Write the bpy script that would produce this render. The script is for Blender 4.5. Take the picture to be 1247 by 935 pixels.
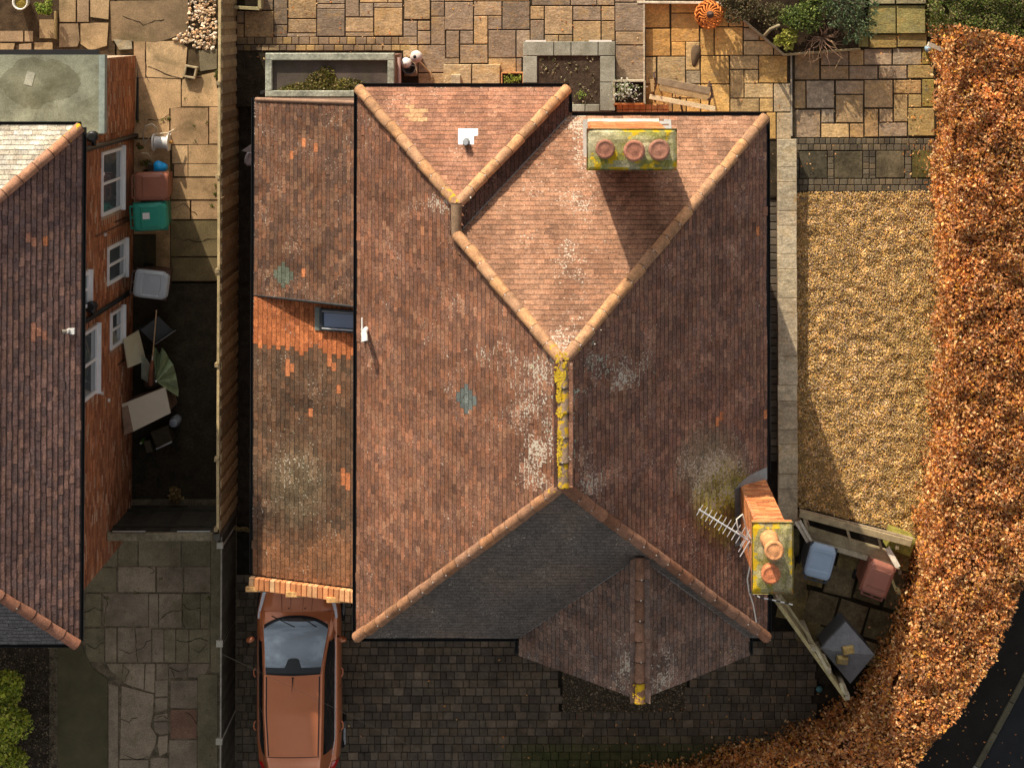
import bpy, math, random
import numpy as np
from mathutils import Vector, Matrix, noise
for o in list(bpy.data.objects): bpy.data.objects.remove(o)
random.seed(7); RNG = np.random.default_rng(7)
SC = bpy.context.scene; COL = SC.collection

# ------------------------------------------------------------------ camera (a crop from the lower part of a straight-down drone frame)
F = 2000.0; HC = 34.48; AL = 0.0208; CX = 673.76; NY = 24.39; CY = NY - F * math.tan(AL)
cd = bpy.data.cameras.new('camera'); cam = bpy.data.objects.new('camera', cd); COL.objects.link(cam)
cd.sensor_fit = 'HORIZONTAL'; cd.sensor_width = 36; cd.lens = F / 1247 * 36
cd.shift_x = (623.5 - CX) / 1247; cd.shift_y = -(467.5 - CY) / 1247
cd.clip_start = 0.5; cd.clip_end = 1000
cam.location = (0, 0, HC); cam.rotation_euler = (AL, 0, 0); SC.camera = cam

# ------------------------------------------------------------------ sky, sun, exposure
SUN = Vector((-0.94, 2.62, 1.0)).normalized()          # towards the sun
elev = math.asin(SUN.z); azim = math.atan2(SUN.x, SUN.y)
w = bpy.data.worlds.new('World'); SC.world = w; w.use_nodes = True
nt = w.node_tree; bg = nt.nodes['Background']
sky = nt.nodes.new('ShaderNodeTexSky'); sky.sky_type = 'NISHITA'; sky.sun_disc = False
sky.sun_elevation = elev; sky.sun_rotation = azim; sky.air_density = 1.0; sky.dust_density = 2.0; sky.ozone_density = 0.6
hs = nt.nodes.new('ShaderNodeHueSaturation'); hs.inputs['Saturation'].default_value = 0.10      # a thinly clouded, paler sky
nt.links.new(sky.outputs[0], hs.inputs['Color']); tc_ = nt.nodes.new('ShaderNodeTexCoord'); cn = nt.nodes.new('ShaderNodeTexNoise'); cn.inputs['Scale'].default_value = 2.6; cn.inputs['Detail'].default_value = 7; cn.inputs['Roughness'].default_value = 0.6
nt.links.new(tc_.outputs['Generated'], cn.inputs['Vector']); cr = nt.nodes.new('ShaderNodeMapRange'); cr.inputs[1].default_value = 0.46; cr.inputs[2].default_value = 0.66; cr.inputs[3].default_value = 0.8; cr.inputs[4].default_value = 1.7   # broken cloud all over the sky
nt.links.new(cn.outputs['Fac'], cr.inputs[0]); cm = nt.nodes.new('ShaderNodeMix'); cm.data_type = 'RGBA'; cm.blend_type = 'MULTIPLY'; cm.inputs[0].default_value = 1.0
nt.links.new(hs.outputs[0], cm.inputs[6]); nt.links.new(cr.outputs[0], cm.inputs[7]); nt.links.new(cm.outputs[2], bg.inputs[0]); bg.inputs[1].default_value = 0.13
sd = bpy.data.lights.new('sun', 'SUN'); sd.energy = 5.0; sd.angle = math.radians(0.5); sd.color = (1.0, 0.88, 0.69)
sun = bpy.data.objects.new('sun', sd); COL.objects.link(sun); sun.location = (0, 0, 60)
sun.rotation_euler = (-SUN).to_track_quat('-Z', 'Y').to_euler()
vs = SC.view_settings; vs.view_transform = 'Standard'; vs.look = 'None'; vs.exposure = 0.20; vs.gamma = 1.0; vs.use_curve_mapping = False

# ------------------------------------------------------------------ survey helpers: where a surveyed image point lies at height z
UPV = Vector((0, math.cos(AL), math.sin(AL))); FWV = Vector((0, math.sin(AL), -math.cos(AL))); RTV = Vector((1, 0, 0))
def P(px, py, z=0.0):
    d = RTV * ((px - CX) / F) + UPV * ((CY - py) / F) + FWV
    t = (z - HC) / d.z
    return Vector((0, 0, HC)) + d * t
def PR(p):
    d = Vector(p) - Vector((0, 0, HC)); zz = d.dot(FWV)
    return CX + F * d.dot(RTV) / zz, CY - F * d.dot(UPV) / zz
def onplane(px, py, fn):
    z = 4.0
    for _ in range(12):
        p = P(px, py, z); z = fn(p.x, p.y)
    return P(px, py, z)
def fbm(x, y, z=0.0, o=3):
    return noise.fractal(Vector((x, y, z)), 1.0, 2.0, o)
def mixc(a, b, t): return tuple(a[i] * (1 - t) + b[i] * t for i in range(3))
def mulc(a, k): return tuple(max(0.0, c * k) for c in a[:3])
def pick(pal, r=random): return pal[r.randrange(len(pal))]

# ------------------------------------------------------------------ materials (colour comes from each piece's own tint)
MATS = {}
def mat(name, rough=0.85, spec=0.3, nscale=6.0, namt=0.3, fscale=60.0, famt=0.25, bump=0.0, bscale=40.0, metal=0.0, lichen=None, coat=0.0, transl=0.0, alpha=None, warp=None, stain=()):
    m = bpy.data.materials.new(name); m.use_nodes = True; t = m.node_tree; N = t.nodes; L = t.links
    b = N['Principled BSDF']; out = N['Material Output']
    at = N.new('ShaderNodeAttribute'); at.attribute_name = 'tint'
    oi = N.new('ShaderNodeObjectInfo')
    mx = N.new('ShaderNodeMix'); mx.data_type = 'RGBA'; mx.blend_type = 'MULTIPLY'; mx.inputs[0].default_value = 1
    L.new(at.outputs['Color'], mx.inputs[6]); L.new(oi.outputs['Color'], mx.inputs[7])
    geo = N.new('ShaderNodeNewGeometry'); cur = mx.outputs[2]
    def vary(scale, amt, detail, cur, stretch=None):
        n = N.new('ShaderNodeTexNoise'); n.inputs['Scale'].default_value = scale; n.inputs['Detail'].default_value = detail
        n.inputs['Roughness'].default_value = 0.65
        src = geo.outputs['Position']
        if stretch:
            mp = N.new('ShaderNodeMapping'); mp.inputs['Scale'].default_value = stretch; L.new(src, mp.inputs[0]); src = mp.outputs[0]
        L.new(src, n.inputs['Vector'])
        r = N.new('ShaderNodeMapRange'); r.inputs[1].default_value = 0.3; r.inputs[2].default_value = 0.7
        r.inputs[3].default_value = 1 - amt; r.inputs[4].default_value = 1 + amt; L.new(n.outputs['Fac'], r.inputs[0])
        q = N.new('ShaderNodeMix'); q.data_type = 'RGBA'; q.blend_type = 'MULTIPLY'; q.inputs[0].default_value = 1
        L.new(cur, q.inputs[6]); L.new(r.outputs[0], q.inputs[7]); return q.outputs[2], n
    if namt: cur, _ = vary(nscale, namt, 5, cur, warp)
    if famt: cur, _ = vary(fscale, famt, 3, cur)
    for (scol, ssc, amt, lo, hi) in stain:
        n = N.new('ShaderNodeTexNoise'); n.inputs['Scale'].default_value = ssc; n.inputs['Detail'].default_value = 6; n.inputs['Roughness'].default_value = 0.7; n.inputs['Distortion'].default_value = 0.6; L.new(geo.outputs['Position'], n.inputs['Vector'])
        r = N.new('ShaderNodeMapRange'); r.inputs[1].default_value = lo; r.inputs[2].default_value = hi; r.inputs[3].default_value = 0; r.inputs[4].default_value = amt; L.new(n.outputs['Fac'], r.inputs[0])
        q = N.new('ShaderNodeMix'); q.data_type = 'RGBA'; L.new(r.outputs[0], q.inputs[0]); L.new(cur, q.inputs[6]); q.inputs[7].default_value = (*scol, 1); cur = q.outputs[2]
    if lichen:
        col, sc = lichen
        n = N.new('ShaderNodeTexNoise'); n.inputs['Scale'].default_value = sc; n.inputs['Detail'].default_value = 4; L.new(geo.outputs['Position'], n.inputs['Vector'])
        inv = N.new('ShaderNodeMath'); inv.operation = 'SUBTRACT'; inv.inputs[0].default_value = 1; L.new(oi.outputs['Alpha'], inv.inputs[1])
        ad = N.new('ShaderNodeMath'); ad.operation = 'ADD'; L.new(at.outputs['Alpha'], ad.inputs[0]); L.new(inv.outputs[0], ad.inputs[1])
        th = N.new('ShaderNodeMapRange'); th.inputs[1].default_value = 0; th.inputs[2].default_value = 1; th.inputs[3].default_value = 0.78; th.inputs[4].default_value = 0.36
        L.new(ad.outputs[0], th.inputs[0])
        sb = N.new('ShaderNodeMath'); sb.operation = 'SUBTRACT'; L.new(n.outputs['Fac'], sb.inputs[0]); L.new(th.outputs[0], sb.inputs[1])
        ml = N.new('ShaderNodeMath'); ml.operation = 'MULTIPLY'; ml.inputs[1].default_value = 14; ml.use_clamp = True; L.new(sb.outputs[0], ml.inputs[0])
        lm = N.new('ShaderNodeMix'); lm.data_type = 'RGBA'; L.new(ml.outputs[0], lm.inputs[0]); L.new(cur, lm.inputs[6]); lm.inputs[7].default_value = (*col, 1); cur = lm.outputs[2]
    L.new(cur, b.inputs['Base Color'])
    b.inputs['Roughness'].default_value = rough; b.inputs['Specular IOR Level'].default_value = spec; b.inputs['Metallic'].default_value = metal
    b.inputs['Coat Weight'].default_value = coat; b.inputs['Coat Roughness'].default_value = 0.05
    if bump:
        n = N.new('ShaderNodeTexNoise'); n.inputs['Scale'].default_value = bscale; n.inputs['Detail'].default_value = 6; n.inputs['Roughness'].default_value = 0.7
        src = geo.outputs['Position']
        if warp:
            mp = N.new('ShaderNodeMapping'); mp.inputs['Scale'].default_value = warp; L.new(src, mp.inputs[0]); src = mp.outputs[0]
        L.new(src, n.inputs['Vector'])
        bp = N.new('ShaderNodeBump'); bp.inputs['Strength'].default_value = 1.0; bp.inputs['Distance'].default_value = bump
        L.new(n.outputs['Fac'], bp.inputs['Height']); L.new(bp.outputs[0], b.inputs['Normal'])
    if transl:
        tr = N.new('ShaderNodeBsdfTranslucent'); L.new(cur, tr.inputs[0]); ms = N.new('ShaderNodeMixShader'); ms.inputs[0].default_value = transl
        L.new(b.outputs[0], ms.inputs[1]); L.new(tr.outputs[0], ms.inputs[2]); L.new(ms.outputs[0], out.inputs[0])
    if alpha is not None: b.inputs['Alpha'].default_value = alpha
    MATS[name] = m; return m
mat('tile', 0.9, 0.2, 9, 0.28, 40, 0.46, 0.006, 90, lichen=((0.52, 0.45, 0.36), 30))
mat('ridge', 0.85, 0.2, 7, 0.30, 45, 0.34, 0.006, 60, stain=[((0.16, 0.10, 0.07), 5.0, 0.6, 0.52, 0.72)], lichen=((0.62, 0.38, 0.02), 9))
mat('cap', 0.95, 0.1, 7, 0.4, 40, 0.4, 0.012, 40, lichen=((0.55, 0.36, 0.02), 6))
mat('stone', 0.8, 0.3, 5, 0.30, 24, 0.30, 0.016, 11, warp=(1, 1.7, 1), stain=[((0.16, 0.12, 0.085), 2.2, 0.5, 0.50, 0.72), ((0.60, 0.34, 0.09), 3.1, 0.45, 0.52, 0.72), ((0.30, 0.27, 0.24), 4.7, 0.4, 0.56, 0.72)])
mat('mossstone', 0.9, 0.2, 3, 0.45, 18, 0.35, 0.006, 30)
mat('block', 0.85, 0.25, 3, 0.35, 60, 0.40, 0.005, 80, stain=[((0.05, 0.04, 0.028), 1.1, 0.55, 0.50, 0.72)])
mat('concrete', 0.9, 0.2, 1.6, 0.34, 45, 0.30, 0.004, 60, stain=[((0.10, 0.085, 0.035), 1.3, 0.65, 0.52, 0.72), ((0.09, 0.065, 0.04), 6.0, 0.5, 0.58, 0.75)])
mat('brick', 0.9, 0.2, 3, 0.2, 50, 0.3, 0.004, 80)
mat('wood', 0.85, 0.2, 6, 0.3, 60, 0.3, 0.003, 50, warp=(1, 1, 1))
mat('plastic', 0.45, 0.4, 4, 0.06, 60, 0.05)
mat('matte', 0.9, 0.2, 5, 0.2, 50, 0.2, 0.002, 60)
mat('metal', 0.4, 0.5, 6, 0.15, 60, 0.1, metal=0.6)
mat('paint', 0.28, 0.5, 3, 0.04, 300, 0.06, metal=0.35, coat=1.0)
mat('gloss', 0.05, 0.9, 3, 0.03, 60, 0.0, coat=0.6)
mat('leaf', 0.6, 0.25, 2.2, 0.25, 70, 0.2, transl=0.3)
mat('dryleaf', 0.5, 0.4, 1.3, 0.25, 90, 0.15, transl=0.32)
mat('soil', 0.95, 0.1, 5, 0.5, 60, 0.5, 0.02, 35)
mat('gravel', 0.8, 0.25, 6, 0.42, 90, 0.15, stain=[((0.30, 0.17, 0.10), 9.0, 0.5, 0.55, 0.7)])
mat('asphalt', 0.9, 0.2, 2, 0.25, 140, 0.5, 0.004, 160)
mat('felt', 0.9, 0.2, 2.2, 0.35, 40, 0.25, 0.004, 40, stain=[((0.10, 0.095, 0.055), 1.6, 0.7, 0.48, 0.68)])
mat('carglass', 0.03, 0.8, 3, 0.03, 60, 0.0, metal=0.75)
mat('lead', 0.6, 0.4, 8, 0.2, 60, 0.15, metal=0.2)

# ------------------------------------------------------------------ object helpers
WROOT = {}
def tag(o, label=None, cat=None, group=None, kind=None):
    if label: o['label'] = label
    if cat: o['category'] = cat
    if group: o['group'] = group
    if kind: o['kind'] = kind
    return o
def root(name, loc, label, cat, group=None, rz=0.0):
    o = bpy.data.objects.new(name, None); COL.objects.link(o); o.location = loc; o.rotation_euler = (0, 0, rz); o.empty_display_size = 0.2
    tag(o, label, cat, group); return o
def wroot(name, loc, label, cat, group=None):          # children are given in world coordinates
    o = root(name, loc, label, cat, group); WROOT[o.name] = Matrix.Translation(-Vector(loc)); return o
def place(name, me, m, parent=None):
    o = bpy.data.objects.new(name, me); COL.objects.link(o)
    if m and not me.materials: me.materials.append(MATS[m])
    if parent is not None:
        o.parent = parent
        if parent.name in WROOT: o.matrix_parent_inverse = WROOT[parent.name]
    return o
def npmesh(name, V, Fc, C=None, smooth=False):
    V = np.asarray(V, np.float32); Fc = np.asarray(Fc, np.int32); k = Fc.shape[1]; n = len(Fc)
    me = bpy.data.meshes.new(name); me.vertices.add(len(V)); me.vertices.foreach_set('co', V.ravel())
    me.loops.add(n * k); me.loops.foreach_set('vertex_index', Fc.ravel())
    me.polygons.add(n); me.polygons.foreach_set('loop_start', np.arange(0, n * k, k, dtype=np.int32))
    me.update(calc_edges=True)
    a = me.attributes.new('tint', 'FLOAT_COLOR', 'FACE')
    if C is None: C = np.ones((n, 4), np.float32); C[:, 3] = 0
    C = np.asarray(C, np.float32)
    if C.shape[1] == 3: C = np.hstack([C, np.zeros((len(C), 1), np.float32)])
    a.data.foreach_set('color', C.ravel())
    me.polygons.foreach_set('use_smooth', np.full(n, bool(smooth)))
    return me
class MB:
    def __init__(s): s.v = []; s.f = []; s.c = []; s.sm = []
    def add(s, vs, fs, col, sm=False):
        b = len(s.v); s.v += [tuple(q) for q in vs]
        c = tuple(col) if len(col) == 4 else (*col, 0.0)
        for q in fs: s.f.append([i + b for i in q]); s.c.append(c); s.sm.append(sm)
    def box(s, c, d, col, rz=0.0, M=None, taper=1.0):
        x, y, z = d[0] / 2, d[1] / 2, d[2] / 2; vs = []
        for k in (-1, 1):
            t = taper if k > 0 else 1.0
            for (a, b) in ((-1, -1), (1, -1), (1, 1), (-1, 1)): vs.append(Vector((a * x * t, b * y * t, k * z)))
        R = M if M is not None else Matrix.Rotation(rz, 3, 'Z')
        vs = [R @ q + Vector(c) for q in vs]
        s.add(vs, [(3, 2, 1, 0), (4, 5, 6, 7), (0, 1, 5, 4), (1, 2, 6, 5), (2, 3, 7, 6), (3, 0, 4, 7)], col)
    def cham(s, c, d, col, ch=0.008, rz=0.0, tilt=(0, 0)):  # box with chamfered top edge
        x, y, h = d[0] / 2, d[1] / 2, d[2]; R = Matrix.Rotation(rz, 3, 'Z'); vs = []
        for (z, i) in ((0, 0), (h - ch, 0), (h, ch)):
            for (a, b) in ((-1, -1), (1, -1), (1, 1), (-1, 1)):
                q = Vector((a * (x - i), b * (y - i), z)); q.z += q.x * tilt[0] + q.y * tilt[1]; vs.append(R @ q + Vector(c))
        fs = [(8, 9, 10, 11)]
        for k in (0, 4):
            for i in range(4): j = (i + 1) % 4; fs.append((k + i, k + j, k + 4 + j, k + 4 + i))
        s.add(vs, fs, col)
    def prism(s, poly, z0, z1, col, ch=0.0):
        n = len(poly); A = sum(poly[i][0] * poly[(i + 1) % n][1] - poly[(i + 1) % n][0] * poly[i][1] for i in range(n))
        if A < 0: poly = list(poly)[::-1]
        zf = (lambda z, q: z(q[0], q[1])) if callable(z1) else (lambda z, q: z)
        zg = (lambda z, q: z(q[0], q[1])) if callable(z0) else (lambda z, q: z)
        vs = [(q[0], q[1], zg(z0, q)) for q in poly] + [(q[0], q[1], zf(z1, q)) for q in poly]
        fs = [tuple(range(n, 2 * n)), tuple(range(n - 1, -1, -1))] + [(i, (i + 1) % n, n + (i + 1) % n, n + i) for i in range(n)]
        s.add(vs, fs, col)
    def tube(s, pts, r, col, n=8, cap=True, sm=True):
        pts = [Vector(p) for p in pts]; rr = r if isinstance(r, (list, tuple)) else [r] * len(pts)
        vs = []; ref = None
        for i, p in enumerate(pts):
            d = (pts[min(i + 1, len(pts) - 1)] - pts[max(i - 1, 0)]).normalized()
            a = Vector((0, 0, 1)) if abs(d.z) < 0.9 else Vector((1, 0, 0))
            if ref is not None: a = ref
            u = (a - d * a.dot(d)).normalized(); ref = u; w2 = d.cross(u)
            for k in range(n):
                th = 2 * math.pi * k / n; vs.append(p + (u * math.cos(th) + w2 * math.sin(th)) * rr[i])
        fs = [(i * n + k, i * n + (k + 1) % n, (i + 1) * n + (k + 1) % n, (i + 1) * n + k) for i in range(len(pts) - 1) for k in range(n)]
        s.add(vs, fs, col, sm)
        if cap:
            s.add(vs[:n], [tuple(range(n - 1, -1, -1))], col); s.add(vs[-n:], [tuple(range(n))], col)
    def lathe(s, prof, c, col, n=16, sm=True, wob=0.0):
        vs = []
        for (r, z) in prof:
            for k in range(n):
                th = 2 * math.pi * k / n; q = r * (1 + wob * math.sin(3 * th + z * 9)); vs.append((c[0] + q * math.cos(th), c[1] + q * math.sin(th), c[2] + z))
        fs = [(i * n + k, i * n + (k + 1) % n, (i + 1) * n + (k + 1) % n, (i + 1) * n + k) for i in range(len(prof) - 1) for k in range(n)]
        s.add(vs, fs, col, sm)
        if prof[0][0] > 1e-4: s.add(vs[:n], [tuple(range(n - 1, -1, -1))], col)
        if prof[-1][0] > 1e-4: s.add(vs[-n:], [tuple(range(n))], col)
    def grid(s, fn, nu, nv, col, sm=True):
        vs = [fn(i / nu, j / nv) for j in range(nv + 1) for i in range(nu + 1)]
        s.add(vs, [(j * (nu + 1) + i, j * (nu + 1) + i + 1, (j + 1) * (nu + 1) + i + 1, (j + 1) * (nu + 1) + i) for j in range(nv) for i in range(nu)], col, sm)
    def mesh(s, name):
        me = bpy.data.meshes.new(name); me.from_pydata(s.v, [], s.f)
        a = me.attributes.new('tint', 'FLOAT_COLOR', 'FACE'); a.data.foreach_set('color', np.array(s.c, np.float32).ravel())
        me.polygons.foreach_set('use_smooth', np.array(s.sm, bool)); me.update(); return me
    def build(s, name, m, parent=None): return place(name, s.mesh(name), m, parent)
def inpoly(x, y, poly):
    c = False; n = len(poly); j = n - 1
    for i in range(n):
        xi, yi = poly[i][0], poly[i][1]; xj, yj = poly[j][0], poly[j][1]
        if (yi > y) != (yj > y) and x < (xj - xi) * (y - yi) / (yj - yi) + xi: c = not c
        j = i
    return c
def inpoly_np(X, Y, poly):
    c = np.zeros(len(X), bool); n = len(poly); j = n - 1
    for i in range(n):
        xi, yi = poly[i][0], poly[i][1]; xj, yj = poly[j][0], poly[j][1]
        if yi != yj: c ^= ((yi > Y) != (yj > Y)) & (X < (xj - xi) * (Y - yi) / (yj - yi) + xi)
        j = i
    return c
def sheet(name, poly, z, col, m, kind='structure', thick=0.004):
    b = MB(); b.prism(poly, z - thick, z, col); o = b.build(name, m); o['kind'] = kind; return o
def pxpoly(pts, z=0.0): return [tuple(P(x, y, z)[:2]) for x, y in pts]

# ------------------------------------------------------------------ leaf clouds, pebbles
def leafmesh(name, pos, size, cols, up=0.5, asp=0.62, rng=RNG):
    n = len(pos); nr = rng.normal(size=(n, 3)); nr /= np.linalg.norm(nr, axis=1)[:, None]; nr[:, 2] = np.abs(nr[:, 2]); nr[:, 2] += up
    nr /= np.linalg.norm(nr, axis=1)[:, None]
    t = rng.normal(size=(n, 3)); t -= nr * (t * nr).sum(1)[:, None]; t /= np.linalg.norm(t, axis=1)[:, None]; b = np.cross(nr, t)
    s = np.asarray(size) * np.ones(n) * rng.uniform(0.5, 1.35, n); s = s[:, None]
    fold = nr * s * rng.uniform(-0.25, 0.35, n)[:, None]
    V = np.stack([pos - t * s * 0.5, pos + b * s * asp * 0.5 + fold, pos + t * s * 0.5, pos - b * s * asp * 0.5 + fold], 1).reshape(-1, 3)
    Fc = np.arange(4 * n).reshape(n, 4)
    return npmesh(name, V, Fc, cols)
def palcols(pal, n, var=0.2, rng=RNG):
    pal = np.array(pal); c = pal[rng.integers(0, len(pal), n)]; return c * rng.uniform(1 - var, 1 + var, n)[:, None]
def blob_pos(c, r, n, rng=RNG, shell=0.45, lumps=7):
    # points in a lumpy crown made of several sub-clumps
    cs = []; rs = []
    for k in range(lumps):
        a = rng.uniform(0, 2 * np.pi); q = rng.uniform(0.25, 0.7)
        cs.append([c[0] + r[0] * q * np.cos(a), c[1] + r[1] * q * np.sin(a), c[2] + r[2] * rng.uniform(-0.3, 0.45)]); rs.append(rng.uniform(0.35, 0.6))
    i = rng.integers(0, lumps, n); d = rng.normal(size=(n, 3)); d /= np.linalg.norm(d, axis=1)[:, None]
    rad = rng.uniform(shell, 1.0, n) ** 0.6
    p = np.array(cs)[i] + d * (np.array(rs)[i] * rad)[:, None] * np.array(r)[None]
    p[:, 2] = np.maximum(p[:, 2], 0.03); return p
def pebbles(name, poly, z, n, rmin, rmax, pal, m='gravel', parent=None, colfn=None, lump=0.02):
    xs = [q[0] for q in poly]; ys = [q[1] for q in poly]
    X = RNG.uniform(min(xs), max(xs), n * 3); Y = RNG.uniform(min(ys), max(ys), n * 3); k = inpoly_np(X, Y, poly); X = X[k][:n]; Y = Y[k][:n]; n = len(X)
    r = RNG.uniform(rmin, rmax, n); a = RNG.uniform(0, 6.28, n); e = RNG.uniform(0.6, 1, n); hh = RNG.uniform(0.35, 0.7, n)
    base = np.array([(math.cos(t), math.sin(t), 0.0) for t in np.linspace(0, 2 * math.pi, 6)[:-1]] + [(0.45, 0.1, 1.0), (-0.3, 0.35, 0.95), (-0.15, -0.4, 1.0)])
    V = np.repeat(base[None], n, 0) * (1 + RNG.uniform(-0.22, 0.22, (n, 8, 1)))
    V[:, :, 0] *= r[:, None]; V[:, :, 1] *= (r * e)[:, None]; V[:, :, 2] *= (r * hh)[:, None]
    ca, sa = np.cos(a)[:, None], np.sin(a)[:, None]; x = V[:, :, 0] * ca - V[:, :, 1] * sa; y = V[:, :, 0] * sa + V[:, :, 1] * ca
    tx = RNG.uniform(-0.4, 0.4, n)[:, None]; ty = RNG.uniform(-0.4, 0.4, n)[:, None]
    hl = np.array([noise.noise(Vector((a_ * 5, b_ * 5, .3))) for a_, b_ in zip(X, Y)]) if lump == .03 else np.zeros(n)
    zz = (.02 + hl * .045)[:, None] + V[:, :, 2] + x * tx + y * ty + z + RNG.uniform(0, lump, n)[:, None]
    V = np.stack([x + X[:, None], y + Y[:, None], zz], 2).reshape(-1, 3)
    tri = np.array([(0, 1, 5), (1, 2, 5), (2, 6, 5), (2, 3, 6), (3, 4, 7), (3, 7, 6), (4, 0, 7), (0, 5, 7), (5, 6, 7)])
    Fc = (tri[None] + (np.arange(n) * 8)[:, None, None]).reshape(-1, 3)
    C = palcols(pal, n, 0.3)
    if colfn is not None: C = colfn(X, Y, C)
    o = place(name, npmesh(name, V, Fc, np.repeat(C, 9, 0)), m, parent); o['kind'] = 'stuff'; return o

# ------------------------------------------------------------------ tiled roof planes
TW, TG = 0.165, 0.100; TAIL = 0.36      # lower edge of each tile painted dark to draw the courses' shadow lines
def tile_proto(name, TAIL=TAIL, e=0.016):
    b = MB(); h, g = TW / 2 - 0.002, TG + 0.055
    vs = [(-h, 0, -.004), (h, 0, -.004), (h, g, -0.012), (-h, g, -0.012), (-h, 0, 0.017), (h, 0, 0.017), (-h, e, 0.019), (h, e, 0.019), (h, g, 0.005), (-h, g, 0.005)]
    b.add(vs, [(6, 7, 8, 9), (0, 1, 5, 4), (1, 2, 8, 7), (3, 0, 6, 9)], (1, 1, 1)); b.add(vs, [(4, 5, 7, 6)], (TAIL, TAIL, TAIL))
    return b.mesh(name), np.array(vs, float)
def scan(poly, e0, u, up, d):
    # where the line at distance d up the slope crosses the plane's outline: pairs of u
    pts = [((q[0] - e0[0]) * u.x + (q[1] - e0[1]) * u.y, (q[0] - e0[0]) * up.x + (q[1] - e0[1]) * up.y) for q in poly]; xs = []
    for (a, da), (c, dc) in zip(pts, pts[1:] + pts[:1]):
        if (da > d) != (dc > d): xs.append(a + (c - a) * (d - da) / (dc - da))
    xs.sort(); return list(zip(xs[::2], xs[1::2]))
def slope_tiles(poly, e0, up, ze, tp, colfn, tw=TW, tg=TG):
    up = Vector(up); u = Vector((up.y, -up.x)); cp = 1 / math.sqrt(1 + tp * tp); sp = tp * cp
    u3 = Vector((u.x, u.y, 0)); v3 = Vector((up.x * cp, up.y * cp, sp)); n3 = u3.cross(v3)
    us = [(q[0] - e0[0]) * u.x + (q[1] - e0[1]) * u.y for q in poly]; ds = [(q[0] - e0[0]) * up.x + (q[1] - e0[1]) * up.y for q in poly]
    out = []; j = 0; dmax = max(ds); umin = min(us); hw_ = tw / 2 - .002
    while j * tg * cp < dmax + tg:
        v = j * tg - 0.04; dd = lambda x: min(dmax - 1e-3, max(1e-3, x * cp))
        for (l0, r0) in scan(poly, e0, u, up, dd(v)):
            best = [q for q in scan(poly, e0, u, up, dd(v + tg)) if q[0] < r0 and q[1] > l0]
            l1, r1 = (min(q[0] for q in best), max(q[1] for q in best)) if best else ((l0 + r0) / 2 - .01, (l0 + r0) / 2 + .01)
            l1, r1 = max(l1, l0 - .25), min(r1, r0 + .25)
            lt, rt = l0 + (l1 - l0) * 1.55, r0 + (r1 - r0) * 1.55
            k = math.floor((min(l0, l1) - umin) / tw) - 1
            while True:
                uu = umin + k * tw + (j % 2) * tw / 2; k += 1
                if uu - hw_ > max(r0, r1): break
                fl, fr, tl, tr = max(uu - hw_, l0), min(uu + hw_, r0), max(uu - hw_, lt), min(uu + hw_, rt)
                if fr - fl < .012 and tr - tl < .012: continue
                cut = None
                if fl > uu - hw_ + 1e-4 or fr < uu + hw_ - 1e-4 or tl > uu - hw_ + 1e-4 or tr < uu + hw_ - 1e-4:
                    m0, m1 = (fl + fr) / 2, (tl + tr) / 2
                    if fr < fl: fl = fr = min(max(m0, uu - hw_), uu + hw_)
                    if tr < tl: tl = tr = min(max(m1, uu - hw_), uu + hw_)
                    cut = (fl - uu, fr - uu, tl - uu, tr - uu)
                o = Vector((e0[0], e0[1], ze)) + u3 * uu + v3 * v
                c = o + v3 * (tg / 2); px, py = PR(c)
                ji = random.gauss(0, 0.002) + 0.014 * fbm(c.x * .55, c.y * .55, ze); yaw = random.gauss(0, 0.016); ti = random.gauss(0, 0.010); sl = 0.0
                if random.random() < .012 and not cut: yaw += random.uniform(-.10, .10); sl = -random.uniform(.008, .03); ji += .004
                if cut: yaw = ti = 0.0
                uj = (u3 + v3 * yaw + n3 * ti).normalized(); nj = n3; vj = nj.cross(uj).normalized(); nj = uj.cross(vj)
                vw = (Vector((0, 0, HC)) - c); area = nj.dot(vw) / vw.length ** 3
                inside = 0 <= px < 1247 and 0 <= py < 935 and not cut
                out.append((o + n3 * ji + v3 * (sl + random.gauss(0, .0025)), uj, vj, nj, colfn(px, py, c), area if inside else -1, cut))
        j += 1
    return out
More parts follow.
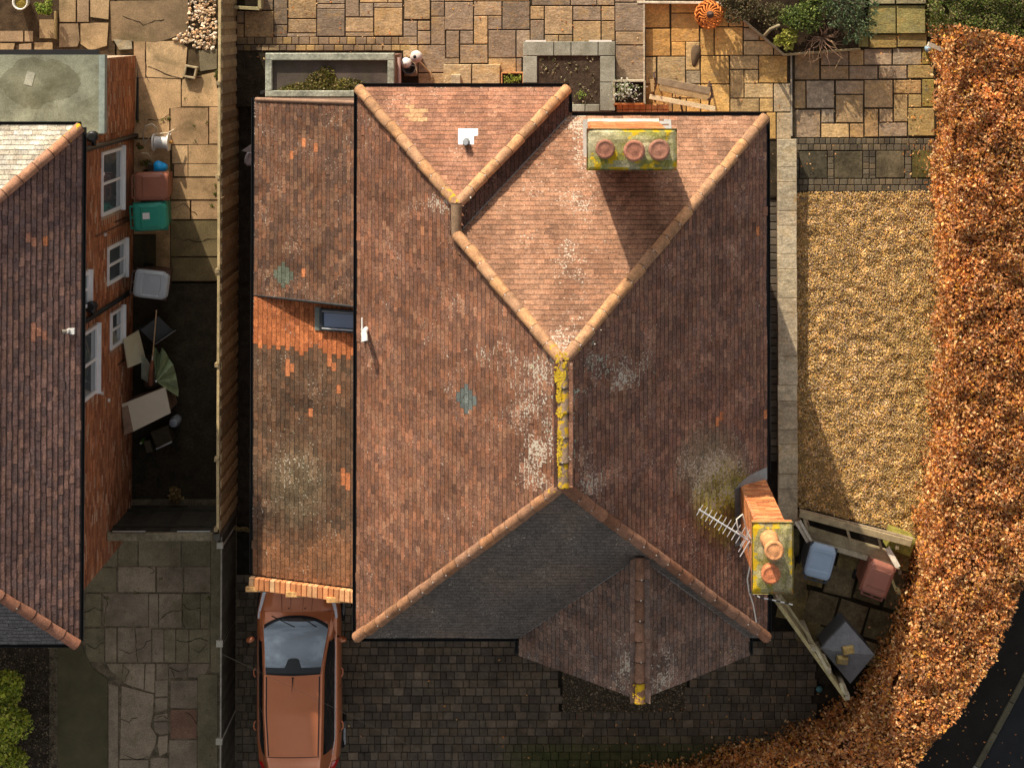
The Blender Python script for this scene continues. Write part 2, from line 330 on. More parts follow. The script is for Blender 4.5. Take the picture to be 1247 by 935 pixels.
def lay_tiles(tiles, roof, mtl='tile', keep=300, name='roof_tile', TAIL=TAIL, e=0.016):
    me, pv = tile_proto(name, TAIL, e); me.materials.append(MATS[mtl])
    order = sorted(range(len(tiles)), key=lambda i: -tiles[i][5]); top = set(order[:keep])
    for i in order[:keep]:
        o, u, v, n, c, _, _ = tiles[i]; ob = bpy.data.objects.new(name, me); COL.objects.link(ob); ob.parent = roof
        ob.matrix_local = Matrix(((u.x, v.x, n.x, o.x), (u.y, v.y, n.y, o.y), (u.z, v.z, n.z, o.z), (0, 0, 0, 1)))
        ob.color = (c[0], c[1], c[2], 1 - c[3])
    rest = [i for i in range(len(tiles)) if i not in top]
    if not rest: return
    O = np.array([tiles[i][0] for i in rest]); U = np.array([tiles[i][1] for i in rest]); Vv = np.array([tiles[i][2] for i in rest]); Nn = np.array([tiles[i][3] for i in rest])
    C = np.array([tiles[i][4] for i in rest])
    XX = np.repeat(pv[None, :, 0], len(rest), 0)
    for r_, i in enumerate(rest):
        if tiles[i][6]: fl, fr, tl, tr = tiles[i][6]; XX[r_] = (fl, fr, tr, tl, fl, fr, fl, fr, tr, tl)
    W = O[:, None] + XX[:, :, None] * U[:, None] + pv[None, :, 1:2] * Vv[:, None] + pv[None, :, 2:3] * Nn[:, None]
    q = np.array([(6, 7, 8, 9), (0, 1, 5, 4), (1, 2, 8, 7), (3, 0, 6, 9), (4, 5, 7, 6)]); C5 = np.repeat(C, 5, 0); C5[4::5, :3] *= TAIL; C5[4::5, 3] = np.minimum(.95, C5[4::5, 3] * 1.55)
    Fc = (q[None] + (np.arange(len(rest)) * 10)[:, None, None]).reshape(-1, 4)
    ob = place(name + 's', npmesh(name + 's', W.reshape(-1, 3), Fc, C5), mtl, roof); ob['kind'] = 'stuff'
RP = {}
def ridge_run(p0, p1, roof, colfn, L=0.36, r=0.094, name='hip_tile', mortar=(0.50, 0.44, 0.38), flip=False, mk=0.7):
    p0, p1 = Vector(p0), Vector(p1); d = (p1 - p0); tot = d.length; d.normalize(); n = max(1, round(tot / L)); l = tot / n
    key = (round(l, 3), r)
    if key not in RP:
        b = MB(); S = 8
        def ring(y, rr, zo): return [(rr * math.cos(math.pi * (k / S) * 1.06 - 0.1), y, rr * 0.92 * math.sin(math.pi * (k / S) * 1.06 - 0.1) + zo) for k in range(S + 1)]
        rows = ring(-0.006, r * 1.08, 0.012) + ring(l * 0.5, r * 1.02, 0.006) + ring(l + 0.015, r * 0.96, -.002)
        fs = [(i * (S + 1) + k + 1, i * (S + 1) + k, (i + 1) * (S + 1) + k, (i + 1) * (S + 1) + k + 1) for i in range(2) for k in range(S)]
        b.add(rows, fs, (1, 1, 1), True); a = ring(-0.006, r * 1.08, 0.012); z = ring(-0.024, r * 1.055, 0.008); y_ = ring(-0.026, r * 0.86, -0.004)
        b.add(a + z + y_, [(k + S + 2, k + S + 1, k, k + 1) for k in range(S)][:0] + [(k + 1, k, S + 1 + k, S + 2 + k)[::-1] for k in range(S)] + [(S + 1 + k, S + 2 + k, 2 * S + 3 + k, 2 * S + 2 + k) for k in range(S)], (0.22, 0.20, 0.19))
        me = b.mesh(name); me.materials.append(MATS['ridge']); m2 = MB(); m2.box((0, 0, 0), (0.024, 0.024, 0.012), (1, 1, 1)); mm = m2.mesh('mortar_dab'); mm.materials.append(MATS['matte']); RP[key] = (me, mm)
    me, mm = RP[key]; side = d.cross(Vector((0, 0, 1))).normalized(); upn = side.cross(d)
    for i in range(n):
        o = p0 + d * (l * i) + upn * (0.005 + random.gauss(0, .004)) + side * random.gauss(0, .006); c = colfn(*PR(o + d * l * 0.5)); ob = bpy.data.objects.new(name, me); COL.objects.link(ob); ob.parent = roof
        sj = (side + d * random.gauss(0, 0.02) + upn * random.gauss(0, .03)).normalized(); ob.matrix_local = Matrix(((sj.x, d.x, upn.x, o.x), (sj.y, d.y, upn.y, o.y), (sj.z, d.z, upn.z, o.z), (0, 0, 0, 1))); ob.color = (c[0], c[1], c[2], 1 - c[3])
        if i and random.random() < mk:
            q = o + upn * (r * 0.95 + 0.014) + side * random.uniform(-0.03, 0.03); k = bpy.data.objects.new('mortar_dab', mm); COL.objects.link(k); k.parent = roof
            k.matrix_local = Matrix(((side.x, d.x, upn.x, q.x), (side.y, d.y, upn.y, q.y), (side.z, d.z, upn.z, q.z), (0, 0, 0, 1))); k.color = (*mulc(mortar, random.uniform(0.7, 1.25)), 1)
def bricks_on(mb, o, u, n, length, height, holes=(), pal=((0.30, 0.10, 0.05),), bl=0.225, ch=0.075, off=0.0, streak=0.0, dep=0.012):
    o, u, n = Vector(o), Vector(u), Vector(n); rows = int(height / ch); z = Vector((0, 0, 1))
    for r in range(rows):
        x = -bl / 2 if r % 2 else 0.0; z0 = r * ch + 0.005; z1 = (r + 1) * ch - 0.005
        while x < length:
            a, b = max(0, x + 0.005), min(length, x + bl - 0.005); x += bl
            if b - a < 0.03: continue
            if any(a < h[1] and b > h[0] and z0 < h[3] and z1 > h[2] for h in holes): continue
            c = mulc(pick(pal), random.uniform(0.75, 1.25))
            if random.random() < streak: c = mixc(c, (0.55, 0.38, 0.26), random.uniform(0.4, 0.9))
            dd = n * (dep + random.uniform(-0.002, 0.003)); q = [o + u * a + z * z0, o + u * b + z * z0, o + u * b + z * z1, o + u * a + z * z1]
            mb.add(q + [v + dd for v in q], [(4, 5, 6, 7), (0, 1, 5, 4), (1, 2, 6, 5), (2, 3, 7, 6), (3, 0, 4, 7)], c)
def gutter(parent, p0, p1, name='gutter', r=0.055, col=(0.012, 0.012, 0.013)):
    p0, p1 = Vector(p0), Vector(p1); d = (p1 - p0).normalized(); s = d.cross(Vector((0, 0, 1))).normalized(); b = MB(); S = 6
    vs = []
    for p in (p0, p1):
        for rr in (r, r * 0.86):
            for k in range(S + 1): th = math.pi + math.pi * k / S; vs.append(p + s * (rr * math.cos(th)) + Vector((0, 0, rr * math.sin(th))))
    m = S + 1; fs = [(k, k + 1, 2 * m + k + 1, 2 * m + k) for k in range(S)] + [(m + k + 1, m + k, 3 * m + k, 3 * m + k + 1) for k in range(S)] + [(0, m, 3 * m, 2 * m), (S, 2 * m + S, 3 * m + S, m + S)]
    b.add(vs, fs, col)
    for q in (p0, p1): pass
    return b.build(name, 'plastic', parent)

# ================================================================== THE SETTING: base ground
g = sheet('ground', [(-120, -120), (120, -120), (120, 120), (-120, 120)], -0.03, (0.045, 0.036, 0.026), 'soil')

# ================================================================== THE DETACHED HOUSE
ZE, TP = 4.80, 0.936
X0, X1, Y0, Y1, XW, YW = -3.50, 3.81, -1.77, -11.04, 0.24, -1.25
XG0, XG1, YG = -0.583, 3.478, -11.39
XM, HW = (X0 + X1) / 2, (X1 - X0) / 2; ZR = ZE + HW * TP; GM, GH = (XG0 + XG1) / 2, (XG1 - XG0) / 2; WX, WH = (X0 + XW) / 2, (XW - X0) / 2
A = (XM, Y0 - HW); B = (XM, Y1 + HW); WA = (WX, YW - WH); WJ = (WX, Y0 - WH)
house = wroot('detached_house', ((X0 + X1) / 2, (Y0 + Y1) / 2, 0), 'large brick house with brown clay tiled hipped roof and two chimneys, centre of the photo', 'house')
wb = MB(); BRK = (0.27, 0.11, 0.07)
for (p, q) in (((X0 + .26, YW - .26), (XW - .26, Y0 - .26)),): pass
wp = [(X0 + .26, YW - .30), (XW - .40, YW - .30), (XW - .40, Y0 - .45), (X1 - .45, Y0 - .45), (X1 - .45, Y1 + .40), (XG1 - .40, Y1 + .40), (XG1 - .40, YG + .25), (XG0 + .40, YG + .25), (XG0 + .40, Y1 + .40), (X0 + .26, Y1 + .40)]
wb.prism(wp, -0.02, ZE - 0.08, BRK); wall = wb.build('wall', 'brick', house)
gb = MB(); gb.add([(XG0 + .22, YG + .25, ZE - .08), (XG1 - .22, YG + .25, ZE - .08), (GM, YG + .25, ZE + (GH - .22) * TP - .05)], [(0, 1, 2)], (0.5, 0.46, 0.40)); gb.build('gable_wall', 'matte', house)
def hz(d): return ZE + TP * d
polys = {
 'W': ([(X0, YW), (X0, Y1), B, A, WJ, WA], (X0, 0), (1, 0)),
 'WN': ([(X0, YW), (XW, YW), WA], (0, YW), (0, -1)),
 'WE': ([(XW, YW), WA, WJ, (XW, Y0)], (XW, 0), (-1, 0)),
 'N': ([(XW, Y0), (X1, Y0), A, WJ], (0, Y0), (0, -1)),
 'E': ([(X1, Y0), (X1, Y1), B, A], (X1, 0), (-1, 0)),
 'S': ([(X0, Y1), (XG0, Y1), (GM, Y1 + GH), (XG1, Y1), (X1, Y1), B], (0, Y1), (0, 1)),
 'GW': ([(XG0, YG), (XG0, Y1), (GM, Y1 + GH), (GM, YG)], (XG0, 0), (1, 0)),
 'GE': ([(XG1, YG), (XG1, Y1), (GM, Y1 + GH), (GM, YG)], (XG1, 0), (-1, 0)),
}
rb = MB()
for k, (pl, e0, up) in polys.items():
    vs = [(x, y, hz((x - e0[0]) * up[0] + (y - e0[1]) * up[1]) - 0.02) for x, y in pl]; n = len(vs)
    Ar = sum(pl[i][0] * pl[(i + 1) % n][1] - pl[(i + 1) % n][0] * pl[i][1] for i in range(n))
    if Ar < 0: vs = vs[::-1]
    rb.add(vs, [tuple(range(n))], (0.03, 0.02, 0.016))
sof = [(X0, YW), (XW, YW), (XW, Y0), (X1, Y0), (X1, Y1), (XG1, Y1), (XG1, YG), (XG0, YG), (XG0, Y1), (X0, Y1)]
rb.add([(x, y, ZE - 0.07) for x, y in sof], [tuple(range(len(sof)))], (0.5, 0.5, 0.48))
for i in range(len(sof)):
    (a, b_), (c, d) = sof[i], sof[(i + 1) % len(sof)]; rb.add([(a, b_, ZE - .17), (c, d, ZE - .17), (c, d, ZE - .021), (a, b_, ZE - .021)], [(0, 1, 2, 3)], (0.02, 0.02, 0.02))
roof = rb.build('roof', 'matte', house)
TILE_BASE = [(0.27, 0.115, 0.062), (0.34, 0.145, 0.072), (0.22, 0.105, 0.065), (0.31, 0.155, 0.09), (0.16, 0.085, 0.060), (0.37, 0.195, 0.11), (0.24, 0.125, 0.078), (0.13, 0.075, 0.056)]
NEWT = (0.55, 0.20, 0.085)
def ell(px, py, cx, cy, rx, ry): return max(0.0, 1 - ((px - cx) / rx) ** 2 - ((py - cy) / ry) ** 2)
LICH = {'W': [(605, 438, 70, 26, .75), (650, 480, 48, 70, .72), (655, 560, 50, 40, .85), (545, 245, 30, 14, .8), (690, 430, 26, 20, .8), (520, 330, 60, 60, .28), (590, 500, 60, 50, .4), (655, 520, 30, 40, .7)],
        'N': [(700, 185, 40, 50, .75), (690, 340, 26, 70, .75), (705, 250, 40, 50, .55), (690, 410, 40, 30, .7), (640, 230, 40, 60, .45), (700, 160, 22, 26, .9)],
        'E': [(745, 445, 62, 34, .85), (705, 540, 22, 110, .75), (715, 590, 30, 26, .7), (760, 520, 60, 60, .35), (870, 580, 60, 70, .80), (905, 640, 40, 80, .5), (850, 640, 40, 50, .5)],
        'WE': [(650, 180, 60, 60, .35)], 'WN': [(580, 150, 24, 40, .5), (600, 165, 40, 30, .3)], 'S': [], 'GW': [(765, 820, 24, 30, .8), (700, 800, 50, 30, .35)], 'GE': [(800, 815, 26, 40, .8), (880, 800, 30, 20, .5), (820, 750, 60, 60, .3)], 'GN': [(360, 640, 60, 60, .2)], 'GS': [(362, 585, 44, 60, .5), (345, 540, 24, 30, .35), (385, 650, 40, 26, .25)]}
ORANGE = [(875, 510), (931, 503), (922, 285), (922, 278), (372, 171), (386, 182), (357, 191), (370, 333), (378, 498), (411, 478), (352, 450), (404, 442), (420, 583), (424, 590), (421, 578), (353, 446)]
PALE = [(504, 131), (511, 138), (500, 145), (516, 145), (503, 138)]
def tcol(key):
    def fn(px, py, c):
        a = fbm(c.x * 0.9, c.y * 0.9, 3.1); b2 = fbm(c.x * 2.6 + 9, c.y * 2.6, 7.7, 2)
        col = pick(TILE_BASE); st_ = fbm(c.x * .5, c.y * 4.5, 1.1, 2) if key in ('W', 'E', 'WE', 'GW', 'GE', 'GN', 'GS') else fbm(c.x * 4.5, c.y * .5, 1.1, 2)
        k = random.uniform(0.84, 1.16) * (1 + 0.24 * a + 0.26 * b2 + .18 * st_)
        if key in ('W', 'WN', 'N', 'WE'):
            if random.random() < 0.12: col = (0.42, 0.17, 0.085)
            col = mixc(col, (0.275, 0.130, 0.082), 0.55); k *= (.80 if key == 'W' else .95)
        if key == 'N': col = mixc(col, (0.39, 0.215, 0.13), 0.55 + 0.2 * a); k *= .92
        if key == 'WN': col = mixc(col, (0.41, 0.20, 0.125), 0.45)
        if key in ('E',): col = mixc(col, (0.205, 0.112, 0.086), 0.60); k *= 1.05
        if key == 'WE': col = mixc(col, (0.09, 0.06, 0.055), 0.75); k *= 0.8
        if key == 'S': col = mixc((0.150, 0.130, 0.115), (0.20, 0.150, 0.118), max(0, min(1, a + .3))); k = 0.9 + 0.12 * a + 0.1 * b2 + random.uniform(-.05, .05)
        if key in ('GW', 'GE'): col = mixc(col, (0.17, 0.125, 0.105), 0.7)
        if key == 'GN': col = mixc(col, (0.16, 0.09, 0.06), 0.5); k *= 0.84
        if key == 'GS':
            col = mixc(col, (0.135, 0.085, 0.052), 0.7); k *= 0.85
            if py > 640: col = mixc(col, (0.34, 0.14, 0.06), 0.55 * min(1, (py - 640) / 30) * (0.5 + b2 + .3))
            lim = 432 - 3 + 0; step = {0: 418, 1: 424, 2: 421, 3: 425, 4: 431, 5: 422, 6: 424, 7: 433, 8: 438, 9: 433}[int(max(0, min(9, (px - 313) / 12.4)))]
            if py < step + random.uniform(-2, 2): col = mixc((0.64, 0.215, 0.08), (0.44, 0.14, 0.055), random.random()); k = random.uniform(0.8, 1.15); 
            if 362 < py < 392 and px < 390: k *= 0.75 + 0.5 * abs(b2)
        li = 0.20 + 0.25 * max(-.3, b2)
        for (cx, cy, rx, ry, s) in LICH.get(key, []):
            li = max(li, 0.85 * s * ell(px, py, cx, cy, rx, ry) ** 0.5 * (0.75 + 0.9 * b2))
        if key == 'E':
            gy = ell(px, py, 880, 612, 42, 58); col = mixc(col, (0.42, 0.35, 0.03), min(1, 1.1 * gy * (0.8 + 0.9 * b2)))
            gg = ell(px, py, 865, 570, 50, 60); col = mixc(col, (0.20, 0.20, 0.13), 0.6 * gg)
        if key == 'GS': gg = ell(px, py, 362, 590, 45, 60); col = mixc(col, (0.24, 0.20, 0.12), 0.45 * gg)
        if abs(px - 568) / 13 + abs(py - 488) / 17 < 1 and key == 'W': col = (0.12, 0.135, 0.125); k = random.uniform(.8, 1.3); li = 0.15
        if abs(px - 347) / 13 + abs(py - 333) / 15 < 1 and key == 'GN': col = (0.12, 0.135, 0.10); k = random.uniform(.8, 1.3)
        for (ox, oy) in ORANGE:
            if abs(px - ox) < 3.2 and abs(py - oy) < 5.6: col = NEWT; k = random.uniform(0.9, 1.15); li = 0
        for (ox, oy) in PALE:
            if abs(px - ox) < 6 and abs(py - oy) < 3.4: col = (0.47, 0.27, 0.14); k = random.uniform(.9, 1.1); li = 0
        if key == 'W' and abs(px - 515) < 3 and 276 < py < 288: col = (0.5, 0.22, .11)
        c4 = mulc(col, k); return (*c4, min(0.95, max(0, li)))
    return fn
tiles = []
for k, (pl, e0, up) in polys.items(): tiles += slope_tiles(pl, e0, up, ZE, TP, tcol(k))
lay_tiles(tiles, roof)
def hipcol(base, yel=()):
    def fn(px, py):
        li = 0.0
        for (cx, cy, r, s) in yel: li = max(li, s * max(0, 1 - math.hypot(px - cx, py - cy) / r))
        return (*mixc(mulc(base, random.uniform(0.75, 1.15)), (0.30, 0.19, 0.14), random.uniform(0, .45)), min(0.95, li))
    return fn
HB = (0.52, 0.27, 0.125); Yl = [(683, 440, 30, .7), (548, 240, 22, .6), (450, 115, 26, .45), (525, 215, 30, .3)]
def H3(x, y, d): return (x, y, hz(d) + 0.035)
ridge_run(H3(X0, YW, 0), H3(*WA, WH), roof, hipcol(HB, Yl)); ridge_run(H3(XW, YW, 0), H3(*WA, WH), roof, hipcol(HB, []))
ridge_run(H3(*WA, WH), H3(*WJ, WH), roof, hipcol((0.26, 0.17, 0.10), [(560, 262, 30, .4)]), name='ridge_tile')
ridge_run(H3(*WJ, WH), H3(*A, HW), roof, hipcol(HB, Yl)); ridge_run(H3(X1, Y0, 0), H3(*A, HW), roof, hipcol(HB, Yl[:1]))
ridge_run(H3(X0, Y1, 0), H3(*B, HW), roof, hipcol((0.34, 0.16, 0.075), [(680, 590, 20, .5)])); ridge_run(H3(X1, Y1, 0), H3(*B, HW), roof, hipcol((0.27, 0.125, 0.07), [(700, 590, 16, .4)]))
ridge_run(H3(*B, HW), H3(*A, HW), roof, hipcol((0.34, 0.235, 0.15), [(684, 470, 70, .8), (684, 520, 70, .75), (684, 570, 60, .8)]), name='ridge_tile', r=.098)
ridge_run(H3(GM, YG, GH), H3(GM, Y1 + GH, GH), roof, hipcol((0.25, 0.125, 0.075), [(780, 846, 34, 1.0), (778, 805, 18, .5)]), name='ridge_tile')
# valleys with lead
vb = MB()
for (a, b_) in (((XW, Y0), WJ), ((XG0, Y1), (GM, Y1 + GH)), ((XG1, Y1), (GM, Y1 + GH))):
    d0 = 0; L2 = math.hypot(b_[0] - a[0], b_[1] - a[1]); d1 = L2 / math.sqrt(2)
    vb = MB(); vb.tube([(a[0], a[1], hz(0) + .008), (b_[0], b_[1], hz(d1) + .008)], 0.018, (0.22, 0.21, 0.20), 6); vb.build('valley_lead', 'lead', roof)
ge = 0.05
for p, q in (((X0 - ge, YW, ZE - .03), (X0 - ge, Y1, ZE - .03)), ((X0, YW + ge, ZE - .03), (XW + .05, YW + ge, ZE - .03)), ((XW + ge, YW, ZE - .03), (XW + ge, Y0 + .1, ZE - .03)), ((XW + .1, Y0 + ge, ZE - .03), (X1 + .05, Y0 + ge, ZE - .03)), ((X1 + ge, Y0, ZE - .03), (X1 + ge, -8.15, ZE - .03)), ((X1 + ge, -9.3, ZE - .03), (X1 + ge, Y1, ZE - .03)), ((X0, Y1 - ge, ZE - .03), (XG0, Y1 - ge, ZE - .03)), ((XG1, Y1 - ge, ZE - .03), (X1, Y1 - ge, ZE - .03)), ((XG0 - ge, Y1, ZE - .03), (XG0 - ge, YG, ZE - .03)), ((XG1 + ge, Y1, ZE - .03), (XG1 + ge, YG, ZE - .03))):
    gutter(house, p, q)
# pale ends at the hip corners
for (x, y) in ((X0 - .04, Y1 - .06), (X1 + .05, Y1 - .06), (X0 - .03, YW + .05)):
    eb = MB(); eb.box((x, y, ZE), (0.07, 0.05, 0.05), (0.75, 0.68, 0.5), 0.7); eb.build('hip_iron', 'matte', house)

# chimneys
ORB = ((0.62, 0.23, 0.085), (0.55, 0.19, 0.07), (0.66, 0.28, 0.12), (0.48, 0.16, 0.065))
def chimney(x0, x1, y0, y1, zb, zt, pots, capcol, grn):
    cb = MB(); s = 0.09
    cb.box(((x0 + x1) / 2, (y0 + y1) / 2, (zb + zt - .1) / 2), (x1 - x0, y1 - y0, zt - .1 - zb), (0.45, 0.30, 0.19))
    ch = cb.build('chimney', 'brick', house); bb = MB(); zs = max(zb, 4.5) if zb > 1 else 4.5; Hh = zt - 0.34 - zs
    for (o, u, n, l) in (((x0, y1, zs), (-1, 0, 0), (0, 1, 0), x1 - x0), ((x0, y0, zs), (1, 0, 0), (0, -1, 0), x1 - x0), ((x0, y0, zs), (0, 1, 0), (-1, 0, 0), y1 - y0), ((x1, y0, zs), (0, 1, 0), (1, 0, 0), y1 - y0)):
        if u[0] == -1: o = (x1, y1, zs)
        bricks_on(bb, o, u, n, l, Hh, pal=ORB)
    for i, (ov, zz) in enumerate(((0.03, zt - .34), (0.06, zt - .265), (0.085, zt - .19), (0.085, zt - .115))):   # oversailing courses
        xa, xb, ya, yb = x0 - ov, x1 + ov, y0 - ov, y1 + ov
        cb2 = bb; cb2.box(((xa + xb) / 2, (ya + yb) / 2, zz + .0375), (xb - xa, yb - ya, 0.067), mulc(pick(ORB), random.uniform(.9, 1.1)))
    q = bb.build('brickwork', 'brick', ch); q['kind'] = 'stuff'
    mb = MB(); xa, xb, ya, yb = x0 - s - .005, x1 + s + .005, y0 - s - .005, y1 + s + .005; nx, ny = 24, 12
    def fn(u, v):
        e = min(u, 1 - u, v, 1 - v) * 4; return (xa + (xb - xa) * u, ya + (yb - ya) * v, zt - .02 + 0.05 * min(1, e) + 0.012 * fbm(u * 6 + x0, v * 4, 2.0) + (0 if e > 0 else -0.03))
    vs = [fn(i / nx, j / ny) for j in range(ny + 1) for i in range(nx + 1)]
    for j in range(ny):
        for i in range(nx):
            a = j * (nx + 1) + i; u, v = (i + .5) / nx, (j + .5) / ny; nn = fbm(u * 3 + x0 * 3, v * 3 + y0, 1.3); e = min(u, 1 - u, v * 1.0, 1 - v)
            c = mixc(capcol, grn, max(0, min(1, .45 + nn * 1.1))); 
            mb.add([vs[a], vs[a + 1], vs[a + nx + 2], vs[a + nx + 1]], [(0, 1, 2, 3)], (*c, max(0, min(.9, .32 + nn * .6 + .3 * (e < .12)))))
    for (a, b_) in (((xa, ya), (xb, ya)), ((xb, ya), (xb, yb)), ((xb, yb), (xa, yb)), ((xa, yb), (xa, ya))): mb.add([(a[0], a[1], zt - .055), (b_[0], b_[1], zt - .055), (b_[0], b_[1], zt - .018), (a[0], a[1], zt - .018)], [(0, 1, 2, 3)], mixc(capcol, grn, .7))
    mb.build('mortar_cap', 'cap', ch)
    for (px, py, r, h, capped, pc) in pots:
        p = P(px, py, zt + h); pb = MB(); n = 20
        if capped: prof = [(r * .92, -h - .03), (r * .9, -h * .3), (r * 1.04, -h * .25), (r * 1.05, -.03), (r * 1.0, -.012), (r * .8, .004), (r * .74, -.004), (r * .4, .004), (0.0, .012)]
        else: prof = [(r * 1.0, -h - .03), (r * .88, -h * .75), (r * .80, -h * .2), (r * .98, -h * .16), (r * 1.02, -.03), (r * .98, -.006), (r * .8, .010), (r * .76, .004), (r * .5, .012), (0.0, .02)]
        pb.lathe(prof, (p.x, p.y, zt + h), pc, n); pb.build('chimney_pot', 'ridge', ch)
    return ch
PT = (0.34, 0.145, 0.095)
c1 = chimney(0.63, 1.89, -2.32, -1.84, 3.5, 8.10, [(737, 182, .15, .16, True, PT), (772.5, 184, .165, .18, True, (0.37, 0.155, 0.10)), (803, 183, .165, .15, True, (0.36, 0.165, 0.11))], (0.44, 0.39, 0.24), (0.24, 0.23, 0.06))
c2 = chimney(3.32, 3.80, -9.21, -8.24, -0.02, 7.67, [(943, 671, .155, .62, False, (0.66, 0.30, 0.13)), (939, 700, .15, .20, True, (0.60, 0.20, 0.09))], (0.38, 0.32, 0.19), (0.24, 0.23, 0.07))
# lead flashing round the chimneys
def npl(x, y): return hz(Y0 - y) + 0.03
def epl(x, y): return hz(X1 - x) + 0.03
fb = MB(); fb.prism([(0.53, -2.40), (0.62, -2.40), (0.62, -1.79), (0.53, -1.79)], lambda x, y: npl(x, y) - .02, npl, (0.24, 0.215, 0.19)); fb.build('lead_flashing', 'lead', roof)
fb = MB(); fb.prism([(1.90, -2.0), (2.12, -1.95), (2.12, -1.79), (1.90, -1.79)], lambda x, y: npl(x, y) - .02, npl, (0.30, 0.28, 0.26)); fb.build('lead_flashing', 'lead', roof)
fb = MB(); fb.prism([(0.62, -1.84), (1.90, -1.84), (1.90, -1.78), (0.62, -1.78)], lambda x, y: npl(x, y) - .02, lambda x, y: npl(x, y) + .03, (0.48, 0.42, 0.36)); fb.build('lead_flashing', 'lead', roof)
fb = MB(); fb.prism([(3.22, -8.24), (3.84, -8.24), (3.84, -8.03), (3.5, -8.08), (3.3, -8.17)], lambda x, y: epl(x, y) - .02, lambda x, y: epl(x, y) + .01, (0.34, 0.34, 0.33)); fb.build('lead_flashing', 'lead', roof)
fb = MB(); fb.prism([(3.20, -9.25), (3.31, -9.25), (3.31, -8.24), (3.20, -8.24)], lambda x, y: epl(x, y) - .02, epl, (0.20, 0.19, 0.18)); fb.build('lead_flashing', 'lead', roof)
# soil vent with lead slate on the north wing slope
def wnpl(x, y): return hz(YW - y) + 0.026
vq = [onplane(*q, wnpl) for q in ((558, 157), (582, 157), (582, 165), (577, 166), (577, 176), (558, 176))]
vv = MB(); vv.add([tuple(q) for q in vq], [tuple(range(5, -1, -1))], (0.85, 0.85, 0.86)); vs_ = vv.build('vent_flashing', 'lead', roof)
pv_ = onplane(568, 172, wnpl); vv = MB(); vv.tube([(pv_.x, pv_.y, pv_.z - .1), (pv_.x, pv_.y, pv_.z + .28)], .06, (0.16, 0.17, 0.18), 12); vv.tube([(pv_.x, pv_.y, pv_.z + .28), (pv_.x, pv_.y, pv_.z + .30)], [.05, .045], (0.45, 0.47, 0.5), 12)
vv.build('vent_pipe', 'plastic', roof)
# white boiler flue through the west slope near the eaves
def wpl(x, y): return hz(x - X0) + 0.02
q = onplane(446, 401, wpl); fl = root('boiler_flue', q, 'white boiler flue with dark mouth above the roof window', 'flue')
b = MB(); b.tube([(0, 0, -.1), (0, 0, .38)], .05, (0.8, 0.8, 0.78), 12); b.tube([(0, 0, .33), (.02, -.06, .40), (.03, -.13, .42)], .055, (0.82, 0.82, 0.8), 12); b.build('pipe', 'plastic', fl)
b = MB(); b.tube([(.03, -.13, .42), (.031, -.137, .422)], [.045, .04], (0.01, 0.01, 0.01), 12); b.build('mouth', 'matte', fl)
b = MB(); b.box((-.07, 0, .05), (.02, .42, .06), (0.85, 0.84, 0.8)); b.build('bracket', 'plastic', fl)

# ------------------------------------------------------------------ side garage with two lean-to roof slopes
gar = wroot('side_garage', (-4.5, -6.2, 0), 'brick side garage with lean-to tiled roof between house and boundary fence', 'garage')
GX0, GX1, GZ = -5.79, X0 + .27, 2.40; TN, TS = 0.62, 0.36; GY0, GYM, GY1 = -1.52, -5.36, -10.75
b = MB(); b.prism([(GX0 + .18, GY0), (GX1 + .01, GY0), (GX1 + .01, GY1 + .0), (GX0 + .18, GY1 + .0)], -.02, GZ - .08, (0.16, 0.08, 0.05)); b.build('wall', 'brick', gar)
b = MB()
for (ya, yb, tt) in ((GY0, GYM, TN), (GYM, GY1, TS)):
    zt = GZ + (GX1 - GX0) * tt; b.add([(GX0, ya, GZ - .02), (GX0, yb, GZ - .02), (GX1, yb, zt - .02), (GX1, ya, zt - .02)], [(0, 1, 2, 3)], (0.03, 0.02, 0.016))
    b.add([(GX0, ya, GZ - .06), (GX1, ya, GZ - .06), (GX1, ya, zt - .021), (GX0, ya, GZ - .021)], [(0, 1, 2, 3)], (0.16, 0.1, 0.07))
zt = GZ + (GX1 - GX0) * TN; zt2 = GZ + (GX1 - GX0) * TS
b.add([(GX0, GYM, GZ - .03), (GX1, GYM, zt2 - .05), (GX1, GYM, zt - .021), (GX0, GYM, GZ - .021)], [(0, 1, 2, 3)], (0.05, 0.045, 0.04))
groof = b.build('roof', 'matte', gar)
vis = [(GX0, GY0 + .0), (X0 + .3, GY0 + .0), (X0 + .3, GYM), (GX0, GYM)]; vis2 = [(GX0, GYM - .02), (X0 + .3, GYM - .02), (X0 + .3, GY1), (GX0, GY1)]
RWx0, RWx1 = -4.62, -3.75
gt = slope_tiles(vis, (GX0, 0), (1, 0), GZ, TN, tcol('GN')) + slope_tiles(vis2, (GX0, 0), (1, 0), GZ, TS, tcol('GS'))
def gs(x, y): return GZ + (x - GX0) * TS
wa = onplane(393, 377, gs); wc = onplane(436, 402, gs)
gt = [t for t in gt if not (wa.x - .02 < t[0].x < -3.4 and wc.y < t[0].y < wa.y)]
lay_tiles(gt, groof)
b = MB(); b.tube([(GX0 + .0, GYM + .01, GZ + .0), (X0 + .27, GYM + .01, GZ + (X0 + .27 - GX0) * TN + .0)], .028, (0.05, 0.05, 0.05), 6); b.build('verge', 'matte', groof)
b = MB(); b.tube([(GX0 + .0, GY0 - .03, GZ + .012), (X0 + .27, GY0 - .03, GZ + (X0 + .27 - GX0) * TN + .012)], .045, (0.30, 0.18, 0.12), 6); b.build('verge', 'brick', groof)
gutter(gar, (GX0 - .05, GY0, GZ - .03), (GX0 - .05, GY1, GZ - .03), col=(0.02, 0.02, 0.02))
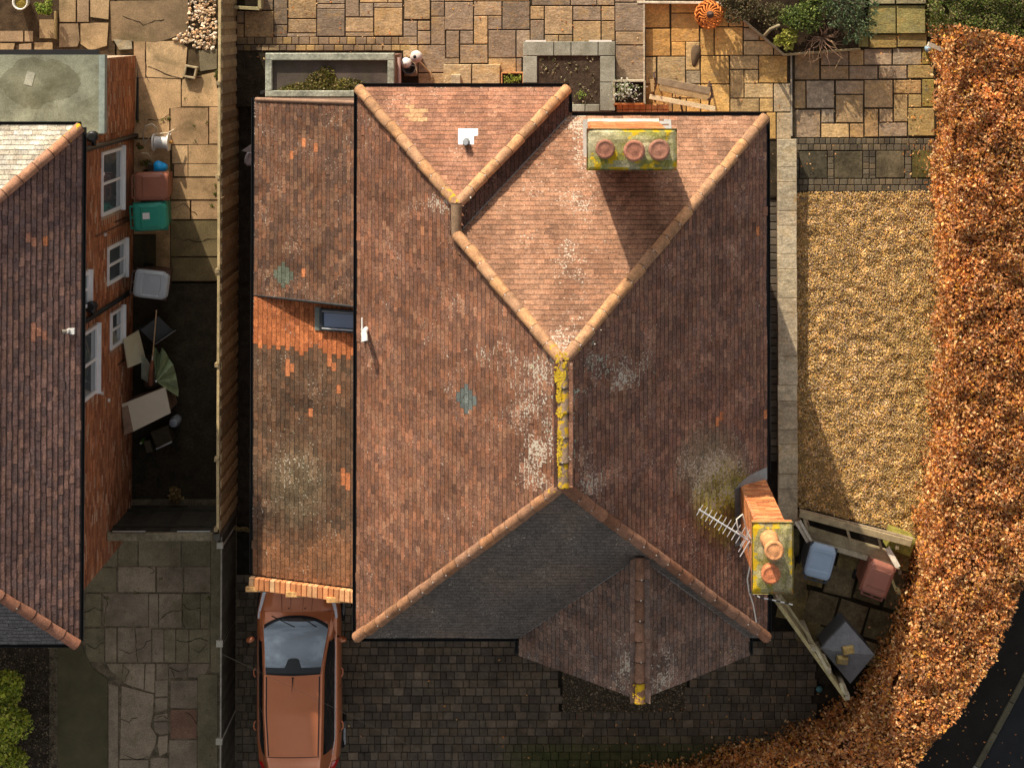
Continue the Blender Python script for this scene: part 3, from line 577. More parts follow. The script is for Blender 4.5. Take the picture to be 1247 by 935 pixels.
b = MB(); b.tube([(GX0 + .10, GY0 + .10, GZ), (GX0 + .1, GY0 + .1, 0)], .035, (0.02, 0.02, 0.02)); b.build('downpipe', 'plastic', gar)
# roof window
rw = MB(); n3 = Vector((-TS, 0, 1)).normalized(); u3 = Vector((1, 0, TS)).normalized(); v3 = Vector((0, 1, 0)); R3 = Matrix((u3, v3, n3)).transposed()
xc, yc = (wa.x - 3.55) / 2, (wa.y + wc.y) / 2; W_, D_ = (-3.55 - wa.x) * math.sqrt(1 + TS * TS), wa.y - wc.y; cc = Vector((xc, yc, gs(xc, yc) + .05))
for (du, dv, a, c) in ((0, D_ / 2, W_, .07), (0, -D_ / 2, W_, .07), (-W_ / 2, 0, .07, D_ + .07), (W_ / 2, 0, .07, D_ + .07)):
    rw.box(cc + u3 * du + v3 * dv, (a, c, .11), (0.06, 0.065, 0.07), M=R3)
rwo = rw.build('roof_window', 'metal', groof)
for o_ in (rwo,): o_['label'] = 'dark framed roof window with sky reflection painted in blue'
b = MB(); b.box(cc + n3 * .01, (W_ - .06, D_ - .06, .02), (0.13, 0.18, 0.30), M=R3); gp = b.build('roof_window_pane', 'gloss', groof)  # pane's blue base colour stands in for the reflected sky
b = MB(); b.box(cc - u3 * (W_ / 2 + .1) - n3 * .02, (.14, D_ + .1, .02), (0.20, 0.22, 0.19), M=R3); b.box(cc - v3 * (D_ / 2 - .01) + n3 * .056, (W_ - .04, .018, .012), (0.7, 0.72, 0.75), M=R3); b.box(cc - v3 * (-D_ / 2 + .01) + n3 * .056, (W_ - .04, .012, .012), (0.5, 0.52, 0.55), M=R3); b.build('roof_window_flashing', 'lead', groof)
# stepped brick coping at the garage front
PZ = 0.28
def pz(x): return GZ + .06 + (x - GX0) * TS + .12
b = MB(); b.prism([(GX0 - .02, GY1 - .22), (GX1, GY1 - .22), (GX1, GY1), (GX0 - .02, GY1)], -.02, lambda x, y: GZ - .05 + (x - GX0) * TS * .97, (0.22, 0.10, 0.06)); b.build('front_wall', 'brick', gar)
x = GX0 - .06; i = 0
while x < X0 + .28:
    bb = MB(); z = pz(x); c = pick([(0.66, 0.34, 0.16), (0.60, 0.26, 0.11), (0.70, 0.42, 0.22), (0.55, 0.22, 0.09)])
    bb.cham((0, 0, 0), (.100, .225, .11), mulc(c, random.uniform(.85, 1.15)), .008)
    o = bb.build('coping_brick', 'brick', gar); o.location = (x + .055, GY1 - .12, z - .10); o.rotation_euler = (0, -math.atan(TS), random.uniform(-.03, .03)); x += .108; i += 1
for k in range(3):                                    # three weathered creasing tiles stepping up under the coping
    xa = GX0 - .14 + k * .82; bb = MB(); zz = pz(xa + .4) - .16 - .0
    bb.box((xa + .42, GY1 - .235, zz), (.84, .10, .06), (0.22, 0.19, 0.14)); bb.box((xa + .42, GY1 - .215, zz + .055), (.84, .09, .05), (0.58, 0.33, 0.13)); bb.build('creasing_tile', 'mossstone', gar)

# ------------------------------------------------------------------ flat roofed store behind the garage
st = wroot('flat_roofed_store', (-4.35, -1.05, 0), 'small flat roofed store with pale concrete rim and moss, behind the garage', 'outbuilding')
SZ = 2.45; sx0, sx1 = P(323, 90, SZ).x, P(480, 90, SZ).x; sy0, sy1 = P(400, 65, SZ).y, -1.50
b = MB(); b.prism([(sx0 + .05, sy1), (sx1 - .05, sy1), (sx1 - .05, sy0 - .05), (sx0 + .05, sy0 - .05)], -.02, SZ - .2, (0.22, 0.12, 0.08)); b.build('wall', 'brick', st)
b = MB(); b.prism([(sx0 + .02, sy1), (sx1 - .02, sy1), (sx1 - .02, sy0 - .02), (sx0 + .02, sy0 - .02)], SZ - .2, SZ - .10, (0.10, 0.078, 0.066)); b.build('felt_roof', 'felt', st)
for (xa, xb, ya, yb) in ((sx0, sx1, sy0 - .14, sy0), (sx0, sx1, sy1, sy1 + .12), (sx0, sx0 + .13, sy1 + .121, sy0 - .141), (sx1 - .13, sx1, sy1 + .121, sy0 - .141)):
    b = MB(); b.cham(((xa + xb) / 2, (ya + yb) / 2, SZ - .19), (xb - xa, yb - ya, .19), (0.34, 0.34, 0.27), .012); b.build('rim', 'mossstone', st)
def mossmesh(c, rx, ry, n, size=.05, pal=((0.13, 0.13, 0.02), (0.20, 0.17, 0.03), (0.36, 0.27, 0.12), (0.10, 0.09, 0.02))):
    r = np.sqrt(RNG.uniform(0, 1, n)); a = RNG.uniform(0, 6.28, n); p = np.stack([c[0] + rx * r * np.cos(a), c[1] + ry * r * np.sin(a), c[2] + RNG.uniform(0, .05, n) * (1.2 - r)], 1)
    return p, palcols(pal, n, .3)
ps, cs = [], []
for (px, py, rx, ry, n) in ((392, 100, .32, .22, 700), (378, 106, .45, .10, 500), (420, 104, .4, .14, 600), (352, 110, .2, .08, 200), (398, 90, .16, .16, 200)):
    q = P(px, py, SZ - .09); a, c = mossmesh(q, rx, ry, n); ps.append(a); cs.append(c)
o = place('moss', leafmesh('moss', np.vstack(ps), .045, np.vstack(cs)), 'leaf', st); o['kind'] = 'stuff'
b = MB(); xp = P(486, 90, 1.8).x; b.tube([(xp, sy0 - .1, 1.8), (xp, sy1 + .02, 1.8)], .035, (0.62, 0.42, 0.36), 8); b.build('waste_pipe', 'plastic', st)

# ================================================================== THE NEIGHBOUR'S HOUSE (left edge)
nb = wroot('neighbour_house', (-12.5, -6.5, 0), 'brick house with dark brown hipped roof cut by the left edge', 'house')
NX1, NX0, NY0, NY1, NTP = -8.39, -16.6, -1.91, -10.96, 0.70; NZE = 5.30
NWX = -8.80; nhw = (NX1 - NX0) / 2; NXM = (NX0 + NX1) / 2
b = MB(); b.prism([(NX0 + .27, NY1 + .27), (NWX, NY1 + .30), (NWX, NY0 - .30), (NX0 + .27, NY0 - .27)], -.02, NZE - .06, (0.46, 0.34, 0.24)); nwall = b.build('wall', 'brick', nb)
NA, NB_ = (NXM, NY0 - nhw), (NXM, NY1 + nhw)
NP = {'nE': ([(NX1, NY0), (NX1, NY1), NB_, NA], (NX1, 0), (-1, 0)), 'nN': ([(NX0, NY0), (NX1, NY0), NA], (0, NY0), (0, -1)), 'nS': ([(NX0, NY1), (NX1, NY1), NB_], (0, NY1), (0, 1)), 'nW': ([(NX0, NY0), (NX0, NY1), NB_, NA], (NX0, 0), (1, 0))}
b = MB()
for k, (pl, e0, up) in NP.items():
    vs = [(x, y, NZE + NTP * ((x - e0[0]) * up[0] + (y - e0[1]) * up[1]) - .02) for x, y in pl]; n = len(vs)
    if sum(pl[i][0] * pl[(i + 1) % n][1] - pl[(i + 1) % n][0] * pl[i][1] for i in range(n)) < 0: vs = vs[::-1]
    b.add(vs, [tuple(range(n))], (0.05, 0.035, 0.03))
sq = [(NX0, NY1), (NX1, NY1), (NX1, NY0), (NX0, NY0)]
b.add([(x, y, NZE - .07) for x, y in sq], [(3, 2, 1, 0)], (0.4, 0.4, 0.38))
for i in range(4): (a, c), (d, e) = sq[i], sq[(i + 1) % 4]; b.add([(a, c, NZE - .17), (d, e, NZE - .17), (d, e, NZE - .021), (a, c, NZE - .021)], [(0, 1, 2, 3)], (0.03, 0.02, 0.02))
nroof = b.build('roof', 'matte', nb)
def ncol(key):
    def fn(px, py, c):
        a = fbm(c.x * 1.2, c.y * 1.2, 5.5); k = random.uniform(.8, 1.2) * (1 + .2 * a); col = pick([(0.20, 0.115, 0.095), (0.17, 0.10, 0.085), (0.23, 0.13, 0.10), (0.15, 0.095, 0.085)])
        li = 0.06
        if key == 'nN': col = pick([(0.50, 0.44, 0.34), (0.60, 0.54, 0.44), (0.42, 0.36, 0.28), (0.55, 0.50, 0.42)]); li = .25; k = random.uniform(.75, 1.15)
        if key == 'nS': col = (0.15, 0.14, 0.14); k = random.uniform(.9, 1.1)
        for (ox, oy) in ((52, 291), (37, 290), (38, 296), (39, 403), (46, 401), (53, 408), (39, 412), (52, 404)):
            if key == 'nE' and abs(px - ox) < 3.4 and abs(py - oy) < 5.5: col = (0.42, 0.19, 0.12) if ox != 52 or oy != 291 else NEWT; k = 1
        if key == 'nE' and 55 < px < 75 and 235 < py < 265 and random.random() < .5: col = (0.27, 0.16, 0.13)
        return (*mulc(col, k), li)
    return fn
CL = -11.2
nt_ = []
for k in ('nE', 'nN', 'nS'):
    pl, e0, up = NP[k]; t = slope_tiles(pl, e0, up, NZE, NTP, ncol(k)); nt_ += [q for q in t if q[0].x > CL]
lay_tiles(nt_, nroof, TAIL=.34, e=.022)  # darker tails paint shadow lines under the neighbour's tile edges
hc = hipcol((0.46, 0.21, 0.11), [(96, 158, 20, .9)])
def N3(x, y, d): return (x, y, NZE + NTP * d + .03)
ridge_run(N3(NX1, NY0, 0), N3(NX1 - 2.4, NY0 - 2.4, 2.4), nroof, hc, mk=.2); ridge_run(N3(NX1, NY1, 0), N3(NX1 - 2.4, NY1 + 2.4, 2.4), nroof, hipcol((0.32, 0.12, 0.065)), mk=.2)
for p, q in (((NX1 + .05, NY0, NZE - .03), (NX1 + .05, NY1, NZE - .03)), ((NX0, NY0 + .05, NZE - .03), (NX1, NY0 + .05, NZE - .03)), ((NX0, NY1 - .05, NZE - .03), (NX1, NY1 - .05, NZE - .03))): gutter(nb, p, q)
NBR = ((0.34, 0.13, 0.06), (0.40, 0.155, 0.07), (0.29, 0.11, 0.055), (0.44, 0.19, 0.095))
wins = [(-7.15, -5.85, 2.77, 4.1, True), (-5.40, -4.74, 3.36, 4.2, True), (-3.83, -2.58, 1.02, 2.48, True), (-5.24, -4.49, .72, 2.02, True), (-6.55, -5.82, .93, 1.76, True)]
wy0 = NY1 + .30; Lw = (NY0 - .30) - wy0
bb = MB(); bricks_on(bb, (NWX, wy0, 0), (0, 1, 0), (1, 0, 0), Lw, NZE - .12, holes=[(a - wy0, c - wy0, z0, z1) for a, c, z0, z1, _ in wins], pal=NBR, streak=.10)
o = bb.build('wall_bricks', 'brick', nwall); o['kind'] = 'stuff'
WH_ = (0.80, 0.80, 0.80)
for (a, c, z0, z1, _) in wins:
    f = MB(); t = .06
    for (y_, z_, sy, sz) in (((a + c) / 2, z0 + t / 2, c - a, t), ((a + c) / 2, z1 - t / 2, c - a, t), (a + t / 2, (z0 + z1) / 2, t, z1 - z0 - 2 * t), (c - t / 2, (z0 + z1) / 2, t, z1 - z0 - 2 * t)): f.box((NWX + .01, y_, z_), (.07, sy, sz), WH_)
    f.box((NWX + .005, a + (c - a) * .5, (z0 + z1) / 2), (.05, .05, z1 - z0 - 2 * t), WH_)
    fo = f.build('window', 'plastic', nb)
    pb = MB(); pb.box((NWX + .004, (a + c) / 2, (z0 + z1) / 2), (.012, c - a - .1, z1 - z0 - .1), (0.10, 0.13, 0.15)); pb.build('pane', 'gloss', fo)
    sb = MB(); sb.box((NWX + .055, (a + c) / 2, z0 - .02), (.10, c - a + .06, .03), WH_); sb.build('sill', 'plastic', fo)
BLK = (0.012, 0.012, 0.012)
for (yy, za, zb) in ((-2.42, 0, 4.6), (-5.62, 0, 4.6)):
    b = MB(); b.tube([(NWX + .07, yy, za), (NWX + .07, yy, zb)], .05, BLK, 10)
    b.tube([(NWX + .07, yy, 3.2), (NWX + .09, yy + .25, 3.35)], .045, BLK, 8); b.lathe([(.05, 0), (.10, .02), (.11, .18), (.07, .2)], (NWX + .10, yy + .22, 3.3), BLK, 10); b.build('drain_pipe', 'plastic', nb)
b = MB(); b.tube([(NWX + .03, -4.15, 0), (NWX + .03, -4.15, 2.9)], .012, (0.10, 0.05, 0.03), 6); b.build('cable', 'plastic', nb)
for yy, zz in ((-4.05, 1.5), (-6.95, 1.2)):
    b = MB(); b.tube([(NWX + .02, yy, zz), (NWX + .02, yy - .02, zz - 1.0)], .012, (0.04, 0.025, 0.02), 6); b.build('cable', 'plastic', nb)
for yy, zz in ((-3.0, 2.4), (-4.2, 2.25), (-7.25, 2.4), (-7.5, 1.9)):
    b = MB(); b.box((NWX + .03, yy, zz), (.05, .06, .03), (0.75, 0.72, 0.66)); b.build('pipe_clip', 'matte', nb)
# white flue on the neighbour's slope
def nepl(x, y): return NZE + NTP * (NX1 - x) + .02
q = onplane(84, 402, nepl); nf = root('wall_flue', q, 'small white and dark flue pipe on the neighbour roof edge', 'flue')
b = MB(); b.tube([(0, 0, -.05), (0, 0, .14)], .035, (0.62, 0.60, 0.57), 10); b.tube([(-.01, 0, .12), (-.08, .0, .15)], [.035, .042], (0.22, 0.19, 0.16), 10); b.box((.06, -.02, .0), (.08, .10, .06), (0.70, 0.70, 0.68)); b.build('pipe', 'plastic', nf)
b = MB(); b.tube([(-.08, 0, .15), (-.085, 0, .152)], [.036, .03], (.01, .01, .01), 10); b.build('mouth', 'matte', nf)

# flat roofed extension behind the neighbour's house
ex = wroot('neighbour_extension', (-11, -1.5, 0), 'grey-green felt flat roofed brick extension in the top left corner', 'extension')
EZ = 2.62; ex1, ey0 = P(127, 100, EZ).x, P(60, 67, EZ).y; ewx = ex1 - .07
b = MB(); b.prism([(-16, -2.25), (ewx, -2.25), (ewx, ey0 - .07), (-16, ey0 - .07)], -.02, EZ - .14, (0.45, 0.33, 0.23)); ew = b.build('wall', 'brick', ex)
bb = MB(); bricks_on(bb, (ewx, -2.25, 0), (0, 1, 0), (1, 0, 0), ey0 - .07 + 2.25, EZ - .15, pal=NBR, streak=.12); o = bb.build('wall_bricks', 'brick', ew); o['kind'] = 'stuff'
b = MB(); b.prism([(-16, -2.2), (ex1, -2.2), (ex1, ey0), (-16, ey0)], EZ - .12, EZ, (0.25, 0.265, 0.20)); b.build('felt_roof', 'felt', ex)
b = MB(); b.prism([(ex1 - .10, -2.2), (ex1 + .012, -2.2), (ex1 + .012, ey0), (ex1 - .10, ey0)], EZ - .16, EZ + .02, (0.28, 0.33, 0.30)); b.build('edge_trim', 'lead', ex)
b = MB(); b.prism([(-16, ey0 - .0), (ex1 - .12, ey0 - .0), (ex1 - .12, ey0 + .10), (-16, ey0 + .10)], EZ - .13, EZ - .02, (0.02, 0.02, 0.022)); b.build('gutter', 'plastic', ex)
b = MB(); pts_ = [(2, 82), (20, 74), (48, 73), (78, 76), (96, 82), (100, 98), (92, 116), (76, 128), (52, 124), (30, 126), (4, 120), (-8, 100)]
pts_ = [(48 + 52 * (1 + .22 * fbm(math.cos(a_) * 1.3, math.sin(a_) * 1.3, 3.3, 4)) * math.cos(a_), 100 + 25 * (1 + .45 * fbm(math.cos(a_) * 1.6, math.sin(a_) * 1.6, 8.3, 4)) * math.sin(a_)) for a_ in np.linspace(0, 2 * math.pi, 90)[:-1]]; b.prism(pxpoly(pts_, EZ), EZ, EZ + .002, (0.185, 0.19, 0.135)); b.build('damp_patch', 'felt', ex)
b = MB(); q = P(36, 96, EZ); b.box((q.x, q.y, EZ + .005), (.16, .26, .008), (0.33, 0.33, 0.27), -.25); b.build('felt_patch', 'felt', ex)
b = MB(); b.tube([(ewx + .06, ey0 - .2, 0), (ewx + .06, -2.1, .0 + .03)], .03, (0.02, .02, .02), 6); b.build('pipe', 'plastic', ex)

# ================================================================== PAVING: dark patio, golden patio, right patio
def Zm(ox, oy, s): return lambda r: (ox + r[0] / s, oy + r[1] / s, ox + r[2] / s, oy + r[3] / s)
def slabs(parent, rects, zt, pal, m='stone', th=.035, name='paving_slab', moss=None, var=.18, gap=.0):
    for r in rects:
        a, c = P(r[0], r[1], zt), P(r[2], r[3], zt); w_, d_ = abs(c.x - a.x) - gap, abs(a.y - c.y) - gap
        col = mulc(pick(pal), random.uniform(1 - var, 1 + var))
        if moss: col = moss(r, col)
        b = MB(); b.cham((0, 0, 0), (w_, d_, th), (1, 1, 1), min(.009, w_ / 5, d_ / 5), tilt=(random.gauss(0, .004), random.gauss(0, .004)))
        o = b.build(name, m, parent); o.location = ((a.x + c.x) / 2, (a.y + c.y) / 2, zt - th + random.gauss(0, .0015)); o.rotation_euler[2] = random.gauss(0, .003); o.color = (*col, 1)
def base(name, px, z, col, m='soil'):
    b = MB(); b.prism(pxpoly(px, z), -.025, z, col); o = b.build(name, m); o['kind'] = 'structure'; return o
JOINT = (0.06, 0.045, 0.028)
GZ2 = 0.10; DZ = 0.28
gp_ = base('golden_patio', [(785, -30), (968, -30), (968, 240), (785, 240)], GZ2 - .022, JOINT)
z7 = Zm(770, 0, 5.195)
GOLD = [(0.68, 0.40, 0.13), (0.64, 0.37, 0.12), (0.56, 0.37, 0.17), (0.70, 0.44, 0.17), (0.46, 0.35, 0.22), (0.62, 0.33, 0.10), (0.58, 0.40, 0.20)]
gr = [(80, 25, 235, 175), (248, 25, 420, 82), (248, 88, 422, 265), (432, 25, 605, 82), (432, 88, 515, 172), (522, 88, 605, 168), (612, 90, 698, 168), (85, 185, 240, 355), (250, 268, 335, 355), (340, 268, 425, 445), (432, 180, 515, 352), (522, 175, 698, 350), (706, 90, 800, 172), (706, 180, 800, 255), (706, 262, 890, 348), (806, 180, 975, 255), (897, 262, 980, 348), (85, 365, 150, 530), (160, 362, 335, 530), (343, 450, 430, 530), (435, 358, 612, 530), (620, 355, 797, 438), (803, 355, 980, 525), (620, 445, 705, 620), (710, 445, 797, 528), (712, 532, 890, 620), (897, 532, 1000, 708), (437, 538, 615, 708), (622, 627, 802, 708), (808, 627, 890, 708), (85, 538, 252, 708), (258, 538, 430, 620), (258, 627, 340, 708), (346, 627, 430, 708), (820, 716, 908, 880), (915, 716, 1005, 880), (622, 716, 812, 800), (437, 716, 615, 800)]
slabs(gp_, [z7(r) for r in gr], GZ2, GOLD)
b = MB(); a, c = P(962, 64, GZ2), P(965.5, 166, GZ2); b.box(((a.x + c.x) / 2, (a.y + c.y) / 2, GZ2 - .06), (.035, a.y - c.y, .13), (0.42, 0.36, 0.28)); b.build('edging', 'stone', gp_)
rp = base('right_patio', [(968, 20), (1150, 20), (1150, 178), (968, 178)], .004 + .0, JOINT)
z8 = Zm(955, 40, 4.559)
def mossR(r, col):
    t = max(0, min(1, (r[0] - 1085) / 40)) * (1 if r[1] < 170 else .6); return mixc(col, (0.30, 0.22, 0.025), .8 * t)
TAN = [(0.50, 0.33, 0.17), (0.44, 0.29, 0.16), (0.55, 0.36, 0.17), (0.40, 0.28, 0.18), (0.48, 0.29, 0.13), (0.38, 0.29, 0.20)]
rr_ = [(50, 105, 195, 260), (205, 105, 357, 180), (363, 97, 440, 180), (445, 92, 597, 178), (605, 88, 762, 178), (768, 85, 830, 175), (205, 186, 357, 258), (363, 186, 518, 258), (526, 186, 680, 255), (688, 182, 830, 252), (55, 270, 118, 420), (125, 268, 277, 418), (288, 268, 440, 340), (447, 265, 602, 415), (610, 265, 760, 338), (768, 260, 835, 410), (288, 347, 438, 498), (610, 345, 685, 493), (692, 345, 762, 413), (60, 430, 200, 582), (208, 427, 277, 500), (208, 507, 360, 582), (367, 507, 440, 582), (448, 425, 522, 578), (530, 425, 602, 495), (528, 502, 682, 576), (690, 420, 835, 572)]
slabs(rp, [z8(r) for r in rr_], .03, TAN, moss=mossR)
# dark paver strip
dp = base('paver_strip', [(930, 168), (1150, 168), (1150, 236), (930, 236)], .008, (0.03, 0.025, 0.018))
DK = [(0.095, 0.075, 0.05), (0.075, 0.062, 0.045), (0.11, 0.085, 0.055)]
slabs(dp, [z8(r) for r in ((85, 660, 238, 808), (280, 660, 435, 808), (512, 657, 668, 805), (712, 652, 835, 805))], .03, DK, 'mossstone', moss=lambda r, c: mixc(c, (0.13, 0.11, 0.015), .6 if r[0] > 1100 else .1))
se = []
for (y0, y1) in ((588, 618), (622, 653), (813, 844), (848, 880)):
    x = 50
    while x < 830: w_ = random.choice((28, 34, 40, 46)); se.append((x, y0, min(832, x + w_ - 3), y1)); x += w_
for (xa, xb) in ((243, 275), (440, 471), (475, 507), (673, 707), (50, 80)):
    y = 657
    while y < 808: h_ = random.choice((30, 36, 42)); se.append((xa, y, xb, min(809, y + h_ - 3))); y += h_
DK2 = [(0.17, 0.125, 0.075), (0.13, 0.10, 0.065), (0.10, 0.08, 0.055), (0.15, 0.12, 0.08)]
slabs(dp, [z8(r) for r in se], .032, DK2, 'block', name='paving_sett')
# path between house and dwarf wall
pp = base('side_path', [(905, 165), (950, 165), (950, 640), (905, 640)], .012, (0.03, 0.025, 0.02))
y = 168; se = []
while y < 560: se.append((925, y, 946.5, y + 8.2)); y += 9.4
slabs(pp, se, .035, [(0.12, 0.10, 0.075), (0.10, 0.08, 0.06), (0.14, 0.11, 0.08)], 'block', name='paving_sett')
# dark patio
dk = base('dark_patio', [(288, -30), (785, -30), (785, 130), (688, 150), (430, 130), (288, 130)], DZ - .022, (0.045, 0.034, 0.022))
z5, z6 = Zm(270, 0, 4.3), Zm(540, 0, 4.988)
BRN = [(0.36, 0.25, 0.155), (0.31, 0.22, 0.145), (0.40, 0.27, 0.15), (0.28, 0.205, 0.14), (0.34, 0.25, 0.17), (0.43, 0.28, 0.14)]
d5 = [(350, -40, 495, 97), (500, 50, 643, 190), (500, 25, 643, 47), (500, 0, 570, 20), (575, 0, 643, 20), (650, -30, 718, 88), (723, 20, 793, 88), (725, 0, 868, 15), (650, 95, 793, 168), (650, 173, 795, 192), (800, 43, 945, 188), (798, 19, 945, 40), (873, 0, 945, 15), (350, 103, 495, 172), (345, 178, 495, 195), (275, -20, 343, 130), (275, 135, 343, 193), (120, 60, 270, 195), (120, -30, 268, 54), (957, -30, 1090, 102), (953, 112, 1022, 190), (1027, 112, 1090, 160), (1027, 166, 1092, 232), (953, 194, 1022, 232), (1098, 12, 1165, 85), (1098, 90, 1168, 235), (1097, -30, 1166, 8), (1030, 240, 1170, 380), (950, 240, 1025, 300), (955, 305, 1025, 400), (80, 60, 114, 120), (80, 126, 114, 195), (1030, 386, 1170, 470)]
d6 = [(10, 15, 180, 183), (187, 12, 353, 95), (187, 100, 268, 268), (273, 100, 353, 180), (360, 12, 523, 180), (18, 190, 95, 352), (103, 190, 180, 268), (103, 275, 268, 385), (275, 187, 438, 352), (445, 187, 525, 350), (275, 358, 440, 440), (445, 358, 475, 460), (10, 358, 95, 390), (530, 40, 610, 118), (530, 125, 610, 245), (617, 40, 783, 210), (790, 42, 955, 125), (962, 42, 1040, 125), (790, 132, 955, 255), (962, 132, 1040, 250), (617, 217, 697, 262), (702, 217, 783, 262), (540, -20, 770, 33), (775, -20, 930, 33), (935, -20, 1038, 33), (10, -20, 180, 8), (187, -20, 520, 6), (1045, 20, 1215, 190), (1048, 195, 1215, 272), (1048, 280, 1215, 495), (1045, -20, 1215, 14)]
slabs(dk, [z5(r) for r in d5] + [z6(r) for r in d6], DZ, BRN, moss=lambda r, c: mulc(c, .62) if r[0] < 345 else c)  # slabs at the left end are darker
se = []
for (y0, y1) in ((197, 233), (238, 266)):
    x = 78
    while x < 940: w_ = random.choice((38, 46, 56)); se.append((x, y0, x + w_ - 3, y1)); x += w_
slabs(dk, [z5(r) for r in se], DZ, [(0.30, 0.20, 0.11), (0.36, 0.25, 0.14), (0.24, 0.17, 0.11), (0.42, 0.28, 0.12)], 'block', name='paving_sett', moss=lambda r, c: mulc(c, .55) if r[0] < 318 else c)  # setts at the left end are darker
b = MB(); a, c = P(783, -20, DZ), P(785.5, 122, DZ); b.box(((a.x + c.x) / 2, (a.y + c.y) / 2, DZ - .08), (.04, a.y - c.y, .175), (0.52, 0.42, 0.3)); b.build('edging', 'stone', dk)

# ================================================================== DRIVE: tumbled block paving
dr = base('block_paved_drive', [(287, 640), (430, 640), (965, 700), (990, 960), (287, 960)], .0, (0.022, 0.018, 0.013))
bl = []; yy = P(400, 700, .02).y; ymin = P(400, 950, .02).y; row = 0
PAT = ((685, 800), (835, 865)); pa, pc = P(684, 800, .02), P(836, 867, .02)
while yy > ymin:
    x = P(287, 800, .02).x - random.random() * .1
    while x < P(985, 900, .02).x:
        w_ = random.choice((.125, .165, .165, .22, .24)); cx_, cy_ = x + w_ / 2, yy - .08; px, py = PR((cx_, cy_, .02))
        if (px < 432 and py > 640 or py > 770) and not (pa.x < cx_ < pc.x and pc.y < cy_ < pa.y): bl.append((cx_, cy_, w_ - .008, px, py))
        x += w_
    yy -= .166; row += 1
BK = [(0.135, 0.10, 0.066), (0.11, 0.086, 0.06), (0.155, 0.118, 0.08), (0.095, 0.075, 0.055), (0.14, 0.11, 0.08)]
def bcol(px, py):
    c = mulc(pick(BK), random.uniform(.8, 1.25)); t = max(0, min(1, (py - 895) / 20)) * max(0, min(1, (px - 590) / 60)); return mixc(c, (0.06, 0.07, 0.015), .75 * t)
vis_ = [q for q in bl if q[4] > 778 and q[3] > 408]; vis_.sort(key=lambda q: -q[2] * (1 if q[3] < 690 and q[4] < 925 else .5)); top = vis_[:300]; topk = set(id(q) for q in top); PM = {}
for q in top:
    k = round(q[2], 3)
    if k not in PM: mb_ = MB(); mb_.cham((0, 0, 0), (k, .158, .035), (1, 1, 1), .012); PM[k] = mb_.mesh('paving_block'); PM[k].materials.append(MATS['block'])
    o = place('paving_block', PM[k], None, dr); o.location = (q[0], q[1], -.012 + random.gauss(0, .002)); o.rotation_euler = (random.gauss(0, .01), random.gauss(0, .01), random.gauss(0, .012)); o.color = (*bcol(q[3], q[4]), 1)
mb_ = MB()
for q in bl:
    if id(q) not in topk: mb_.cham((q[0], q[1], -.012 + random.gauss(0, .002)), (q[2], .158, .035), bcol(q[3], q[4]), .012, random.gauss(0, .012))
o = mb_.build('paving_blocks', 'block', dr); o['kind'] = 'stuff'
gpx = [(685, 780), (836, 780), (836, 866), (685, 866)]
b = sheet('bay_gravel_bed', pxpoly(gpx), .012, (0.09, 0.07, 0.045), 'soil')
pebbles('bay_gravel', pxpoly(gpx), .012, 2600, .010, .022, [(0.20, 0.15, 0.09), (0.13, 0.10, 0.07), (0.3, 0.24, 0.16), (0.10, 0.08, 0.05)]); bpy.data.objects['bay_gravel']['label'] = 'small brown stones in a strip under the front gable'; bpy.data.objects['bay_gravel']['category'] = 'gravel'

# ================================================================== NEIGHBOUR'S ALLEY AND DRIVE
CJ = (0.06, 0.05, 0.033)
al = base('neighbour_alley', [(140, -30), (291, -30), (291, 345), (140, 345)], .0, (0.10, 0.07, 0.04))
SAND = [(0.52, 0.34, 0.18), (0.48, 0.31, 0.17), (0.55, 0.37, 0.20)]
def poly_slab(parent, px, z, col, m='concrete', name='concrete_slab', th=.03, gap=.002):
    pts = pxpoly(px, z); cx_ = sum(p[0] for p in pts) / len(pts); cy_ = sum(p[1] for p in pts) / len(pts)
    q = [(p[0] - cx_ - math.copysign(gap, p[0] - cx_) * .5, p[1] - cy_ - math.copysign(gap, p[1] - cy_) * .5) for p in pts]
    b = MB(); b.prism(q, 0, th, (1, 1, 1)); o = b.build(name, m, parent); o.location = (cx_, cy_, z - th + random.gauss(0, .002)); o.color = (*mulc(col, random.uniform(.88, 1.1)), 1); return o
za = Zm(140, 110, 8.907); zb_ = Zm(140, 0, 7.79)
for r in ((602, 192, 1010, 588), (1022, 182, 1150, 580), (725, -20, 1150, 176), (620, 600, 788, 795), (796, 594, 1120, 795), (640, 802, 788, 935), (796, 802, 1120, 935)):
    q = za(r); poly_slab(al, [(q[0], q[1]), (q[2], q[1]), (q[2], q[3]), (q[0], q[3])], .03, pick(SAND))
for pl in ([(163, 51), (177, 51), (177, 95), (163, 95)], [(178, 51), (216, 50), (228, 58), (226, 82), (222, 96), (178, 94)], [(178, 95), (220, 97), (220, 131), (206, 132), (206, 168), (163, 168), (163, 96)], [(163, 170), (206, 170), (207, 200), (207, 345), (163, 345)], [(222, 97), (262, 88), (264, 108), (221, 108)], [(242, 62), (264, 60), (264, 84), (244, 87)]):
    poly_slab(al, pl, .03, pick(SAND) if pl[0] != (242, 62) else (0.22, 0.18, 0.11))
for r in ((208, 217, 266, 243), (208, 245, 231, 267), (233, 245, 266, 267)): poly_slab(al, [(r[0], r[1]), (r[2], r[1]), (r[2], r[3]), (r[0], r[3])], .03, mulc(pick(SAND), .9))
for r in ((208, 269, 266, 312), (208, 314, 266, 342)): poly_slab(al, [(r[0], r[1]), (r[2], r[1]), (r[2], r[3]), (r[0], r[3])], .03, (0.17, 0.13, 0.065))
poly_slab(al, [(163, 285), (190, 285), (190, 342), (163, 342)], .034, (0.06, 0.05, 0.03))
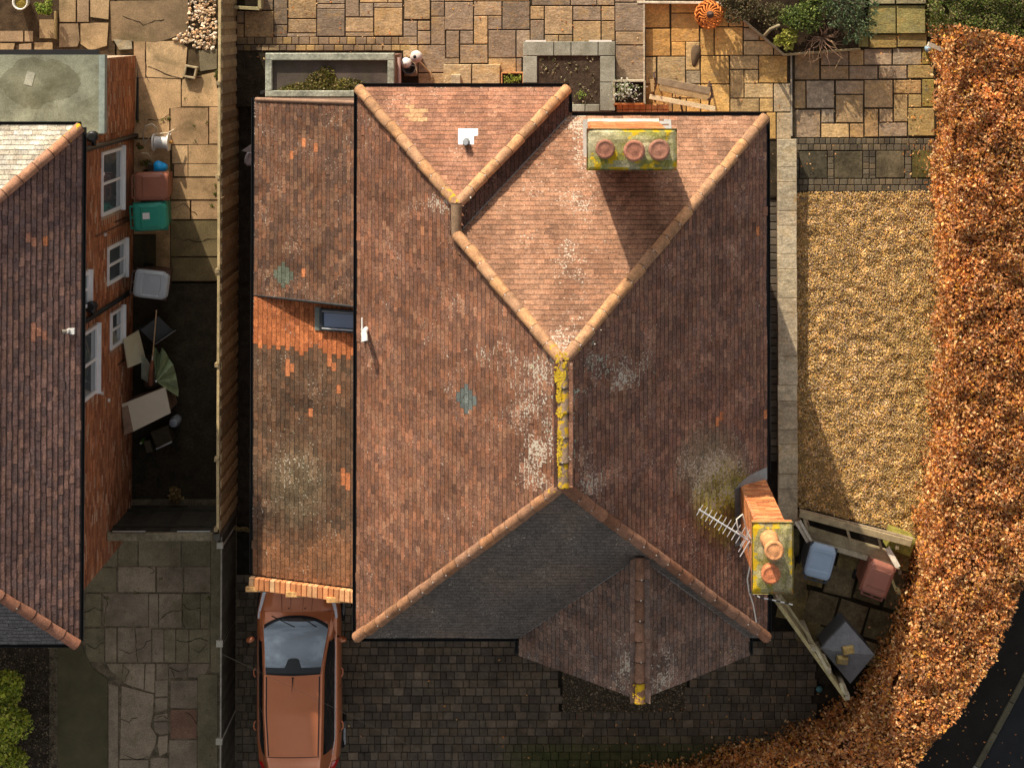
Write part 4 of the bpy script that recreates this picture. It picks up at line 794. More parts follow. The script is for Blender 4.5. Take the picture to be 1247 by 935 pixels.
poly_slab(al, [(134, 2), (229, 0), (230, 38), (205, 48), (190, 52), (136, 50)], .032, (0.24, 0.165, 0.095))
q = poly_slab(al, [(138, 48), (160, 50), (161, 60), (145, 61)], .06, (0.30, 0.26, 0.18), 'stone', 'loose_stone'); 
for pl in ([(72, 0), (92, 0), (92, 27), (72, 27)], [(94, 0), (108, 0), (108, 27), (94, 27)], [(110, 0), (133, 0), (132, 24), (110, 21)], [(72, 29), (95, 29), (97, 50), (94, 57), (72, 58)], [(98, 29), (118, 28), (132, 28), (130, 56), (110, 62), (98, 54)], [(0, 38), (28, 38), (28, 51), (0, 51)], [(30, 38), (40, 38), (40, 51), (30, 51)], [(48, 24), (66, 24), (66, 47), (48, 47)], [(0, 53), (18, 53), (16, 62), (0, 63)], [(23, 54), (38, 53), (38, 61), (23, 62)], [(42, 52), (64, 52), (64, 61), (42, 62)]):
    poly_slab(al, pl, .03, pick([(0.36, 0.25, 0.14), (0.42, 0.29, 0.16), (0.30, 0.21, 0.13)]))
tl = base('neighbour_back_yard', [(-40, -30), (142, -30), (142, 75), (-40, 75)], .0, (0.075, 0.05, 0.03))
gq = pxpoly([(230, -20), (262, -20), (265, 60), (240, 60), (228, 52), (205, 50), (228, 36)], .02)
pebbles('alley_stones', gq, .0, 420, .022, .05, [(0.62, 0.42, 0.24), (0.70, 0.52, 0.34), (0.55, 0.33, 0.18), (0.72, 0.60, 0.46)], lump=.04); tag(bpy.data.objects['alley_stones'], 'pale orange stones heaped along the fence, top left', 'stones')
ay = base('alley_yard', [(150, 343), (291, 343), (291, 612), (150, 612)], .0, (0.036, 0.029, 0.018), 'mossstone')
nd = base('neighbour_drive', [(60, 608), (288, 608), (288, 960), (60, 960)], .022, (0.15, 0.12, 0.08))
zd = Zm(0, 690, 3.818)
CON = [(0.27, 0.21, 0.148), (0.30, 0.23, 0.16), (0.245, 0.19, 0.135)]
DCO = [(0.20, 0.165, 0.10), (0.235, 0.19, 0.12)]
R4 = lambda r: [(r[0], r[1]), (r[2], r[1]), (r[2], r[3]), (r[0], r[3])]
for r in ((550, 0, 722, 117), (730, 0, 850, 117), (857, 0, 978, 117), (480, 125, 688, 275), (693, 125, 735, 282), (740, 125, 845, 282), (548, 283, 702, 443), (708, 290, 760, 443), (793, 527, 918, 655), (793, 663, 915, 797), (787, 805, 915, 960), (555, 897, 690, 960), (490, 283, 541, 440)):
    c = pick(CON); c = (0.22, 0.12, 0.08) if r[1] == 663 else c
    poly_slab(nd, R4(zd(r)), .03, c)
for r in ((398, 125, 470, 276), (850, 125, 930, 285), (934, 125, 975, 285), (400, 285, 485, 440), (765, 290, 815, 443), (820, 290, 876, 445), (881, 290, 975, 445), (395, 5, 540, 117), (920, 500, 1010, 960), (400, -150, 545, -3), (550, -150, 640, -3), (645, -150, 840, -3), (846, -150, 978, -3), (980, -150, 1030, 490)):
    poly_slab(nd, R4(zd(r)), .03, pick(DCO))
for pl in ([(495, 450), (570, 450), (566, 515), (520, 490)], [(575, 450), (672, 450), (668, 570), (610, 553), (568, 535)], [(678, 450), (720, 450), (718, 585), (672, 573)], [(728, 450), (780, 450), (782, 520), (728, 522)], [(785, 450), (870, 450), (868, 512), (785, 517)], [(875, 450), (975, 450), (960, 490), (930, 515), (875, 512)], [(566, 553), (715, 592), (712, 680), (700, 740), (728, 785), (722, 830), (690, 890), (558, 890)], [(722, 530), (780, 525), (780, 600), (722, 603)], [(722, 611), (780, 609), (776, 660), (745, 672), (722, 660)], [(720, 690), (778, 680), (780, 712), (716, 716)], [(716, 722), (780, 720), (782, 772), (745, 780), (720, 765)], [(738, 788), (780, 782), (778, 860), (742, 880), (732, 830)], [(700, 890), (740, 885), (780, 890), (782, 960), (700, 960)], [(505, 540), (550, 555), (548, 960), (505, 960)]):
    poly_slab(nd, [(zd((x, y, 0, 0))[0], zd((x, y, 0, 0))[1]) for x, y in pl], .03, pick(CON))
o = poly_slab(nd, [(zd((x, y, 0, 0))[0], zd((x, y, 0, 0))[1]) for x, y in ((268, 330), (370, 345), (395, 395), (430, 470), (500, 520), (500, 960), (268, 960))], .032, (0.10, 0.085, 0.045), 'asphalt', 'tarmac_strip')
bed = base('front_bed', [(-40, 775), (70, 775), (70, 960), (-40, 960)], .01, (0.055, 0.042, 0.03))
pebbles('front_bed_litter', pxpoly([(-30, 775), (69, 775), (69, 950), (-30, 950)], .01), .01, 3200, .008, .02, [(0.10, 0.075, 0.05), (0.16, 0.12, 0.08), (0.07, 0.05, 0.035), (0.24, 0.19, 0.12)], 'soil'); tag(bpy.data.objects['front_bed_litter'], 'dark bark litter over the front flower bed', 'bark')

# ================================================================== BOUNDARY FENCES
FX = -6.645; FT = 1.75
fe = wroot('boundary_fence', (FX, -5, 0), 'long brown vertical board fence with pale top rail between alley and garage', 'fence')
FB = [(0.36, 0.26, 0.14), (0.31, 0.225, 0.125), (0.41, 0.30, 0.17), (0.28, 0.20, 0.115)]
y = 0.6; y_end = -10.08; BM = MB(); BM.box((0, 0, FT / 2 - .02), (.02, .145, FT - .04), (1, 1, 1)); bme = BM.mesh('board'); bme.materials.append(MATS['wood'])
k = 0
while y > y_end:
    o = place('board', bme, None, fe); o.location = (FX + .028 + (.021 if k % 2 else 0), y - .06, random.uniform(-.012, .008)); o.rotation_euler = (random.gauss(0, .006), 0, random.gauss(0, .02)); o.color = (*mulc(pick(FB), random.uniform(.75, 1.25)), 1); y -= .13; k += 1
y = 0.6
while y > y_end + .1:
    e = max(y - 1.86, y_end); b = MB(); b.cham((0, 0, 0), (.055, abs(y - e) - .012, .035), (0.50, 0.38, 0.20), .006); o = b.build('top_rail', 'wood', fe); o.location = (FX, (y + e) / 2, FT - .02); o.rotation_euler[2] = random.gauss(0, .003); o.color = (*mulc((1, 1, 1), random.uniform(.8, 1.15)), 1)
    b = MB(); b.box((0, 0, FT / 2 + .0), (.075, .075, FT + .07), (0.36, 0.27, 0.15)); o = b.build('post', 'wood', fe); o.location = (FX - .03, e, 0); y = e
for zz in (.35, 1.35):
    b = MB(); b.box((FX - .02, (0.6 + y_end) / 2, zz), (.04, .6 - y_end, .08), (0.2, 0.14, 0.08)); b.build('rail', 'wood', fe)
f2 = wroot('front_fence', (FX, -13, 0), 'low dark panel fence with pale square post caps beside the car', 'fence')
F2T = 1.40; y = -10.2; k = 0
BM = MB(); BM.box((0, 0, F2T / 2 - .02), (.02, .14, F2T - .03), (1, 1, 1)); bme = BM.mesh('board'); bme.materials.append(MATS['wood'])
while y > -16.6:
    o = place('board', bme, None, f2); o.location = (FX + .02, y - .07, 0); o.rotation_euler = (0, 0, .1); o.color = (*mulc((0.06, 0.05, 0.035), random.uniform(.7, 1.2)), 1); y -= .142
for yy in (P(268, 783, F2T).y + 1.95, P(268, 783, F2T).y, P(265, 902, F2T).y, P(265, 902, F2T).y - 1.95):
    b = MB(); b.box((0, 0, F2T / 2), (.10, .10, F2T + .02), (0.36, 0.33, 0.27)); b.cham((0, 0, F2T + .01), (.13, .13, .03), (0.46, 0.43, 0.36), .012); o = b.build('post', 'concrete', f2); o.location = (FX - .02, yy, 0)
b = MB(); b.box((FX + .005, -13.4, F2T - .005), (.028, 6.4, .022), (0.30, 0.27, 0.22)); b.build('top_rail', 'wood', f2)
# side gate of the alley
ga = wroot('alley_gate', (-7.7, -10.1, 0), 'dark timber gate closing the alley, mossy beam along its top', 'gate')
gx0, gx1, gt_ = NWX + .02, FX - .06, 1.95
n = 14; wd = (gx1 - gx0) / n
for i in range(n):
    b = MB(); b.box((gx0 + wd * (i + .5), -10.12, .95), (wd - .006, .025, 1.84), mulc((0.035, 0.03, 0.022), random.uniform(.7, 1.3))); b.build('board', 'wood', ga)
b = MB(); b.cham(((gx0 + gx1) / 2, -10.16, gt_ - .05), (gx1 - gx0, .15, .07), (0.20, 0.17, 0.11), .012); b.build('top_beam', 'mossstone', ga)
for (xa, xb) in ((gx0 + .1, gx0 + .75), (gx1 - .7, gx1 - .05)):
    b = MB(); b.box(((xa + xb) / 2, -10.06, gt_ - .02), (xb - xa, .018, .02), (0.6, 0.6, 0.55)); b.build('edge_strip', 'metal', ga)
for zz in (.4, 1.5):
    b = MB(); b.box(((gx0 + gx1) / 2, -10.09, zz), (gx1 - gx0, .03, .09), (0.04, 0.035, 0.025)); b.build('rail', 'wood', ga)
b = MB(); b.box((FX - .01, -10.22, .9), (.12, .12, 1.8), (0.10, 0.09, 0.07)); b.build('post', 'wood', ga)

# ================================================================== DWARF WALL, GRAVEL BED
DW = .36
dw = wroot('dwarf_wall', (4.84, -6.4, 0), 'low garden wall topped with pale stone coping slabs along the gravel', 'wall')
wx0, wx1 = P(947, 300, DW).x, P(970.5, 300, DW).x; wy0_, wy1_ = P(950, 169.5, DW).y, P(950, 640, DW).y
b = MB(); b.box(((wx0 + wx1) / 2, (wy0_ + wy1_) / 2, DW / 2 - .02), (wx1 - wx0 - .05, wy0_ - wy1_ - .04, DW - .05), (0.22, 0.16, 0.11)); b.build('wall_core', 'brick', dw)
cuts = [169.5, 204, 222, 257, 275, 310, 328, 363.5, 381, 416, 434, 469, 488, 523, 541, 577, 595, 640]
for i in range(len(cuts) - 1):
    ya, yb = P(950, cuts[i], DW).y, P(950, cuts[i + 1], DW).y; b = MB(); b.cham((0, 0, 0), (wx1 - wx0, ya - yb - .008, .045), (1, 1, 1), .008); o = b.build('coping_slab', 'stone', dw)
    o.location = ((wx0 + wx1) / 2 + random.gauss(0, .004), (ya + yb) / 2, DW - .045); o.color = (*mulc(pick([(0.55, 0.45, 0.30), (0.50, 0.40, 0.27), (0.58, 0.48, 0.33), (0.46, 0.38, 0.26)]), random.uniform(.9, 1.08)), 1)
GP = [(968, 234), (1160, 232), (1160, 560), (1140, 680), (1080, 672), (968, 640)]
gb_ = sheet('gravel_bed', pxpoly(GP), .006, (0.42, 0.27, 0.11), 'soil')
def gcol(X, Y, C):
    C = C * (1 + .55 * np.array([noise.noise(Vector((a_ * 7, b_ * 7, 2.2))) + .6 * noise.noise(Vector((a_ * 16, b_ * 16, 5.2))) for a_, b_ in zip(X, Y)]))[:, None]; t = np.clip((X - 6.6) / 1.3, 0, 1) * np.clip((-3.8 - Y) / 2.5, 0, 1) * RNG.uniform(.2, 1, len(X)); return C * (1 - .45 * t[:, None]) + np.array([[0.34, 0.26, 0.04]]) * .45 * t[:, None]
GRV = [(0.76, 0.47, 0.16), (0.68, 0.40, 0.13), (0.82, 0.56, 0.26), (0.56, 0.34, 0.14), (0.46, 0.28, 0.14), (0.62, 0.42, 0.24), (0.72, 0.46, 0.16), (0.76, 0.58, 0.34), (0.66, 0.40, 0.11), (0.50, 0.35, 0.26), (0.74, 0.46, 0.13)]
pebbles('gravel', pxpoly(GP), .004, 70000, .008, .019, GRV, colfn=gcol, lump=.03); tag(bpy.data.objects['gravel'], 'golden gravel filling the bed between wall and beech hedge', 'gravel')

# ================================================================== ROAD CORNER
rd = sheet('road', [tuple(P(*q)[:2]) for q in ((1160, 985), (1190, 935), (1225, 870), (1260, 800), (1300, 700), (1500, 300), (1900, 300), (1900, 1500), (1000, 1500), (1100, 1080))], .002, (0.022, 0.023, 0.026), 'asphalt')
ft = [(1060, 985), (1118, 925), (1160, 860), (1200, 790), (1240, 700), (1290, 560), (1330, 300), (1500, 300), (1300, 700), (1260, 800), (1225, 870), (1190, 935), (1160, 985)]
fp = sheet('footway', pxpoly(ft), .11, (0.020, 0.018, 0.016), 'asphalt', thick=.12)
kl = [(1300, 700), (1262, 796), (1247, 826), (1232, 855), (1212, 892), (1190, 933), (1166, 975), (1140, 1020)]
for i in range(len(kl) - 1):
    a, c = P(*kl[i], .12), P(*kl[i + 1], .12); d = c - a; b = MB(); b.cham((0, 0, 0), (d.length - .012, .13, .13), (1, 1, 1), .015); o = b.build('kerb_stone', 'concrete', fp); o.location = ((a.x + c.x) / 2, (a.y + c.y) / 2, 0); o.rotation_euler[2] = math.atan2(d.y, d.x); o.color = (*mulc((0.13, 0.115, 0.075) if i < 5 else (0.26, 0.25, 0.22), random.uniform(.85, 1.15)), 1)

# ================================================================== HEDGES
HT = 1.75
inner = [(1143, 30), (1141, 120), (1140, 240), (1139, 380), (1137, 500), (1128, 570), (1116, 640), (1112, 690), (1094, 742), (1066, 800), (1040, 846), (965, 884), (850, 922), (700, 955), (640, 965)]
outer = [(640, 1090), (900, 1080), (1060, 1000), (1117, 935), (1168, 870), (1213, 800), (1245, 725), (1275, 640), (1300, 520), (1320, 300), (1320, 60)]
ip = [P(x, y, 0.0) for x, y in inner]; op = [P(x, y, HT) for x, y in outer]
hp = [(p.x, p.y) for p in ip] + [(p.x, p.y) for p in op]
hg = wroot('beech_hedge', (8.6, -9, 0), 'clipped beech hedge in copper brown winter leaf, curving round the corner', 'hedge')
def hedge_leaves(poly, edge, top, n_top, n_side, size, pal, under, tops=.14, rough=1.3, holes=.0):
    xs = [q[0] for q in poly]; ys = [q[1] for q in poly]; X = RNG.uniform(max(-9, min(xs)), min(10.6, max(xs)), n_top * 3); Y = RNG.uniform(max(-17.2, min(ys)), min(1.2, max(ys)), n_top * 3)
    k = inpoly_np(X, Y, poly); X, Y = X[k][:n_top], Y[k][:n_top]
    hn = np.array([noise.noise(Vector((x * rough, y * rough, 4.2))) * .7 + noise.noise(Vector((x * 3.3, y * 3.3, 1.2))) * .45 for x, y in zip(X, Y)])
    Z = top + hn * tops - RNG.exponential(.05, len(X)); p = [np.stack([X, Y, Z], 1)]
    e = [Vector((q[0], q[1])) for q in edge]; seg = [(e[i + 1] - e[i]).length for i in range(len(e) - 1)]; tot = sum(seg); cum = np.cumsum([0] + seg); s = RNG.uniform(0, tot, n_side)
    ii = np.clip(np.searchsorted(cum, s) - 1, 0, len(seg) - 1); E0 = np.array(e)[:-1][ii]; D = (np.array(e)[1:] - np.array(e)[:-1])[ii]; t = ((s - cum[ii]) / np.array(seg)[ii])[:, None]
    q = E0 + D * t; nr = np.stack([-D[:, 1], D[:, 0]], 1); nr /= np.linalg.norm(nr, axis=1)[:, None]; zz = RNG.uniform(0.02, 1, n_side) ** .8 * top
    w_ = np.array([noise.noise(Vector((a * 1.7, b * 1.7, c * 1.7))) for (a, b), c in zip(q, zz)]); off = w_ * .20 - RNG.exponential(.05, n_side) + .02
    return np.vstack(p + [np.hstack([q + nr * (-off)[:, None] * under, zz[:, None]])])
COP = [(0.92, 0.60, 0.28), (0.78, 0.32, 0.08), (0.66, 0.25, 0.06), (0.86, 0.42, 0.13), (0.46, 0.17, 0.05), (0.90, 0.54, 0.22), (0.26, 0.10, 0.04), (0.62, 0.28, 0.10), (0.50, 0.24, 0.13), (0.75, 0.38, 0.06), (0.58, 0.22, 0.06), (0.70, 0.36, 0.14)]
lp = hedge_leaves(hp, [(p.x, p.y) for p in ip], HT, 92000, 30000, .06, COP, -1.0, tops=.19, rough=2.2)
lc = palcols(COP, len(lp), .3) * (.95 + .32 * np.array([noise.noise(Vector((a_ * 2.6, b_ * 2.6, c_ * 2.6))) for a_, b_, c_ in lp]))[:, None]
o = place('foliage', leafmesh('foliage', lp, .078, lc, up=.35, asp=.6), 'dryleaf', hg); o['kind'] = 'stuff'
b = MB(); cxh = [(p.x + .12, p.y - .1) for p in ip]; b.prism(cxh + [(p.x - .05, p.y + .05) for p in op], -.02, HT - .22, (0.12, 0.055, 0.022)); b.build('twig_core', 'soil', hg)
b = MB()
for i in range(150):
    k = random.random() * (len(ip) - 1); j = int(k); q = ip[j].lerp(ip[j + 1], k - j) + Vector((.2 + random.random() * .5, -.1 - random.random() * .3, 0)); b.tube([q, q + Vector((random.uniform(-.1, .1), random.uniform(-.1, .1), HT * .95))], [.014, .004], (0.10, 0.07, 0.05), 5, False)
o = b.build('stems', 'wood', hg); o['kind'] = 'stuff'
# green hedge in the top right corner
g_in = [(1131, -40), (1134, 0), (1140, 20), (1148, 36), (1160, 52), (1172, 48)]; g_out = [(1178, 42), (1192, 34), (1208, 44), (1228, 52), (1250, 52), (1330, 50), (1330, -60)]
gpoly = [(P(x, y, .3).x, P(x, y, .3).y) for x, y in g_in] + [(P(x, y, 1.5).x, P(x, y, 1.5).y) for x, y in g_out]
gh_ = wroot('green_hedge', (9, -.1, 0), 'green clipped hedge in the top right corner', 'hedge')
GRN = [(0.14, 0.17, 0.035), (0.20, 0.21, 0.05), (0.10, 0.13, 0.03), (0.26, 0.24, 0.07), (0.17, 0.14, 0.06), (0.12, 0.19, 0.03), (0.23, 0.19, 0.10)]
gl = hedge_leaves(gpoly, gpoly[:6], 1.5, 11000, 3500, .05, GRN, -1.0, .2, 1.8); o = place('foliage', leafmesh('foliage', gl, .05, palcols(GRN, len(gl), .3), up=.4), 'leaf', gh_); o['kind'] = 'stuff'
b = MB(); b.prism([(x + .08, y + .05) for x, y in gpoly], -.02, 1.22, (0.03, 0.035, 0.012)); b.build('twig_core', 'soil', gh_)

# ================================================================== PLANTING BED WITH RAISED EDGE, SHRUBS, STEPS
BZ = .30
pbx = [(780, -40), (780, 1.5), (881, 3), (955, 66), (1047, 60), (1060, -40)]
pb_ = wroot('raised_planting_bed', (5.2, .2, 0), 'raised soil bed with thin pale timber edging at the top right', 'planting bed')
b = MB(); b.prism(pxpoly(pbx, BZ), -.02, BZ - .05, (0.045, 0.03, 0.018)); b.build('soil', 'soil', pb_)
for (a, c, cl) in (((776, 3), (881, 4), (0.66, 0.56, 0.42)), ((881, 4), (955, 67), (0.42, 0.32, 0.20)), ((955, 67), (1048, 60), (0.44, 0.32, 0.17))):
    a, c = P(*a, BZ), P(*c, BZ); d = c - a; b = MB(); b.cham((0, 0, 0), (d.length, .05, BZ), (1, 1, 1), .006); o = b.build('edging_board', 'wood', pb_); o.location = ((a.x + c.x) / 2, (a.y + c.y) / 2, 0); o.rotation_euler[2] = math.atan2(d.y, d.x); o.color = (*cl, 1)
b = MB(); q = P(1053, 45, .45); b.cham((q.x, q.y, 0), (.16, .42, .45), (0.28, 0.23, 0.08), .012); b.build('post', 'wood', pb_)
def shrub(name, px, py, z, r, n, size, pal, label, stems=4, m='leaf', lumps=8, up=.35, base=BZ - .05):
    c = P(px, py, z); t = wroot(name, (c.x, c.y, base), label, 'shrub')
    p = blob_pos((c.x, c.y, z), r, n, lumps=lumps); p[:, 2] = np.maximum(p[:, 2], base + .02); o = place('foliage', leafmesh('foliage', p, size, palcols(pal, n, .35), up=up), m, t); o['kind'] = 'stuff'
    b = MB()
    for i in range(stems):
        a = i * 2.4; b.tube([(c.x, c.y, base - .03), (c.x + .3 * r[0] * math.cos(a), c.y + .3 * r[1] * math.sin(a), base + (z - base) * .6), (c.x + .7 * r[0] * math.cos(a), c.y + .7 * r[1] * math.sin(a), z + r[2] * .3)], [.022, .014, .005], (0.11, 0.075, 0.05), 6)
    b.build('stems', 'wood', t); return t
DG = [(0.06, 0.09, 0.025), (0.09, 0.12, 0.03), (0.04, 0.06, 0.02), (0.13, 0.14, 0.04)]
shrub('shrub', 905, 6, .52, (.5, .38, .16), 1500, .06, [(0.10, 0.085, 0.03), (0.16, 0.12, 0.06), (0.07, 0.065, 0.025), (0.20, 0.15, 0.08)], 'brownish shrub just right of the orange fire globe')
shrub('shrub', 938, 18, .50, (.42, .36, .13), 1100, .05, [(0.17, 0.13, 0.07), (0.11, 0.09, 0.04), (0.22, 0.17, 0.09), (0.09, 0.10, 0.03)], 'sparse brown-green shrub in the middle of the raised bed')
shrub('shrub', 985, 10, .58, (.62, .45, .20), 2400, .06, [(0.09, 0.14, 0.025), (0.14, 0.18, 0.04), (0.06, 0.09, 0.02), (0.22, 0.25, 0.06)], 'glossy green shrub at the top of the raised bed')
shrub('yellow_shrub', 957, 48, .54, (.26, .27, .13), 420, .085, [(0.42, 0.42, 0.07), (0.34, 0.36, 0.06), (0.50, 0.46, 0.12), (0.26, 0.30, 0.05)], 'bright yellow-green shrub spilling over the bed corner', lumps=6)
def conifer(px, py, z, label, dirs, L):
    c = P(px, py, z); t = wroot('conifer_shrub', (c.x, c.y, BZ - .05), label, 'shrub'); pos = []; b = MB(); b.tube([(c.x, c.y, BZ - .05), (c.x, c.y, z - .1)], [.03, .02], (0.1, 0.07, 0.05), 6)
    for i in range(dirs):
        a = 2 * math.pi * i / dirs + random.uniform(-.2, .2); l = L * random.uniform(.6, 1.1); p0 = Vector((c.x, c.y, z)); p1 = p0 + Vector((math.cos(a) * l, math.sin(a) * l, random.uniform(-.10, .08))); b.tube([p0, p0.lerp(p1, .5) + Vector((0, 0, .08)), p1], [.014, .009, .003], (0.1, 0.07, 0.05), 5, False)
        for k in range(95):
            f = random.random() ** .7; q = p0.lerp(p1, f); sp = .17 * (1.1 - f) + .02; pos.append((q.x + random.gauss(0, sp * .6), q.y + random.gauss(0, sp * .6), q.z + .06 * math.sin(f * 3) + random.gauss(0, .04)))
    b.build('branches', 'wood', t); pos = np.array(pos); o = place('foliage', leafmesh('foliage', pos, .07, palcols([(0.10, 0.15, 0.07), (0.14, 0.19, 0.09), (0.07, 0.10, 0.045), (0.18, 0.23, 0.10)], len(pos), .3), up=.5, asp=.35), 'leaf', t); o['kind'] = 'stuff'
conifer(1028, 4, .66, 'spreading dark green conifer at the head of the steps', 15, .75); conifer(1044, 28, .60, 'feathery conifer branches hanging over the gate post by the steps', 9, .45)
q0 = P(1003, 45, .55); tw = wroot('bare_shrub', (q0.x, q0.y, BZ - .05), 'leafless reddish twiggy shrub hanging over the right patio', 'shrub')
for i in range(26):
    a = random.uniform(0, 2 * math.pi); l = random.uniform(.25, .55); b = MB(); pts = [Vector((q0.x, q0.y, BZ - .05)), Vector((q0.x + .1 * math.cos(a), q0.y + .1 * math.sin(a), .5))]; p = pts[-1].copy()
    for s_ in range(4): a += random.gauss(0, .45); p = p + Vector((math.cos(a) * l / 3.2, math.sin(a) * l / 3.2, random.uniform(-.03, .04))); pts.append(p.copy())
    b.tube(pts, [.013, .011, .009, .007, .005, .003], mulc((0.32, 0.19, 0.12), random.uniform(.7, 1.4)), 5, False); b.build('branch', 'wood', tw)
for (ax, ay, bx_, by_, cx2, cy2) in ((1012, 50, 1025, 68, 1015, 88), (998, 55, 1000, 70, 988, 75)):
    b = MB(); b.tube([P(ax, ay, .50), P(bx_, by_, .42), P(cx2, cy2, .25)], [.018, .014, .006], (0.45, 0.30, 0.16), 6); b.build('branch', 'wood', tw)
b = MB(); a, m_, c = P(931, 44, .45), P(938, 36, .75), P(949, 31, .6); b.tube([a, m_, c], [.035, .035, .03], (0.28, 0.22, 0.13), 8); o = b.build('bent_branch', 'wood'); tag(o, 'thick curved branch lying in the raised bed behind the yellow shrub', 'branch')
# steps up from the right patio
sp_ = base('garden_steps', [(1056, -30), (1136, -30), (1136, 45), (1056, 45)], .05, (0.10, 0.085, 0.03))
slabs(sp_, [(1058, 7, 1091, 41), (1092.5, 7, 1127, 41)], .13, [(0.30, 0.25, 0.09), (0.34, 0.27, 0.10)], 'stone', th=.06, name='step_slab')
slabs(sp_, [(1058, -25, 1090, 5), (1092, -25, 1128, 5)], .17, [(0.30, 0.25, 0.14)], 'stone', th=.12, name='step_slab')
slabs(sp_, [(1059, 42.5, 1092, 58.5), (1093.5, 41.5, 1128.5, 57.5)], .075, [(0.38, 0.26, 0.09), (0.42, 0.28, 0.09)], 'stone', th=.07, name='step_slab')
b = MB(); a, c = P(1131, 54, .75), P(1150, 62, .62); d = c - a; b.box((0, 0, 0), (d.length, .09, .06), (0.62, 0.54, 0.42)); o = b.build('loose_plank', 'wood'); o.location = (a + c) / 2; o.rotation_euler = (0, .2, math.atan2(d.y, d.x)); tag(o, 'short pale plank end stuck in the hedge beside the steps', 'plank')
q = P(1133, 60, .35); b = MB(); b.lathe([(.05, 0), (.07, .05), (.06, .10), (.02, .12)], (0, 0, 0), (0.30, 0.42, 0.52), 10, wob=.1); o = b.build('blue_rag', 'plastic'); o.location = (q.x, q.y, .05); tag(o, 'small pale blue bundle at the foot of the steps', 'rag')
# bush bottom left
c = P(8, 880, .6); t = wroot('laurel_bush', (c.x, c.y, 0), 'bright yellow-green bush at the bottom left corner', 'shrub')
YG = [(0.42, 0.47, 0.05), (0.56, 0.58, 0.08), (0.26, 0.33, 0.04), (0.66, 0.64, 0.14), (0.14, 0.18, 0.03)]
ps = [blob_pos((P(px, py, z).x, P(px, py, z).y, z), r, n, lumps=9) for px, py, z, r, n in ((5, 845, .65, (.5, .5, .45), 1500), (12, 890, .7, (.52, .55, .5), 1900), (0, 930, .6, (.55, .5, .45), 1500))]
ps = np.vstack(ps); o = place('foliage', leafmesh('foliage', ps, .085, palcols(YG, len(ps), .3), up=.45), 'leaf', t); o['kind'] = 'stuff'
b = MB()
for i in range(12): a = i * .52; b.tube([(c.x, c.y, 0), (c.x + .3 * math.cos(a), c.y + .45 * math.sin(a), .5)], [.03, .01], (0.1, 0.08, 0.05), 6)
b.build('stems', 'wood', t)

# ================================================================== CAR
CW = P(361.5, 800, 1.0).x
car = root('parked_car', (CW, -13.37, 0), 'copper brown compact car parked nose-in under the garage coping', 'car', rz=.006)
def lerpk(tab, y):
    for (a, va), (b_, vb_) in zip(tab, tab[1:]):
        if b_ <= y <= a: t = (a - y) / (a - b_); t = t * t * (3 - 2 * t) * .5 + t * .5; return va + (vb_ - va) * t
    return tab[0][1] if y > tab[0][0] else tab[-1][1]
wl = [(2.05, .50), (1.95, .68), (1.7, .80), (1.3, .855), (.6, .86), (-1.2, .865), (-1.6, .83), (-1.9, .72), (-2.02, .58)]
tz = [(2.05, .62), (1.95, .78), (1.75, .88), (1.4, .97), (1.2, 1.0), (-1.7, 1.0), (-1.95, .95), (-2.02, .80)]
PC = (0.64, 0.205, 0.08)
def bodypt(u, v):
    y = 2.05 - 4.07 * u; w_ = lerpk(wl, y); t = lerpk(tz, y); a = v * 2 - 1; s_ = math.copysign(1, a); a = abs(a)
    prof = [(0, t + .02), (.35, t + .012), (.62, t - .005), (.82, t - .05), (.95, t - .13), (1.0, t - .26), (1.0, t - .45), (.97, .32), (.90, .22)]
    x = a * 8; i = min(7, int(x)); f = x - i; q = (prof[i][0] * (1 - f) + prof[i + 1][0] * f, prof[i][1] * (1 - f) + prof[i + 1][1] * f)
    return (s_ * q[0] * w_, y, max(.2, q[1]))
b = MB(); b.grid(bodypt, 56, 40, PC); b.box((0, 0, .26), (1.5, 3.7, .12), (.02, .02, .02)); cb_ = b.build('body', 'paint', car)
zr = [(1.40, .99), (1.2, 1.10), (.36, 1.50), (-.4, 1.565), (-1.28, 1.50), (-1.62, 1.40), (-1.88, 1.0)]
wr = [(1.40, .70), (.36, .565), (-.4, .56), (-1.28, .53), (-1.62, .50), (-1.88, .56)]
wbt = [(1.40, .745), (.6, .775), (-1.1, .765), (-1.5, .70), (-1.88, .60)]
def gh(y, t, off=0.0):
    Z, W1, W2 = lerpk(zr, y), lerpk(wr, y), lerpk(wbt, y); s_ = math.copysign(1, t); a = abs(t)
    if a < .5: f = a / .5; x = W1 * f; z = Z - .035 * f ** 2.5
    elif a < .58: f = (a - .5) / .08; x = W1 + .03 * f; z = Z - .035 - .035 * f
    else: f = (a - .58) / .42; x = W1 + .03 + (W2 - W1 - .03) * f + .02 * math.sin(math.pi * f); z = Z - .07 + (max(.93, min(.97, Z - .08)) - Z + .07) * f
    return Vector((s_ * x, y, z + off * (1 - a * .6))) + Vector((s_ * off * a, 0, 0))
b = MB(); b.grid(lambda u, v: gh(1.40 - 3.28 * u, -1 + 2 * v), 48, 44, PC); b.build('cabin', 'paint', car)
def patch(name, yf, tf, m, col, nu=20, nv=20, off=.006):
    b = MB(); b.grid(lambda u, v: gh(yf(u, v), tf(u, v), off), nu, nv, col); return b.build(name, m, car)
patch('windscreen', lambda u, v: (1.30 - .20 * abs(2 * v - 1) ** 2.4) * (1 - u) + .37 * u, lambda u, v: -.485 + .97 * v, 'carglass', (0.24, 0.28, 0.32))
patch('windscreen_band', lambda u, v: (.47 + .16 * max(0, 1 - ((2 * v - 1) / .26) ** 4) ** .5) * (1 - u) + .37 * u, lambda u, v: -.48 + .96 * v, 'plastic', (0.03, 0.035, 0.04), 6, 40, .010)
